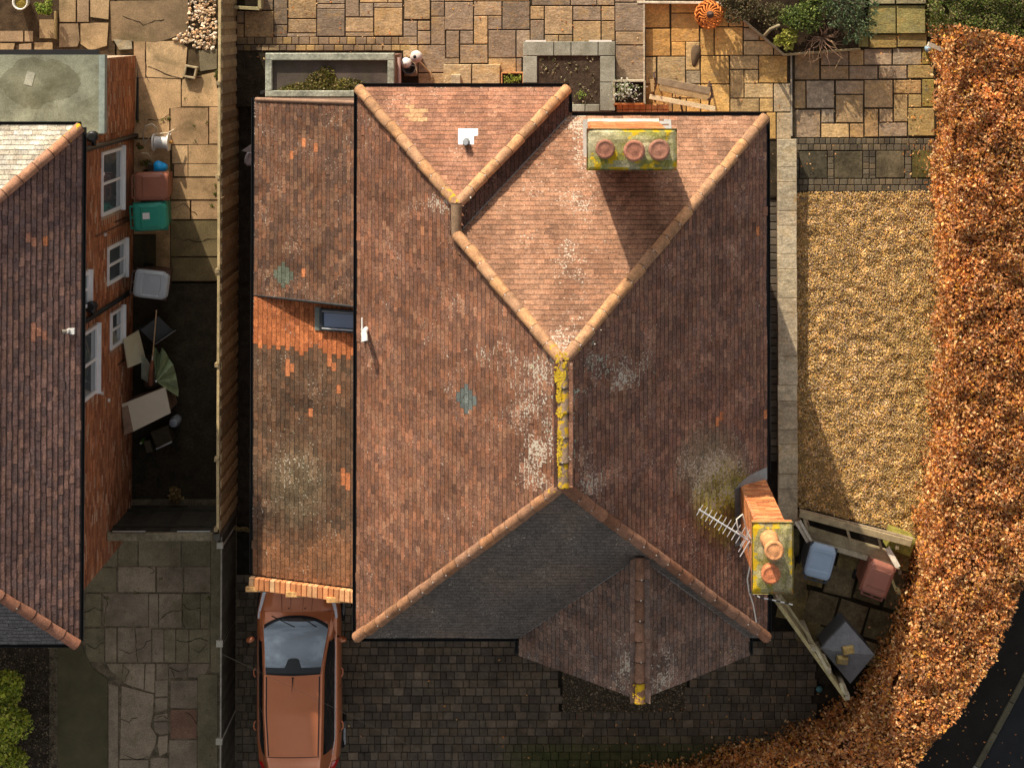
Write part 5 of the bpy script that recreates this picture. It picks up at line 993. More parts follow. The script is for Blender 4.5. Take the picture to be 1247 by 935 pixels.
patch('windscreen_surround', lambda u, v: (1.345 - .20 * abs(2 * v - 1) ** 2.4) * (1 - u) + (.32 + .02 * abs(2 * v - 1)) * u, lambda u, v: -.515 + 1.03 * v, 'plastic', (0.008, 0.008, 0.01), off=.003)
for s_ in (-1, 1):
    patch('side_window', lambda u, v: .88 * (1 - u) - 1.30 * u, lambda u, v, s_=s_: s_ * (.62 + .33 * v) if s_ > 0 else s_ * (.95 - .33 * v), 'gloss', (0.012, 0.013, 0.016), 24, 6)
    patch('window_trim', lambda u, v: .95 * (1 - u) - 1.45 * u, lambda u, v, s_=s_: s_ * (.955 + .035 * v) if s_ > 0 else s_ * (.99 - .035 * v), 'plastic', (0.85, 0.87, 0.92), 24, 2, .014)
    patch('roof_joint', lambda u, v: .30 * (1 - u) - 1.27 * u, lambda u, v, s_=s_: s_ * (.455 + .022 * v) if s_ > 0 else s_ * (.477 - .022 * v), 'plastic', (0.015, 0.013, 0.015), 20, 2, .004)
patch('rear_window', lambda u, v: -1.63 * (1 - u) - 1.84 * u, lambda u, v: -.44 + .88 * v, 'gloss', (0.012, 0.013, 0.016), 8, 16)
patch('tailgate_joint', lambda u, v: -1.285 * (1 - u) - 1.298 * u, lambda u, v: -.49 + .98 * v, 'plastic', (0.04, 0.02, 0.015), 2, 16, .004)
b = MB(); p = gh(.27, 0, 0); b.tube([p + Vector((0, .01, 0)), p + Vector((0, 0, .02)), p + Vector((0, -.22, .13))], [.022, .012, .003], (.01, .01, .01), 8); b.build('aerial', 'plastic', car)
for (s_, x0, x1) in ((1, .05, .42), (-1, -.5, -.02)):
    b = MB(); b.tube([gh(1.36, 0, 0) + Vector((x0, -.02, .02)), gh(1.15, 0, 0) + Vector((x1, .0, .02))], .009, (.01, .01, .01), 6); b.build('wiper', 'plastic', car)
b = MB(); q = gh(.50, 0, -.10); b.box((q.x, q.y, q.z), (.24, .06, .07), (.02, .02, .022)); b.build('rear_view_mirror', 'plastic', car)
for x in (-.30, -.12, .12, .30):                            # pressed creases of the bonnet
    b = MB(); b.tube([(x * 1.15, 1.88, .855), (x * 1.05, 1.65, .925), (x, 1.42, .985)], [.004, .006, .004], mulc(PC, .35), 6); b.build('bonnet_crease', 'paint', car)
for x in (-.16, .17): b = MB(); b.lathe([(.014, 0), (.012, .012), (0, .016)], (x, 1.47, .985), (.02, .02, .02), 8); b.build('washer_jet', 'plastic', car)
for s_ in (-1, 1):
    b = MB(); b.lathe([(.0, -.075), (.06, -.06), (.085, 0), (.07, .05), (.0, .075)], (0, 0, 0), PC, 14); o = b.build('door_mirror', 'paint', car); o.location = (s_ * .93, .87, 1.03); o.scale = (1.1, .75, 1); o.rotation_euler = (0, s_ * .2, -s_ * .35)
    b = MB(); b.tube([(s_ * .82, .9, .95), (s_ * .9, .88, 1.0)], .025, (.015, .015, .015), 8); b.build('mirror_arm', 'plastic', car)
    b = MB(); b.grid(lambda u, v, s_=s_: (lambda q: (q[0] * 1.006, q[1] + .004, q[2] + .008))(bodypt((.05 + .15 * u), .5 + s_ * (.175 + .055 * v * (1 - .6 * u) + .05 * u))), 12, 6, (0.85, 0.86, 0.92)); b.build('headlight', 'gloss', car)
    b = MB(); b.grid(lambda u, v, s_=s_: (lambda q: (q[0] * 1.012, q[1] - .006, q[2] + .008))(bodypt((.90 + .07 * u), .5 + s_ * (.20 + .13 * v))), 8, 6, (0.55, 0.012, 0.012)); b.build('tail_light', 'gloss', car)
    for yy in (.12, -.95):
        b = MB(); b.tube([(s_ * .872, yy + .09, .80), (s_ * .905, yy + .05, .80), (s_ * .905, yy - .05, .80), (s_ * .872, yy - .09, .80)], .014, mulc(PC, 1.2), 6); b.build('door_handle', 'paint', car)
    for yy in (1.30, -1.28):
        b = MB(); b.tube([(s_ * .68, yy, .315), (s_ * .87, yy, .315)], .315, (.012, .012, .012), 24); o = b.build('wheel', 'matte', car)
        c_ = MB(); c_.tube([(s_ * .868, yy, .315), (s_ * .876, yy, .315)], .20, (.35, .35, .36), 20); c_.build('rim', 'metal', o)
def seam(pts, name='panel_gap'):
    b = MB(); b.tube([Vector(bodypt(*p)) + Vector((0, 0, .002)) for p in pts], .006, (.015, .008, .006), 5, False); b.build(name, 'plastic', car)
for s_ in (-1, 1):
    for u in (.30, .545, .765): seam([(u, .5 + s_ * q) for q in (.26, .30, .34, .38, .42, .46)])
    seam([(u, .5 + s_ * .235) for u in np.linspace(.05, .185, 8)])
seam([(.05, .5 + q) for q in np.linspace(-.235, .235, 12)])
b = MB(); b.tube([(.888, -1.18, .40), (.892, -1.5, .42)], .018, (.6, .62, .65), 6); b.build('sill_trim', 'metal', car)

# ================================================================== WHEELIE BINS
def wheelie(name, px, py, rz, body, lid, label, lidstyle=0, hinge=1, sx=.58, sy=.72, group='wheelie bins', z=1.06, blend=0):
    q = P(px, py, z); t = root(name, (q.x, q.y, 0), label, 'bin', group, rz)
    # local: +y is the hinge/handle side, -y the front
    b = MB(); w0, d0, w1, d1, H = sx * .74, sy * .66, sx * .93, sy * .88, .96; vs = []
    for (w_, d_, zz, oy) in ((w0, d0, .06, .03), (w1, d1, H, 0)):
        for (a, c) in ((-1, -1), (1, -1), (1, 1), (-1, 1)): vs.append((a * w_ / 2, c * d_ / 2 + oy, zz))
    b.add(vs, [(3, 2, 1, 0), (0, 1, 5, 4), (1, 2, 6, 5), (2, 3, 7, 6), (3, 0, 4, 7)], body); b.box((0, 0, H), (w1 + .05, d1 + .05, .04), body); b.build('body', 'plastic', t)
    def lidpt(u, v):
        x, y = u * 2 - 1, v * 2 - 1; rx = sx / 2 * (1 - .05 * (y < -.75)); r4 = (abs(x) ** 7 + abs(y) ** 7) ** (1 / 7); k = max(abs(x), abs(y)) / max(r4, 1e-6) if r4 > 0 else 1
        xx, yy = x * k * rx, y * k * sy / 2; e = 1 - max(abs(x), abs(y)); zz = 1.0 + .055 * min(1, e * 5) ** .6 + .015 * (1 - y * y)
        if e > .22 and y > -.55 and abs(x) < .72 and y < .5: zz += .014 * (1 if lidstyle == 0 else -1)
        if e <= 0: zz -= .05
        return (xx, yy, zz)
    b = MB(); b.grid(lidpt, 26, 30, lid, False); l = b.build('lid', 'plastic', t)
    b = MB(); b.tube([(-sx * .38, sy / 2 + .045, .98), (sx * .38, sy / 2 + .045, .98)], .018, body, 8)
    for x in (-.38, 0, .38): b.box((x * sx, sy / 2 + .01, .98), (.045, .08, .04), body)
    b.build('handle', 'plastic', t)
    for s_ in (-1, 1): b = MB(); b.tube([(s_ * sx * .36, sy * .42, .10), (s_ * sx * .44, sy * .42, .10)], .10, (.015, .015, .015), 16); b.build('wheel', 'matte', t)
    return t, l
GRY = (0.035, 0.036, 0.038)
wheelie('wheelie_bin', 184, 227.5, math.pi / 2 + .02, (0.24, 0.09, 0.05), (0.31, 0.115, 0.07), 'brown wheelie bin against the neighbour wall, above the green one')
t, l = wheelie('wheelie_bin', 182, 264, math.pi / 2 + .06, (0.02, 0.19, 0.13), (0.03, 0.28, 0.20), 'green wheelie bin with a white sticker on its lid')
b = MB(); b.box((.02, .06, 1.088), (.13, .14, .002), (.8, .74, .72)); b.build('sticker', 'plastic', t)
wheelie('wheelie_bin', 183, 347, math.pi / 2 - .12, (0.09, 0.05, 0.04), (0.40, 0.43, 0.46), 'grey lidded wheelie bin alone in the alley below the green one', 1)
wheelie('wheelie_bin', 999.5, 685, math.pi - .26, (0.05, 0.055, 0.065), (0.33, 0.43, 0.56), 'pale blue lidded wheelie bin in the shaded bin yard', 1, sx=.56, sy=.70)
wheelie('wheelie_bin', 1070, 706, math.pi - .36, (0.19, 0.07, 0.045), (0.32, 0.125, 0.085), 'brown wheelie bin in the shaded bin yard next to the hedge', 0, sx=.56, sy=.70)

# ================================================================== BIN YARD
by = base('bin_yard', [(935, 628), (1118, 640), (1120, 700), (1070, 800), (1040, 850), (935, 720)], .0, (0.03, 0.024, 0.014))
z6b = Zm(930, 700, 5.845)
for (cx_, cy_, w_, d_, r_) in ((965, 712, .62, .55, 0), (957, 690, .4, .5, 0), (987, 695, .66, .6, -.2), (1023, 708, .62, .60, -.26), (1060, 716, .6, .62, -.3), (1094, 725, .5, .66, -.3), (965, 735, .6, .7, -.2), (999, 741, .66, .66, -.26), (1036, 752, .62, .66, -.3), (1072, 762, .62, .64, -.3), (985, 768, .42, .55, -.3), (1003, 778, .42, .5, -.3), (1020, 795, .5, .6, -.3), (1055, 795, .6, .5, -.3), (1035, 680, .5, .6, -.25), (1092, 690, .5, .6, -.25), (960, 660, .5, .6, 0)):
    q = P(cx_, cy_, .03); b = MB(); b.cham((0, 0, 0), (w_ * .95, d_ * .95, .04), (1, 1, 1), .01); o = b.build('paving_slab', 'mossstone', by); o.location = (q.x, q.y, -.01 + random.gauss(0, .002)); o.rotation_euler[2] = r_ + random.gauss(0, .02); o.color = (*mulc(pick([(0.19, 0.145, 0.075), (0.16, 0.125, 0.07), (0.22, 0.165, 0.07), (0.14, 0.115, 0.06)]), random.uniform(.85, 1.2)), 1)
# weathered timber frame with shelf
tf = wroot('timber_planter_frame', tuple(P(1040, 655, 0)), 'weathered grey timber frame with plank shelf and pale ends, north of the bins', 'timber frame')
def beam(parent, a, c, w_, h_, col, name, m='wood'):
    a, c = Vector(a), Vector(c); d = c - a; b = MB(); b.cham((0, 0, 0), (d.length, w_, h_), (1, 1, 1), .006); o = b.build(name, m, parent); mid = (a + c) / 2
    o.matrix_basis = Matrix.Translation(mid - Vector((0, 0, h_))) @ Matrix.Rotation(math.atan2(d.y, d.x), 4, 'Z') @ Matrix.Rotation(-math.asin(d.z / d.length), 4, 'Y'); o.color = (*mulc(col, random.uniform(.9, 1.1)), 1); return o
TG_ = (0.30, 0.23, 0.15)
b = MB(); b.prism(pxpoly([(972, 618), (1112, 653), (1100, 690), (984, 662)], .12), 0, .12, (0.018, 0.014, 0.01)); b.build('void_shade', 'soil', tf)  # near-black box added to paint the shade in the gaps between rails
beam(tf, P(974, 626, .85), P(1110, 662, .85), .13, .06, (0.40, 0.31, 0.18), 'back_rail')
beam(tf, P(974, 622, .72), P(1112, 657, .72), .05, .10, (0.30, 0.23, 0.15), 'back_board')
for f in (0.03, .5, .84):
    a, c = P(976 + 112 * f, 630 + 30 * f, .78), P(980 + 112 * f, 645 + 30 * f, .70); beam(tf, a, c, .05, .05, (0.40, 0.32, 0.20), 'cross_bar')
for i, f in enumerate((0.15, .5, .85)):
    a, c = P(979 + 6 * f, 640 + 20 * f, .62), P(1080 + 11 * f, 670 + 22 * f, .62); beam(tf, a, c, .135, .03, ((0.42, 0.35, 0.21), (0.36, 0.29, 0.18), (0.50, 0.43, 0.30))[i], 'shelf_plank')
beam(tf, P(985, 661, .60), P(1092, 692, .60), .04, .14, (0.46, 0.40, 0.31), 'front_board')
beam(tf, P(970, 636, .70), P(984, 660, .70), .07, .06, (0.74, 0.66, 0.52), 'end_rail'); beam(tf, P(974, 634, .74), P(988, 659, .74), .06, .05, (0.78, 0.70, 0.57), 'end_rail')
beam(tf, P(1081, 668, .72), P(1094, 691, .72), .11, .06, (0.85, 0.78, 0.65), 'end_rail')
beam(tf, P(1084, 657, .55), P(1112, 668, .55), .36, .5, (0.27, 0.24, 0.05), 'mossy_block', 'mossstone')
beam(tf, P(1086, 680, .2), P(1108, 684, .2), .40, .2, (0.34, 0.26, 0.10), 'block', 'mossstone')
for (px, py) in ((985, 650), (1088, 685), (978, 628), (1085, 655)):
    q = P(px, py, .0); b = MB(); b.box((q.x, q.y, .32), (.07, .07, .62), TG_); b.build('leg', 'wood', tf)
# leaning diagonal fence
df = wroot('diagonal_fence', tuple(P(985, 790, 0)), 'mossy grey timber fence running diagonally between drive and bin yard', 'fence')
a, c = P(944, 730, 1.45), P(1031, 852, 1.45); d = (c - a); L_ = d.length; d.normalize(); sd_ = Vector((-d.y, d.x, 0))
n = 18
for i in range(n):
    p = a + d * (L_ * (i + .5) / n); b = MB(); b.box((0, 0, .70), (L_ / n - .008, .022, 1.40), (1, 1, 1)); o = b.build('board', 'wood', df); o.location = (p.x, p.y, 0); o.rotation_euler[2] = math.atan2(d.y, d.x) + .06; o.color = (*mulc((0.28, 0.22, 0.12), random.uniform(.7, 1.25)), 1)
beam(df, a + Vector((0, 0, .02)), c + Vector((0, 0, .02)), .07, .03, (0.40, 0.33, 0.17), 'top_rail')
beam(df, a + sd_ * .12 + Vector((0, 0, -.1)), a.lerp(c, .72) + sd_ * .10 + Vector((0, 0, -.1)), .05, .04, (0.36, 0.30, 0.17), 'rail'); beam(df, a.lerp(c, .5) + sd_ * .10 + Vector((0, 0, .03)), a.lerp(c, .74) + sd_ * .03 + Vector((0, 0, .03)), .06, .05, (0.52, 0.45, 0.30), 'brace')
beam(df, a.lerp(c, .86) + sd_ * .09 + Vector((0, 0, .02)), a.lerp(c, 1.0) + sd_ * .0 + Vector((0, 0, .02)), .05, .04, (0.52, 0.46, 0.30), 'brace')
for f in (0.02, .5, .72, .98):
    p = a.lerp(c, f) + sd_ * .05; b = MB(); b.box((p.x, p.y, .74), (.09, .09, 1.5), (0.40, 0.34, 0.24)); b.build('post', 'wood', df)
# grey chest with two stones on it
gq_ = [P(1030, 757, .72), P(1065, 797, .72), P(1035.5, 832, .72), P(1000, 789, .72)]; cc_ = sum(gq_, Vector()) / 4
gc = wroot('storage_chest', (cc_.x, cc_.y, 0), 'grey square storage chest with a shallow pointed lid, below the bins', 'storage chest')
b = MB(); b.prism([(p.x * .93 + cc_.x * .07, p.y * .93 + cc_.y * .07) for p in gq_], 0, .66, (0.10, 0.105, 0.115)); b.build('body', 'plastic', gc)
b = MB(); top_ = Vector((cc_.x + .02, cc_.y + .03, .86)); vs = [Vector((p.x, p.y, .64)) for p in gq_] + [Vector((p.x, p.y, .72)) for p in gq_]; b.add(vs, [(0, 1, 5, 4), (1, 2, 6, 5), (2, 3, 7, 6), (3, 0, 4, 7)], (0.22, 0.23, 0.245))
r0, r1 = top_ + (gq_[0] - cc_) * .25, top_ + (gq_[1] - cc_) * .2
for i in range(4): b.add([vs[4 + i], vs[4 + (i + 1) % 4], top_], [(0, 1, 2)], (0.24, 0.25, 0.27))
b.build('lid', 'matte', gc)
for i, (px, py, r_, lb) in enumerate(((1033, 792, .15, 'upper of two yellow stones weighing down the grey chest lid'), (1026, 804, -.12, 'lower of two yellow stones weighing down the grey chest lid'))):
    q = P(px, py, .9); b = MB(); b.cham((0, 0, 0), (.23, .15, .10), (0.50, 0.38, 0.15), .02); o = b.build('stone_block', 'stone'); o.location = (q.x, q.y, .815 if i else .83); o.rotation_euler = (.16 if i else -.05, .08, r_); tag(o, lb, 'stone', 'stones on the chest')
q = P(998, 839, .05); b = MB(); b.lathe([(.0, 0), (.06, .01), (.075, .05), (.04, .09), (0, .1)], (0, 0, 0), (0.10, 0.25, 0.27), 12); o = b.build('ball', 'plastic'); o.location = (q.x, q.y, .0); tag(o, 'small teal ball on the dark ground beside the diagonal fence', 'ball')

# ================================================================== AERIAL AND CABLES ON THE RIGHT CHIMNEY
an = wroot('tv_aerial', tuple(P(908, 655, 6.9)), 'white television aerial with short cross bars pointing at the roof, fixed to the chimney', 'aerial')
a, c = P(851, 620, 7.05), P(911, 657, 7.05); d = (c - a).normalized(); s_ = Vector((-d.y, d.x, 0)); ALU = (0.78, 0.78, 0.80)
b = MB(); b.tube([a, c], .014, ALU, 8); b.build('boom', 'metal', an)
for i in range(11):
    p = a.lerp(c, .02 + i * .092); h_ = .10 + .006 * i; b = MB(); b.tube([p - s_ * h_, p + s_ * h_], .007, ALU, 6); b.build('element', 'metal', an)
for k in (-.12, .12): p = c; b = MB(); b.tube([p - s_ * .28 + Vector((0, 0, k)), p + s_ * .02 + Vector((0, 0, k))], .010, ALU, 6); b.build('reflector', 'metal', an)
b = MB(); m0 = P(912, 651, 6.6); b.tube([(m0.x, m0.y, 6.2), (m0.x, m0.y, 7.25)], .02, (0.55, 0.55, 0.55), 8); b.tube([(m0.x, m0.y, 6.5), (3.33, m0.y, 6.5)], .015, (.5, .5, .5), 6); b.build('mast', 'metal', an)
pts = [P(910, 655, 7.0), P(899, 646, 7.1), P(897, 632, 7.2), P(904, 626, 7.15), P(908, 640, 7.0), P(911, 660, 6.6), P(913, 690, 6.2), P(910, 705, 5.9), P(912, 720, 5.6), P(917, 735, 5.3), P(921, 757, 5.15)]
b = MB(); b.tube(pts, .012, (0.78, 0.74, 0.66), 6); b.build('cable', 'plastic', an)
b = MB(); pts = [P(912, 720, 5.6), P(925, 727, 5.5), P(945, 731, 5.35), P(965, 736, 5.1)]
for i in range(12):
    f = i / 12 * 3; j = int(f); p = pts[j].lerp(pts[j + 1], f - j); f2_ = (i + 1) / 12 * 3 - 1e-4; j2 = int(f2_); p2 = pts[j2].lerp(pts[j2 + 1], f2_ - j2); b.tube([p, p2], .012, (0.8, 0.8, 0.8) if i % 2 else (0.03, 0.03, 0.03), 6)
o = b.build('marker_line', 'plastic'); tag(o, 'black and white banded line stretched from the right chimney foot', 'cable')
for (x0_, y0_, z0_, x1_, y1_, z1_, lb) in ((100, 717, 5.15, 640, 978, 4.6, 'thin overhead wire crossing the car roof and both drives'), (-60, 852, 4.6, 280, 966, 4.4, 'thin overhead wire above the dark strip beside the bottom left bush')):
    a, c = P(x0_, y0_, z0_), P(x1_, y1_, z1_); b = MB(); b.tube([a.lerp(c, i / 8) - Vector((0, 0, .12 * math.sin(math.pi * i / 8))) for i in range(9)], .0018, (0.07, 0.06, 0.05), 5, False); o = b.build('overhead_wire', 'plastic'); tag(o, lb, 'wire')

# ================================================================== GARDEN THINGS ALONG THE TOP
# raised bed framed in grey slabs
RZ = .55; rb_ = wroot('slab_edged_bed', tuple(P(694, 95, 0)), 'square dark soil bed framed by broad grey coping slabs', 'planting bed')
b = MB(); b.prism(pxpoly([(642, 55), (745, 55), (745, 150), (642, 150)], RZ), 0, RZ - .06, (0.16, 0.13, 0.10)); b.build('wall', 'brick', rb_)
for r in ((637, 51, 674, 68), (675, 51, 695, 68), (696, 51, 728, 68), (729, 51, 749, 68), (637, 69, 654, 101), (637, 102, 654, 135), (731, 69, 749, 100), (731, 101, 749, 135), (690, 127.5, 712, 136), (713, 127.5, 730, 136)):
    a, c = P(r[0], r[1], RZ), P(r[2], r[3], RZ); b = MB(); b.cham((0, 0, 0), (c.x - a.x, a.y - c.y, .05), (1, 1, 1), .007); o = b.build('coping_slab', 'concrete', rb_); o.location = ((a.x + c.x) / 2, (a.y + c.y) / 2, RZ - .05); o.color = (*mulc((0.33, 0.325, 0.26), random.uniform(.88, 1.1)), 1)
for (xa, xb) in ((640, 665), (717, 745)):
    a, c = P(xa, 50.2, RZ - .005), P(xb, 50.2, RZ - .005); b = MB(); b.box(((a.x + c.x) / 2, a.y, RZ - .03), (c.x - a.x, .035, .05), (0.85, 0.80, 0.72)); b.build('edge_trim', 'plastic', rb_)  # white strips paint in the light caught along the coping's edge
b = MB(); b.prism(pxpoly([(654, 68), (731, 68), (731, 128), (654, 128)], RZ), 0.1, RZ - .045, (0.075, 0.052, 0.036)); b.build('soil', 'soil', rb_)
ps, cs = [], []
for k in range(60):
    q = P(random.uniform(657, 728), random.uniform(70, 126), RZ - .03); n = random.randint(3, 10); ps.append(np.array(q)[None] + RNG.normal(0, .02, (n, 3)) * [1, 1, .3]); cs.append(palcols([(0.55, 0.45, 0.3), (0.45, 0.36, 0.22), (0.22, 0.16, 0.09), (0.12, 0.15, 0.04)], n, .3))
q = P(707, 116, RZ); n = 60; ps.append(np.array(q)[None] + RNG.normal(0, .05, (n, 3)) * [1, 1, .4]); cs.append(palcols([(0.22, 0.32, 0.04), (0.28, 0.38, 0.06)], n, .3))
o = place('weeds', leafmesh('weeds', np.vstack(ps), .035, np.vstack(cs)), 'leaf', rb_); o['kind'] = 'stuff'
# planted trough with white flowers
tr = wroot('flower_trough', tuple(P(767, 112, DZ)), 'pale edged trough of white flowers standing by the golden patio', 'planter')
tz_ = DZ + .35; tc = [P(x, y, tz_) for x, y in ((748, 99), (785, 99), (785, 127), (748, 127))]
for i in range(4): beam(tr, tc[i], tc[(i + 1) % 4], .04, .34, (0.42, 0.36, 0.26) if i != 2 else (0.50, 0.17, 0.05), 'side_board')
b = MB(); b.prism([(p.x, p.y) for p in tc], DZ + .02, tz_ - .08, (0.03, 0.022, 0.015)); b.build('soil', 'soil', tr)
q = P(761, 111, tz_ + .03); n = 330; p = np.array(q)[None] + np.stack([RNG.normal(0, .13, n), RNG.normal(0, .10, n), RNG.uniform(-.05, .1, n)], 1); o = place('flowers', leafmesh('flowers', p, .05, palcols([(0.7, 0.68, 0.55), (0.60, 0.58, 0.45), (0.10, 0.15, 0.04), (0.2, 0.24, 0.08), (0.75, 0.72, 0.65)], n, .2)), 'leaf', tr); o['kind'] = 'stuff'
# brick step below
bs = wroot('brick_step', tuple(P(783, 133, 0)), 'low orange brick step against the house wall below the trough', 'step')
tz2 = .42
for i in range(9):
    for j in range(2):
        x0_ = 751 + i * 7.1 + (0 if i < 8 else 0); a, c = P(x0_, 127.5 + j * 6.4, tz2), P(x0_ + 6.6, 127.5 + j * 6.4 + 5.9, tz2); b = MB(); b.cham((0, 0, 0), (c.x - a.x, a.y - c.y, .12), (1, 1, 1), .006); o = b.build('brick', 'brick', bs); o.location = ((a.x + c.x) / 2, (a.y + c.y) / 2, tz2 - .12); o.color = (*mulc(pick([(0.60, 0.30, 0.12), (0.66, 0.38, 0.17), (0.56, 0.25, 0.10)]), random.uniform(.85, 1.1)), 1)
b = MB(); b.prism(pxpoly([(752, 128), (813, 128), (813, 140), (752, 140)], tz2 - .1), 0, tz2 - .09, (0.35, 0.18, 0.10)); b.build('base', 'brick', bs)
# broken garden bench
be = wroot('garden_bench', tuple(P(832, 115, GZ2)), 'collapsed wooden garden bench with rusty iron ends on the golden patio', 'bench')
def slat(a, c, za, w_, h_, col): beam(be, P(*a, za), P(*c, za), w_, h_, col, 'slat')
slat((801, 98.5), (865, 111), GZ2 + .55, .14, .04, (0.33, 0.24, 0.15)); slat((803, 107), (866, 120), GZ2 + .34, .13, .04, (0.44, 0.30, 0.15)); slat((806, 103), (864, 115.5), GZ2 + .44, .05, .03, (0.28, 0.2, 0.12)); slat((791, 118), (871, 133), GZ2 + .46, .10, .05, (0.74, 0.58, 0.36))
slat((794, 97), (795, 112), GZ2 + .5, .07, .05, (0.48, 0.32, 0.15))
for (pts, nm) in (([(797, 94, .62), (799, 103, .5), (796, 113, .4), (798, 124, .05)], 0), ([(866, 104, .6), (867, 115, .45), (864, 124, .35), (863, 134, .05)], 0), ([(797, 94, .62), (796, 90, .3), (798, 88, .05)], 0), ([(866, 104, .6), (862, 108, .3), (864, 100, .05)], 0), ([(828, 118, .3), (829, 126, .25), (831, 136, .1)], 0), ([(862, 122, .45), (868, 118, .5), (866, 110, .55)], 0)):
    b = MB(); b.tube([P(x, y, GZ2 + z) for x, y, z in pts], .022, (0.13, 0.09, 0.08), 7); b.build('iron_end', 'metal', be)
# rusty lattice fire globe
fq = P(863.5, 18, .50); fg = root('fire_globe', (fq.x, fq.y, GZ2), 'rusty orange lattice fire globe on the golden patio', 'fire pit'); R_ = .285; zc = .36
for k in range(16):
    b = MB(); pts = []
    for i in range(13):
        th = .22 + i / 12 * 2.5; ph = 2 * math.pi * k / 16 + .20 * math.sin(i * math.pi / 2) ; pts.append((R_ * math.sin(th) * math.cos(ph), R_ * math.sin(th) * math.sin(ph), zc + R_ * .95 * math.cos(th)))
    b.tube(pts, .019, mulc((0.62, 0.20, 0.045), random.uniform(.8, 1.15)), 6, False); b.build('lattice_strip', 'metal' if 0 else 'matte', fg)
for th in (.25, 1.55, 2.7):
    b = MB(); b.tube([(R_ * math.sin(th) * math.cos(a), R_ * math.sin(th) * math.sin(a), zc + R_ * .95 * math.cos(th)) for a in np.linspace(0, 2 * math.pi, 25)], .013, (0.45, 0.13, 0.035), 6, False); b.build('ring', 'matte', fg)
b = MB(); b.lathe([(.08, 0), (.075, .03), (.03, .045), (.028, .08), (.05, .10), (0, .12)], (0, 0, zc + R_ * .9), (0.10, 0.06, 0.045), 14); b.build('lid_knob', 'matte', fg)
b = MB(); b.lathe([(.0, .03), (.20, .06), (.24, .2), (.21, .2), (.17, .08), (0, .06)], (0, 0, 0), (0.12, 0.05, 0.03), 18); b.build('bowl', 'matte', fg)
for i in range(3): a = i * 2.09; b = MB(); b.tube([(.15 * math.cos(a), .15 * math.sin(a), .08), (.2 * math.cos(a), .2 * math.sin(a), 0)], .015, (0.2, .08, .04), 6); b.build('leg', 'matte', fg)
# dark piece of bark on the patio
b = MB(); q = P(847, 67, GZ2); b.lathe([(.0, 0), (.9, .005), (.7, .03), (0, .045)], (0, 0, 0), (0.13, 0.085, 0.05), 18, wob=.12); o = b.build('bark_piece', 'wood'); o.location = (q.x, q.y, GZ2); o.scale = (.11, .26, 1); o.rotation_euler[2] = -.14; tag(o, 'long dark brown scrap lying on a golden slab below the fire globe', 'bark')
# stone step slabs, block, terracotta trough
ss = wroot('stone_step', tuple(P(575, 92, DZ)), 'broad step of two tan stone slabs by the back wall', 'step')
for r in ((540, 79, 574, 103), (575, 79, 609, 103)):
    a, c = P(r[0], r[1], DZ + .16), P(r[2], r[3], DZ + .16); b = MB(); b.cham((0, 0, 0), (c.x - a.x - .006, a.y - c.y, .16), (1, 1, 1), .01); o = b.build('slab', 'stone', ss); o.location = ((a.x + c.x) / 2, (a.y + c.y) / 2, DZ); o.color = (*pick([(0.50, 0.36, 0.20), (0.55, 0.40, 0.22)]), 1)
q = P(555, 97, DZ + .2); b = MB(); b.cham((0, 0, 0), (.20, .2, .09), (0.46, 0.37, 0.24), .01); o = b.build('stone_block', 'stone'); o.location = (q.x, q.y, DZ + .16); tag(o, 'small square stone block resting on the tan step', 'stone')
tt = wroot('terracotta_trough', tuple(P(625, 96, DZ)), 'small terracotta trough with green seedlings beside the tan step', 'planter')
tz3 = DZ + .2; tc = [P(x, y, tz3) for x, y in ((611, 89), (637, 89), (637, 105), (611, 105))]
for i in range(4): beam(tt, tc[i], tc[(i + 1) % 4], .03, .19, (0.55, 0.25, 0.10), 'side')
b = MB(); b.prism([(p.x, p.y) for p in tc], DZ + .01, tz3 - .05, (0.05, 0.035, 0.02)); b.build('soil', 'soil', tt)
n = 130; q = P(624, 97, tz3); p = np.array(q)[None] + np.stack([RNG.uniform(-.17, .17, n), RNG.normal(0, .04, n), RNG.uniform(-.04, .05, n)], 1); o = place('seedlings', leafmesh('seedlings', p, .05, palcols([(0.30, 0.36, 0.05), (0.38, 0.42, 0.08), (0.16, 0.22, 0.03)], n, .2)), 'leaf', tt); o['kind'] = 'stuff'
# bucket, jug and stick beside the store
q = P(498, 83, DZ + .28); bu = root('metal_bucket', (q.x, q.y, DZ), 'grey bucket standing in the corner beside the flat roofed store', 'bucket')
b = MB(); b.lathe([(.09, 0), (.13, .28), (.14, .285), (.125, .275), (.085, .02), (0, .02)], (0, 0, 0), (0.22, 0.22, 0.21), 18); b.build('body', 'metal', bu)
b = MB(); b.tube([(.13 * math.cos(a), .13 * math.sin(a) * .3 + .02, .28 + .05 * math.sin(a)) for a in np.linspace(0, math.pi, 9)], .005, (.4, .4, .4), 5); b.build('handle', 'metal', bu)
q = P(494, 77, DZ + .4); b = MB(); b.lathe([(.08, 0), (.10, .1), (.11, .28), (.09, .36), (.035, .40), (.0, .405)], (0, 0, 0), (0.78, 0.76, 0.72), 16, wob=.05); o = b.build('white_jug', 'plastic'); o.location = (q.x, q.y, DZ); tag(o, 'white plastic container between the store and the grey bucket', 'container')
q = P(506, 69.5, DZ + .5); pj = root('round_lantern', (q.x, q.y, DZ), 'round pinkish white lantern with a dark hole on the dark patio', 'lantern')
b = MB(); b.lathe([(.06, 0), (.09, .02), (.12, .15), (.13, .30), (.10, .42), (.05, .45), (0, .455)], (0, 0, 0), (0.62, 0.52, 0.47), 18); b.build('body', 'matte', pj)
b = MB(); b.lathe([(.035, 0), (.035, .012), (0, .012)], (-.02, .0, .446), (.02, .02, .02), 10); b.build('opening', 'matte', pj)
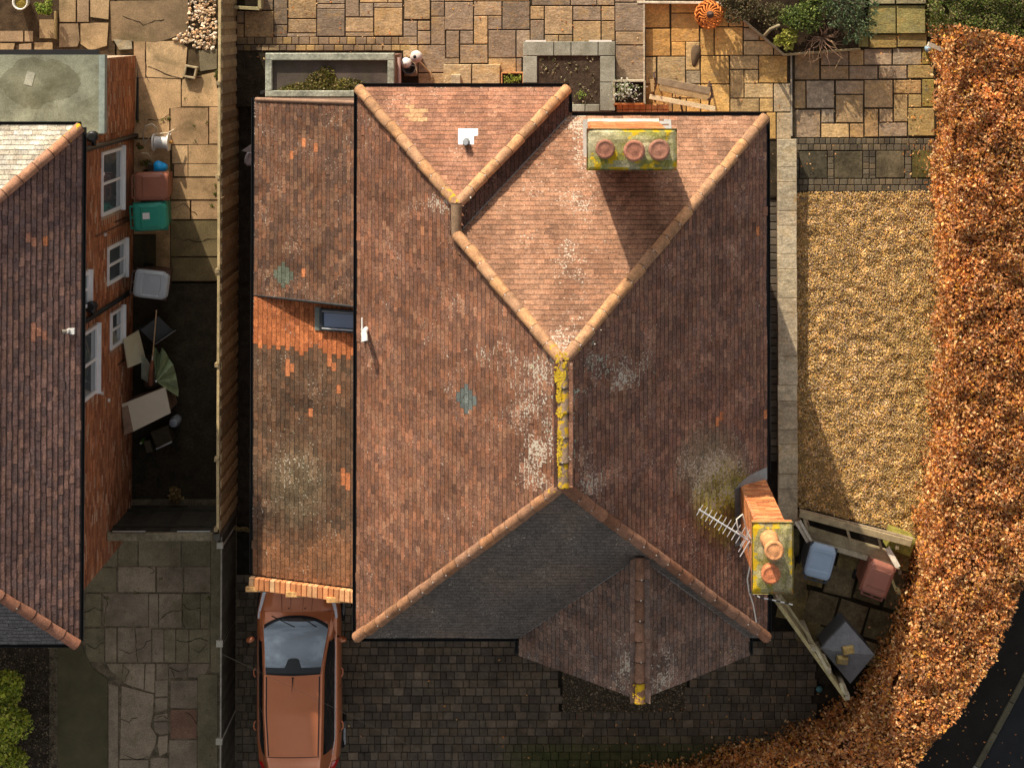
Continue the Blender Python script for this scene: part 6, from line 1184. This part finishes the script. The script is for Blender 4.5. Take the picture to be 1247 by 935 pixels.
b = MB(); a, c = P(511, 75, DZ + .3), P(526, 91, DZ + .03); b.tube([a, c], .016, (0.70, 0.52, 0.28), 8); o = b.build('wooden_stick', 'wood'); tag(o, 'pale wooden stick leaning from the round lantern to the slabs', 'stick')
# wooden frame at the top edge by the fence
wf = wroot('timber_cold_frame', tuple(P(297, 2, DZ)), 'small open timber box on the dark patio at the top edge', 'box')
tc = [P(x, y, DZ + .3) for x, y in ((280, -14), (316, -14), (316, 11), (280, 9))]
for i in range(4): beam(wf, tc[i], tc[(i + 1) % 4], .07, .28, (0.34, 0.28, 0.15), 'side_board')
# small box in the alley, stuff by the wall
q = P(231, 88, .18); sb_ = root('wire_box', (q.x, q.y, .03), 'small dark square drain box on the sandy alley slabs', 'box')
for (x, y_, sx_, sy_) in ((0, .11, .26, .04), (0, -.11, .26, .04), (.11, 0, .04, .18), (-.11, 0, .04, .18)):
    b = MB(); b.cham((x, y_, 0), (sx_, sy_, .12), (0.42, 0.33, 0.2), .006); b.build('side', 'wood', sb_)
b = MB(); b.box((0, 0, .03), (.2, .2, .04), (.04, .03, .02)); b.build('base', 'soil', sb_)
sb_.rotation_euler[2] = -.2
# hose reel
hq = P(195, 174, .3); hr = root('hose_reel', (hq.x, hq.y, .03), 'white hose reel with grey hose loops by the neighbour wall', 'hose reel')
b = MB(); b.tube([(-.13, 0, .18), (.13, 0, .18)], .13, (0.55, 0.54, 0.52), 18); b.build('hose_drum', 'plastic', hr)
for s_ in (-1, 1): b = MB(); b.tube([(s_ * .14, 0, .18), (s_ * .165, 0, .18)], .18, (0.72, 0.70, 0.66), 18); b.build('side_disc', 'plastic', hr)
b = MB(); b.tube([(.17, .0, .18), (.24, .02, .2)], .03, (0.7, 0.35, 0.08), 8); b.build('crank', 'plastic', hr)
for s_ in (-1, 1): b = MB(); b.tube([(s_ * .15, .16, .0), (s_ * .15, 0, .3), (s_ * .15, -.16, .0)], .014, (.6, .58, .55), 6); b.build('stand', 'plastic', hr)
def world2(o, pts): return [p - o.location for p in pts]
pts = [P(x, y, z) for x, y, z in ((176, 176, .05), (174, 165, .1), (177, 154, .3), (185, 151, .3), (191, 156, .2), (190, 162, .1))]; b = MB(); b.tube(world2(hr, pts), .014, (0.52, 0.48, 0.38), 6); b.build('hose_loop', 'plastic', hr)
pts = [P(x, y, z) for x, y, z in ((176, 175, .1), (184, 166, .15), (195, 163, .25), (205, 162, .3), (212, 158, .25))]; b = MB(); b.tube(world2(hr, pts), .016, (0.58, 0.48, 0.34), 6); b.build('hose_loop', 'plastic', hr)
pts = [P(x, y, z) for x, y, z in ((168, 203, .1), (169, 192, .4), (173, 187, .5), (180, 187, .5), (184, 194, .3), (184, 202, .1))]; b = MB(); b.tube(world2(hr, pts), .012, (0.45, 0.40, 0.26), 6); b.build('hose_loop', 'plastic', hr)
q = P(191, 206, .7); b = MB(); b.lathe([(.0, 0), (.10, .03), (.15, .12), (.12, .22), (.05, .27), (.0, .28)], (0, 0, 0), (0.0, 0.28, 0.66), 14, wob=.14); o = b.build('blue_bag', 'plastic'); o.location = (q.x, q.y, .30); tag(o, 'bright blue plastic bag squashed behind the brown bin by the wall', 'bag')
q = P(190, 206, .2); b = MB(); b.cham((q.x, q.y, .0), (.3, .25, .31), (0.05, 0.04, 0.03), .02); o = b.build('dark_crate', 'plastic'); tag(o, 'dark crate under the bright blue bag', 'crate')
for (px, py, r_, n, lb) in ((170, 178, .09, 130, 'small green plant at the wall foot left of the hose reel'), (176, 200, .13, 190, 'straggly red-tinged plant at the wall between hose reel and brown bin')):
    q = P(px, py, .2); t = wroot('wall_plant', (q.x, q.y, 0), lb, 'plant'); p = blob_pos((q.x, q.y, .2), (r_, r_, .16), n, lumps=4); o = place('leaves', leafmesh('leaves', p, .05, palcols([(0.10, 0.16, 0.03), (0.16, 0.2, 0.05), (0.28, 0.10, 0.05), (0.06, 0.08, 0.02)], n, .3)), 'leaf', t); o['kind'] = 'stuff'
    b = MB(); b.tube([(q.x, q.y, 0), (q.x, q.y, .2)], .01, (.1, .08, .04), 5); b.build('stem', 'wood', t)
# pot and plants top left
q = P(24.5, 3, .32); wp_ = root('white_pot', (q.x, q.y, 0), 'round white pot of mossy soil at the top left corner', 'plant pot'); b = MB(); b.lathe([(.10, 0), (.15, .30), (.165, .32), (.165, .33), (.135, .33), (.13, .26), (0, .26)], (0, 0, 0), (0.74, 0.72, 0.66), 20); b.build('pot', 'plastic', wp_); b = MB(); b.lathe([(.132, .255), (.10, .29), (0, .30)], (0, 0, 0), (0.30, 0.22, 0.05), 14); b.build('soil', 'soil', wp_)
q = P(54, 8, .35); t = wroot('leafy_plant', (q.x, q.y, 0), 'bright green leafy plant right of the white pot', 'plant'); p = blob_pos((q.x, q.y, .35), (.2, .2, .2), 420, lumps=6); o = place('leaves', leafmesh('leaves', p, .075, palcols([(0.16, 0.24, 0.03), (0.26, 0.34, 0.05), (0.09, 0.13, 0.02), (0.34, 0.36, 0.08)], 420, .3)), 'leaf', t); o['kind'] = 'stuff'; b = MB(); b.tube([(q.x, q.y, 0), (q.x, q.y, .3)], .015, (.1, .08, .04), 5); b.build('stem', 'wood', t)
b = MB(); a, c = P(66.5, 14, .1), P(67.5, 48, .1); b.cham(((a.x + c.x) / 2, (a.y + c.y) / 2, 0), (.05, a.y - c.y, .1), (0.34, 0.25, 0.12), .008); o = b.build('edging_board', 'wood'); tag(o, 'thin timber edging board beside the leafy plant, top left', 'board')

# ================================================================== CLUTTER IN THE ALLEY
def panel(name, px4, zs, th, col, label, cat, m='plastic'):
    q = [P(x, y, z) for (x, y), z in zip(px4, zs)]; n_ = (q[1] - q[0]).cross(q[3] - q[0]).normalized(); n_ = n_ if n_.z > 0 else -n_
    cc2 = sum(q, Vector()) / 4; t = wroot(name, (cc2.x, cc2.y, 0), label, cat); b = MB(); vs = q + [p - n_ * th for p in q]
    if (q[1] - q[0]).cross(q[3] - q[0]).z < 0: f = [(3, 2, 1, 0), (4, 5, 6, 7), (0, 1, 5, 4), (1, 2, 6, 5), (2, 3, 7, 6), (3, 0, 4, 7)]
    else: f = [(0, 1, 2, 3), (7, 6, 5, 4), (4, 5, 1, 0), (5, 6, 2, 1), (6, 7, 3, 2), (7, 4, 0, 3)]
    b.add(vs, f, col); b.build('panel', m, t); return t, q, n_
t, q, n_ = panel('cream_board', [(151, 413), (169, 402), (178, 439), (156.5, 448)], (1.0, .55, .55, 1.0), .03, (0.52, 0.47, 0.33), 'cream board leaning on the neighbour wall beside the green parasol', 'board')
b = MB(); b.tube([q[1] - n_ * .02, Vector((q[1].x, q[1].y, 0))], .015, (.1, .1, .1), 5); b.build('prop', 'wood', t)
t, q, n_ = panel('dark_board', [(171, 402), (193, 385), (212, 404), (189, 420)], (.62, .5, .3, .4), .04, (0.035, 0.038, 0.042), 'dark grey board lying under the broom handle', 'board')
b = MB(); b.tube([P(189, 419, .45), P(214, 402, .35)], .012, (.22, .22, .22), 6); b.build('metal_edge', 'metal', t)
t, q, n_ = panel('cream_cupboard', [(147.5, 492.5), (201, 471.5), (207.5, 503), (161, 526)], (.88, .88, .88, .88), .05, (0.60, 0.53, 0.41), 'cream topped cupboard lying askew below the parasol', 'cupboard')
b = MB(); vs = [q[0], q[3], P(151, 527, .80), P(148, 498, .80)]
pp_ = [P(x, y, .83) for x, y in ((149, 494), (199, 474), (205, 502), (160, 524))]; b.prism([(p.x, p.y) for p in pp_], .02, .83, (0.17, 0.105, 0.075)); b.build('carcass', 'wood', t)
b = MB(); sp = [P(x, y, .84) for x, y in ((149.5, 496), (156.5, 493), (163, 524), (153, 528.5))]; b.prism([(p.x, p.y) for p in sp], .7, .935, (0.24, 0.16, 0.11)); b.build('edge', 'wood', t)
br = wroot('broom', tuple(P(186, 440, .3)), 'broom with thin tan handle and brown head standing in the parasol cloth', 'broom')
b = MB(); b.tube([P(190.5, 378, 1.25), P(186, 434, .9)], .014, (0.40, 0.27, 0.15), 8); b.build('handle', 'wood', br)
b = MB(); b.tube([P(186, 432, .9), P(185.5, 440, .84)], .02, (0.6, 0.56, 0.5), 8); b.build('ferrule', 'metal', br)
b = MB(); b.tube([P(185.5, 439, .86), P(184.5, 452, .78), P(183.5, 468, .66)], [.035, .05, .055], (0.22, 0.085, 0.045), 10); b.build('head', 'wood', br)
pg = wroot('folded_parasol', tuple(P(202, 455, .3)), 'crumpled pale green parasol cloth spread beside the broom', 'parasol')
apex = P(190, 464, .95)
fan = [(187, 425, .75), (190, 423, .5), (194.5, 432, .78), (197, 423, .55), (202, 429, .8), (206, 437, .5), (211, 444, .72), (213.5, 453, .46), (215.5, 463, .62), (217.5, 474, .4), (217, 483, .5), (210, 477, .28), (203, 466, .55), (196, 464, .5)]
pv2 = [P(*f) for f in fan]; b = MB()
for i in range(len(pv2) - 1):
    m1, m2 = apex.lerp(pv2[i], .5) + Vector((0, 0, .03 * (-1) ** i)), apex.lerp(pv2[i + 1], .5) + Vector((0, 0, .03 * (-1) ** (i + 1))); c = mulc((0.27, 0.33, 0.19), random.uniform(.85, 1.15)); b.add([apex, m1, m2], [(0, 1, 2), (2, 1, 0)][:1], c); b.add([m1, pv2[i], pv2[i + 1], m2], [(0, 1, 2, 3)], c)
b.build('cloth', 'matte', pg)
b = MB(); f2l = [P(172, 432, .7), P(178, 436, .85), (P(184, 445, .8)), P(181, 466, .55), P(172, 461, .5)]; b.add(f2l, [(0, 1, 2), (0, 2, 3), (0, 3, 4)], (0.32, 0.37, 0.30)); b.build('cloth_flap', 'matte', pg)
b = MB(); b.tube([apex, P(191, 468, .02)], .018, (.5, .5, .48), 8); b.build('pole', 'metal', pg)
b = MB(); q = P(182, 467, .5); b.lathe([(.0, 0), (.16, .02), (.19, .22), (.13, .36), (0, .40)], (0, 0, 0), (0.13, 0.11, 0.085), 12, wob=.12); o = b.build('grey_sack', 'matte'); o.location = (q.x, q.y, .02); tag(o, 'grey-brown sack under the broom head', 'sack')
q = P(211, 515, .35); wj = root('pale_jar', (q.x, q.y, .0), 'pale blue-grey jar standing right of the cream cupboard', 'jar')
b = MB(); b.lathe([(.09, 0), (.11, .05), (.11, .26), (.08, .32), (.085, .36), (.06, .37), (0, .37)], (0, 0, 0), (0.30, 0.33, 0.37), 18); b.build('body', 'plastic', wj); b = MB(); b.lathe([(.05, .37), (.05, .385), (.02, .39), (0, .39)], (0, 0, 0), (0.22, 0.25, 0.30), 14); b.build('lid', 'plastic', wj)
db = wroot('dark_bin_box', tuple(P(198, 535, 0)), 'dark open box with a pale front edge below the jar', 'box')
tc = [P(x, y, .5) for x, y in ((182, 527), (203, 519), (209, 538), (190, 547))]; b = MB(); b.prism([(p.x, p.y) for p in tc], .0, .44, (0.05, 0.038, 0.022)); b.build('body', 'wood', db); beam(db, tc[3], tc[2], .035, .05, (0.34, 0.33, 0.34), 'front_edge')
q = P(172, 539, .3); gbt = root('green_bottle', (q.x, q.y, 0), 'bright green bottle between the dark box and the wall', 'bottle'); b = MB(); b.lathe([(.04, 0), (.045, .22), (.02, .29), (.018, .33), (0, .33)], (0, 0, 0), (0.16, 0.36, 0.05), 12); b.build('body', 'plastic', gbt); b = MB(); b.lathe([(.021, .325), (.021, .35), (0, .352)], (0, 0, 0), (.5, .5, .4), 10); b.build('cap', 'plastic', gbt)
q = P(181, 543, .25); b = MB(); b.cham((q.x, q.y, 0), (.15, .26, .3), (0.07, 0.055, 0.03), .02, .25); o = b.build('brown_canister', 'plastic'); tag(o, 'brown canister squeezed between the green bottle and dark box', 'canister')
q = P(214, 601, .1); t = wroot('dead_plant', (q.x, q.y, 0), 'clump of dead tan leaves near the alley gate', 'plant'); n = 260; p = blob_pos((q.x, q.y, .14), (.2, .18, .12), n, lumps=5); o = place('leaves', leafmesh('leaves', p, .08, palcols([(0.30, 0.20, 0.07), (0.22, 0.14, 0.05), (0.38, 0.27, 0.11)], n, .3)), 'dryleaf', t); o['kind'] = 'stuff'; b = MB(); b.lathe([(.08, 0), (.11, .14), (.09, .14), (0, .1)], (q.x, q.y, 0), (0.1, 0.06, 0.04), 12); b.build('root_ball', 'soil', t)
# white sheet poking out under the garage gutter
q = [P(294, 184, .9), P(311, 172, 1.0), P(312, 182, .7), P(303, 186, .6)]; b = MB(); b.add(q + [p - Vector((0, 0, .05)) for p in q], [(0, 3, 2, 1), (0, 1, 5, 4), (1, 2, 6, 5), (2, 3, 7, 6), (3, 0, 4, 7)], (0.60, 0.60, 0.62)); o = b.build('white_sheet', 'plastic'); tag(o, 'white folded sheet poking out below the garage gutter', 'sheet')
q = P(304, 195, .7); b = MB(); b.lathe([(0, 0), (.12, .05), (.15, .25), (.10, .42), (0, .46)], (0, 0, 0), (0.60, 0.54, 0.55), 12, wob=.12); o = b.build('pale_bag', 'plastic'); o.location = (q.x - .02, q.y, .2); tag(o, 'pale pinkish bag in the passage just below the white sheet', 'bag')
dq = P(300, 645, .2); t = wroot('dry_grass_clump', (dq.x, dq.y, 0), 'dry tan grass clump in the passage by the gate post', 'grass'); b = MB()
for i in range(40): x = random.uniform(-.35, .3); b.tube([(dq.x + x, dq.y - .05 + random.uniform(-.05, .05), .02), (dq.x + x + random.uniform(-.25, .25), dq.y + random.uniform(-.02, .14), random.uniform(.15, .4))], [.008, .003], mulc((0.42, 0.30, 0.13), random.uniform(.6, 1.2)), 4, False)
o = b.build('blades', 'wood', t); o['kind'] = 'stuff'
# fallen leaves on the drive and in the yard
n = 520; X = RNG.uniform(420, 960, n); Y = RNG.uniform(780, 935, n); keep_ = RNG.uniform(0, 1, n) < np.clip((X - 500) / 500, .03, 1) * np.clip((Y - 790) / 130, .05, 1); pts = np.array([np.array(P(x, y, .034)) for x, y in zip(X[keep_], Y[keep_])]); o = place('fallen_leaves', leafmesh('fallen_leaves', pts, .05, palcols(COP, len(pts), .3), up=2.5), 'dryleaf'); tag(o, 'scattered fallen leaves on the block drive', 'leaves', kind='stuff')

# ================================================================== CRUSTS OF LICHEN AND MOSS ON THE TILES
def flakes(name, parent, spots, fn, nrm, m='matte'):
    V, Fc, C = [], [], []; n3 = Vector(nrm).normalized(); t1 = n3.cross(Vector((0.3, 1, 0.1))).normalized(); t2 = n3.cross(t1); i0 = 0
    for (px, py, rx, ry, n, smin, smax, pal) in spots:
        for _ in range(n):
            a = random.uniform(0, 6.283); r = random.random() ** .6; x, y = px + rx * r * math.cos(a), py + ry * r * math.sin(a)
            if fbm(x * .07, y * .07, 2.2, 3) < (-.3 if pal is YEL else .02) + .25 * r: continue
            c = onplane(x, y, fn); sz = random.uniform(smin, smax); k = 6; ph = random.uniform(0, 6.28); col = mulc(pick(pal), random.uniform(.75, 1.2))
            ring = [c + (t1 * math.cos(ph + j * 2 * math.pi / k) + t2 * math.sin(ph + j * 2 * math.pi / k)) * sz * random.uniform(.55, 1.15) for j in range(k)]
            top = c + n3 * .003
            V += [tuple(q) for q in ring] + [tuple(top)]
            for j in range(k): Fc.append((i0 + j, i0 + (j + 1) % k, i0 + k)); C.append((*col, 0))
            i0 += k + 1
    o = place(name, npmesh(name, V, Fc, C), m, parent); o['kind'] = 'stuff'; return o
YEL = [(0.66, 0.41, 0.015), (0.58, 0.36, 0.02), (0.72, 0.50, 0.05), (0.46, 0.32, 0.04)]; WHT = [(0.50, 0.46, 0.38), (0.60, 0.56, 0.48), (0.42, 0.38, 0.30)]; GNY = [(0.38, 0.32, 0.04), (0.28, 0.26, 0.05), (0.48, 0.40, 0.05), (0.20, 0.20, 0.06)]; SAG = [(0.36, 0.36, 0.28), (0.30, 0.31, 0.22), (0.42, 0.42, 0.34)]
def rz(x, y): return ZR + .14
flakes('yellow_lichen', roof, [(682, 455, 7, 18, 260, .008, .022, YEL), (681, 500, 4, 34, 240, .008, .02, YEL), (682, 550, 3.5, 34, 220, .008, .02, YEL), (684, 436, 8, 8, 80, .008, .02, YEL), (685, 586, 6, 8, 40, .008, .02, GNY)], rz, (0, 0, 1))
flakes('white_lichen', roof, [(655, 480, 44, 52, 75, 0.0064, 0.0187, WHT), (648, 540, 44, 39, 75, 0.0064, 0.0187, WHT), (663, 570, 36, 31, 85, 0.0064, 0.0204, WHT), (610, 437, 72, 18, 75, 0.0064, 0.0170, WHT), (545, 246, 34, 12, 30, 0.0064, 0.0187, WHT), (560, 420, 78, 78, 35, 0.0048, 0.0119, WHT), (600, 530, 78, 78, 40, 0.0048, 0.0119, WHT), (510, 300, 65, 104, 30, 0.0048, 0.0102, WHT), (655, 442, 34, 18, 40, 0.0080, 0.0255, [(0.46, 0.46, 0.22), (0.5, 0.46, 0.3)])], lambda x, y: hz(x - X0) + .022, (-TP, 0, 1))
flakes('white_lichen', roof, [(728, 445, 39, 29, 115, 0.0064, 0.0221, SAG), (770, 440, 42, 26, 60, 0.0064, 0.0170, SAG), (706, 520, 16, 91, 110, 0.0064, 0.0238, SAG), (712, 575, 23, 18, 45, 0.0064, 0.0213, SAG), (862, 575, 52, 62, 165, 0.0064, 0.0204, SAG), (840, 640, 31, 52, 45, 0.0048, 0.0153, SAG), (885, 690, 39, 39, 30, 0.0048, 0.0136, SAG), (780, 520, 78, 78, 30, 0.0048, 0.0102, SAG)], lambda x, y: hz(X1 - x) + .022, (TP, 0, 1))
flakes('white_lichen', roof, [(668, 470, 10, 34, 160, .008, .022, WHT), (668, 540, 12, 44, 200, .008, .022, WHT), (660, 440, 22, 10, 110, .008, .022, [(0.46, 0.44, 0.26), (0.5, 0.46, 0.34)])], lambda x, y: hz(x - X0) + .022, (-TP, 0, 1))
flakes('white_lichen', roof, [(697, 470, 8, 34, 160, .008, .022, SAG), (697, 545, 9, 44, 200, .008, .022, SAG), (722, 432, 22, 16, 160, .008, .02, SAG)], lambda x, y: hz(X1 - x) + .022, (TP, 0, 1))
flakes('yellow_moss', roof, [(880, 610, 36, 39, 420, 0.0096, 0.0289, GNY), (868, 625, 18, 21, 60, 0.0096, 0.0255, YEL), (892, 580, 18, 26, 50, 0.0080, 0.0238, GNY)], lambda x, y: hz(X1 - x) + .024, (TP, 0, 1))
flakes('white_lichen', roof, [(697, 170, 21, 34, 165, 0.0080, 0.0255, WHT), (690, 345, 26, 72, 115, 0.0064, 0.0187, WHT), (690, 400, 44, 31, 60, 0.0064, 0.0170, WHT), (675, 230, 52, 58, 60, 0.0048, 0.0136, WHT), (735, 270, 39, 52, 40, 0.0048, 0.0119, WHT), (640, 225, 39, 52, 45, 0.0048, 0.0136, WHT), (655, 195, 39, 44, 60, 0.0064, 0.0187, WHT)], lambda x, y: hz(Y0 - y) + .022, (0, TP, 1))
flakes('yellow_lichen', roof, [(779, 846, 12, 10, 45, 0.0096, 0.0255, YEL), (777, 832, 6, 12, 15, 0.0080, 0.0221, YEL)], lambda x, y: hz(GH) + .12, (0, 0, 1))
flakes('white_lichen', roof, [(760, 828, 21, 18, 30, 0.0064, 0.0204, WHT), (798, 808, 16, 16, 25, 0.0080, 0.0238, WHT), (886, 796, 16, 9, 12, 0.0096, 0.0255, [(0.5, 0.42, 0.14)])], lambda x, y: hz(GH - abs(x - GM)) + .024, (0, 0, 1))
flakes('white_lichen', groof, [(352, 560, 23, 52, 100, 0.0064, 0.0204, [(0.40, 0.36, 0.24), (0.34, 0.31, 0.19)]), (365, 590, 31, 57, 150, 0.0064, 0.0221, [(0.42, 0.38, 0.26), (0.34, 0.31, 0.19)]), (330, 622, 13, 8, 12, 0.0096, 0.0255, WHT), (398, 640, 13, 31, 20, 0.0064, 0.0170, WHT), (345, 548, 26, 78, 40, 0.0064, 0.0153, WHT)], lambda x, y: gs(x, y) + .022, (-TS, 0, 1))
flakes('pale_lichen', nroof, [(60, 165, 44, 13, 60, 0.0096, 0.0298, [(0.75, 0.70, 0.62), (0.66, 0.60, 0.5)])], lambda x, y: NZE + NTP * (NY0 - y) + .024, (0, NTP, 1))

# ================================================================== CRACKS, WEEDS AND LITTER ON THE GROUND
def crack(parent, px, z, w_=.008, col=(0.02, 0.016, 0.01)):
    pts = [P(x, y, z) for x, y in px]; out = []
    for a, c in zip(pts, pts[1:]):
        n = max(2, int((c - a).length / .08)); out += [a.lerp(c, i / n) + Vector((random.gauss(0, .012), random.gauss(0, .012), 0)) for i in range(n)]
    out.append(pts[-1]); b = MB(); L1, R1 = [], []
    for i, p in enumerate(out):
        d = (out[min(i + 1, len(out) - 1)] - out[max(i - 1, 0)]).normalized(); s_ = Vector((-d.y, d.x, 0)); k = w_ * random.uniform(.4, 1.3); L1.append(p + s_ * k); R1.append(p - s_ * k)
    n = len(out); b.add(L1 + R1, [(i + n, i + n + 1, i + 1, i) for i in range(n - 1)], col); b.build('crack', 'soil', parent)
zp = lambda l: [(x / 3.818, 690 + y / 3.818) for x, y in l]
for l in ([(398, 210), (440, 195), (470, 205)], [(548, 380), (600, 400), (650, 380), (702, 340)], [(850, 170), (880, 200), (930, 190)], [(820, 340), (876, 350), (930, 330), (970, 345)], [(850, 200), (846, 240), (860, 284)], [(625, 285), (632, 330), (640, 440)], [(575, 450), (600, 490), (568, 535)], [(400, 360), (440, 380), (485, 350)], [(700, 30), (722, 20), (690, 0)], [(790, 470), (840, 490), (870, 470)], [(800, 480), (810, 512)], [(730, 700), (760, 690), (780, 705)], [(860, 670), (890, 690), (915, 730)], [(560, 700), (600, 720), (640, 700)], [(590, 880), (640, 895), (690, 880)], [(885, 380), (930, 400), (960, 360)], [(740, 240), (790, 210), (845, 200)], [(480, 130), (500, 170), (480, 275)]):
    crack(nd, zp(l), .036, .006)
for l in ([(180, 80), (205, 92), (222, 96)], [(176, 60), (178, 94)], [(178, 92), (182, 100)], [(208, 255), (225, 248), (240, 262)], [(150, 20), (175, 30), (200, 24)], [(206, 140), (196, 146), (180, 146)], [(230, 97), (245, 95)], [(112, 22), (122, 26), (132, 25)], [(165, 230), (190, 240), (207, 236)], [(210, 290), (240, 295), (266, 290)]):
    crack(al, l, .036, .007)
def weeds(parent, px, z, n, size, pal, spread=.02):
    ps = []
    for (x, y, k) in px:
        q = np.array(P(x, y, z)); ps.append(q[None] + RNG.normal(0, 1, (k, 3)) * [spread, spread, spread * .4])
    ps = np.vstack(ps); o = place('weeds', leafmesh('weeds', ps, size, palcols(pal, len(ps), .3), up=.8), 'leaf', parent); o['kind'] = 'stuff'
WG = [(0.10, 0.14, 0.02), (0.16, 0.18, 0.03), (0.07, 0.09, 0.02), (0.24, 0.20, 0.06)]
weeds(al, [(264, 88, 30), (263, 92, 25), (205, 145, 30), (198, 147, 20), (262, 236, 30), (258, 250, 25), (240, 88, 16), (168, 148, 20), (225, 120, 5), (240, 118, 5), (236, 153, 5), (238, 172, 6), (252, 150, 4), (262, 225, 16), (208, 205, 10)], .04, 0, .035, WG)
weeds(nd, [(random.uniform(105, 258), random.uniform(655, 930), random.randint(1, 4)) for _ in range(60)] + [(254, 728, 30), (131, 728, 22), (165, 722, 12), (196, 705, 14)], .036, 0, .028, WG, .02)
weeds(dr, [(random.uniform(600, 720), random.gauss(918, 6), random.randint(2, 8)) for _ in range(60)] + [(random.uniform(420, 940), random.uniform(790, 930), 1) for _ in range(60)], .028, 0, .024, WG, .03)
weeds(dp, [(random.uniform(975, 1135), random.uniform(170, 232), random.randint(1, 3)) for _ in range(40)], .036, 0, .022, WG + [(0.4, 0.3, 0.15)], .012)
n = 900; X = np.concatenate([RNG.uniform(970, 1140, 330), RNG.uniform(1100, 1142, 300), RNG.uniform(300, 780, 150), RNG.uniform(790, 1135, 120), RNG.uniform(1130, 1245, 90)]); Y = np.concatenate([RNG.uniform(236, 640, 330), RNG.uniform(60, 640, 300), RNG.uniform(0, 78, 150), RNG.uniform(30, 232, 120), RNG.uniform(760, 935, 90)])
Z = np.concatenate([np.full(330, .05), np.full(300, .055), np.full(150, DZ + .006), np.full(120, .115), np.full(90, .125)]); pts = np.array([np.array(P(x, y, z)) for x, y, z in zip(X, Y, Z)])
o = place('garden_leaf_litter', leafmesh('garden_leaf_litter', pts, .045, palcols(COP, len(pts), .3), up=2.5), 'dryleaf'); tag(o, 'loose copper leaves blown over gravel and patios', 'leaves', kind='stuff')
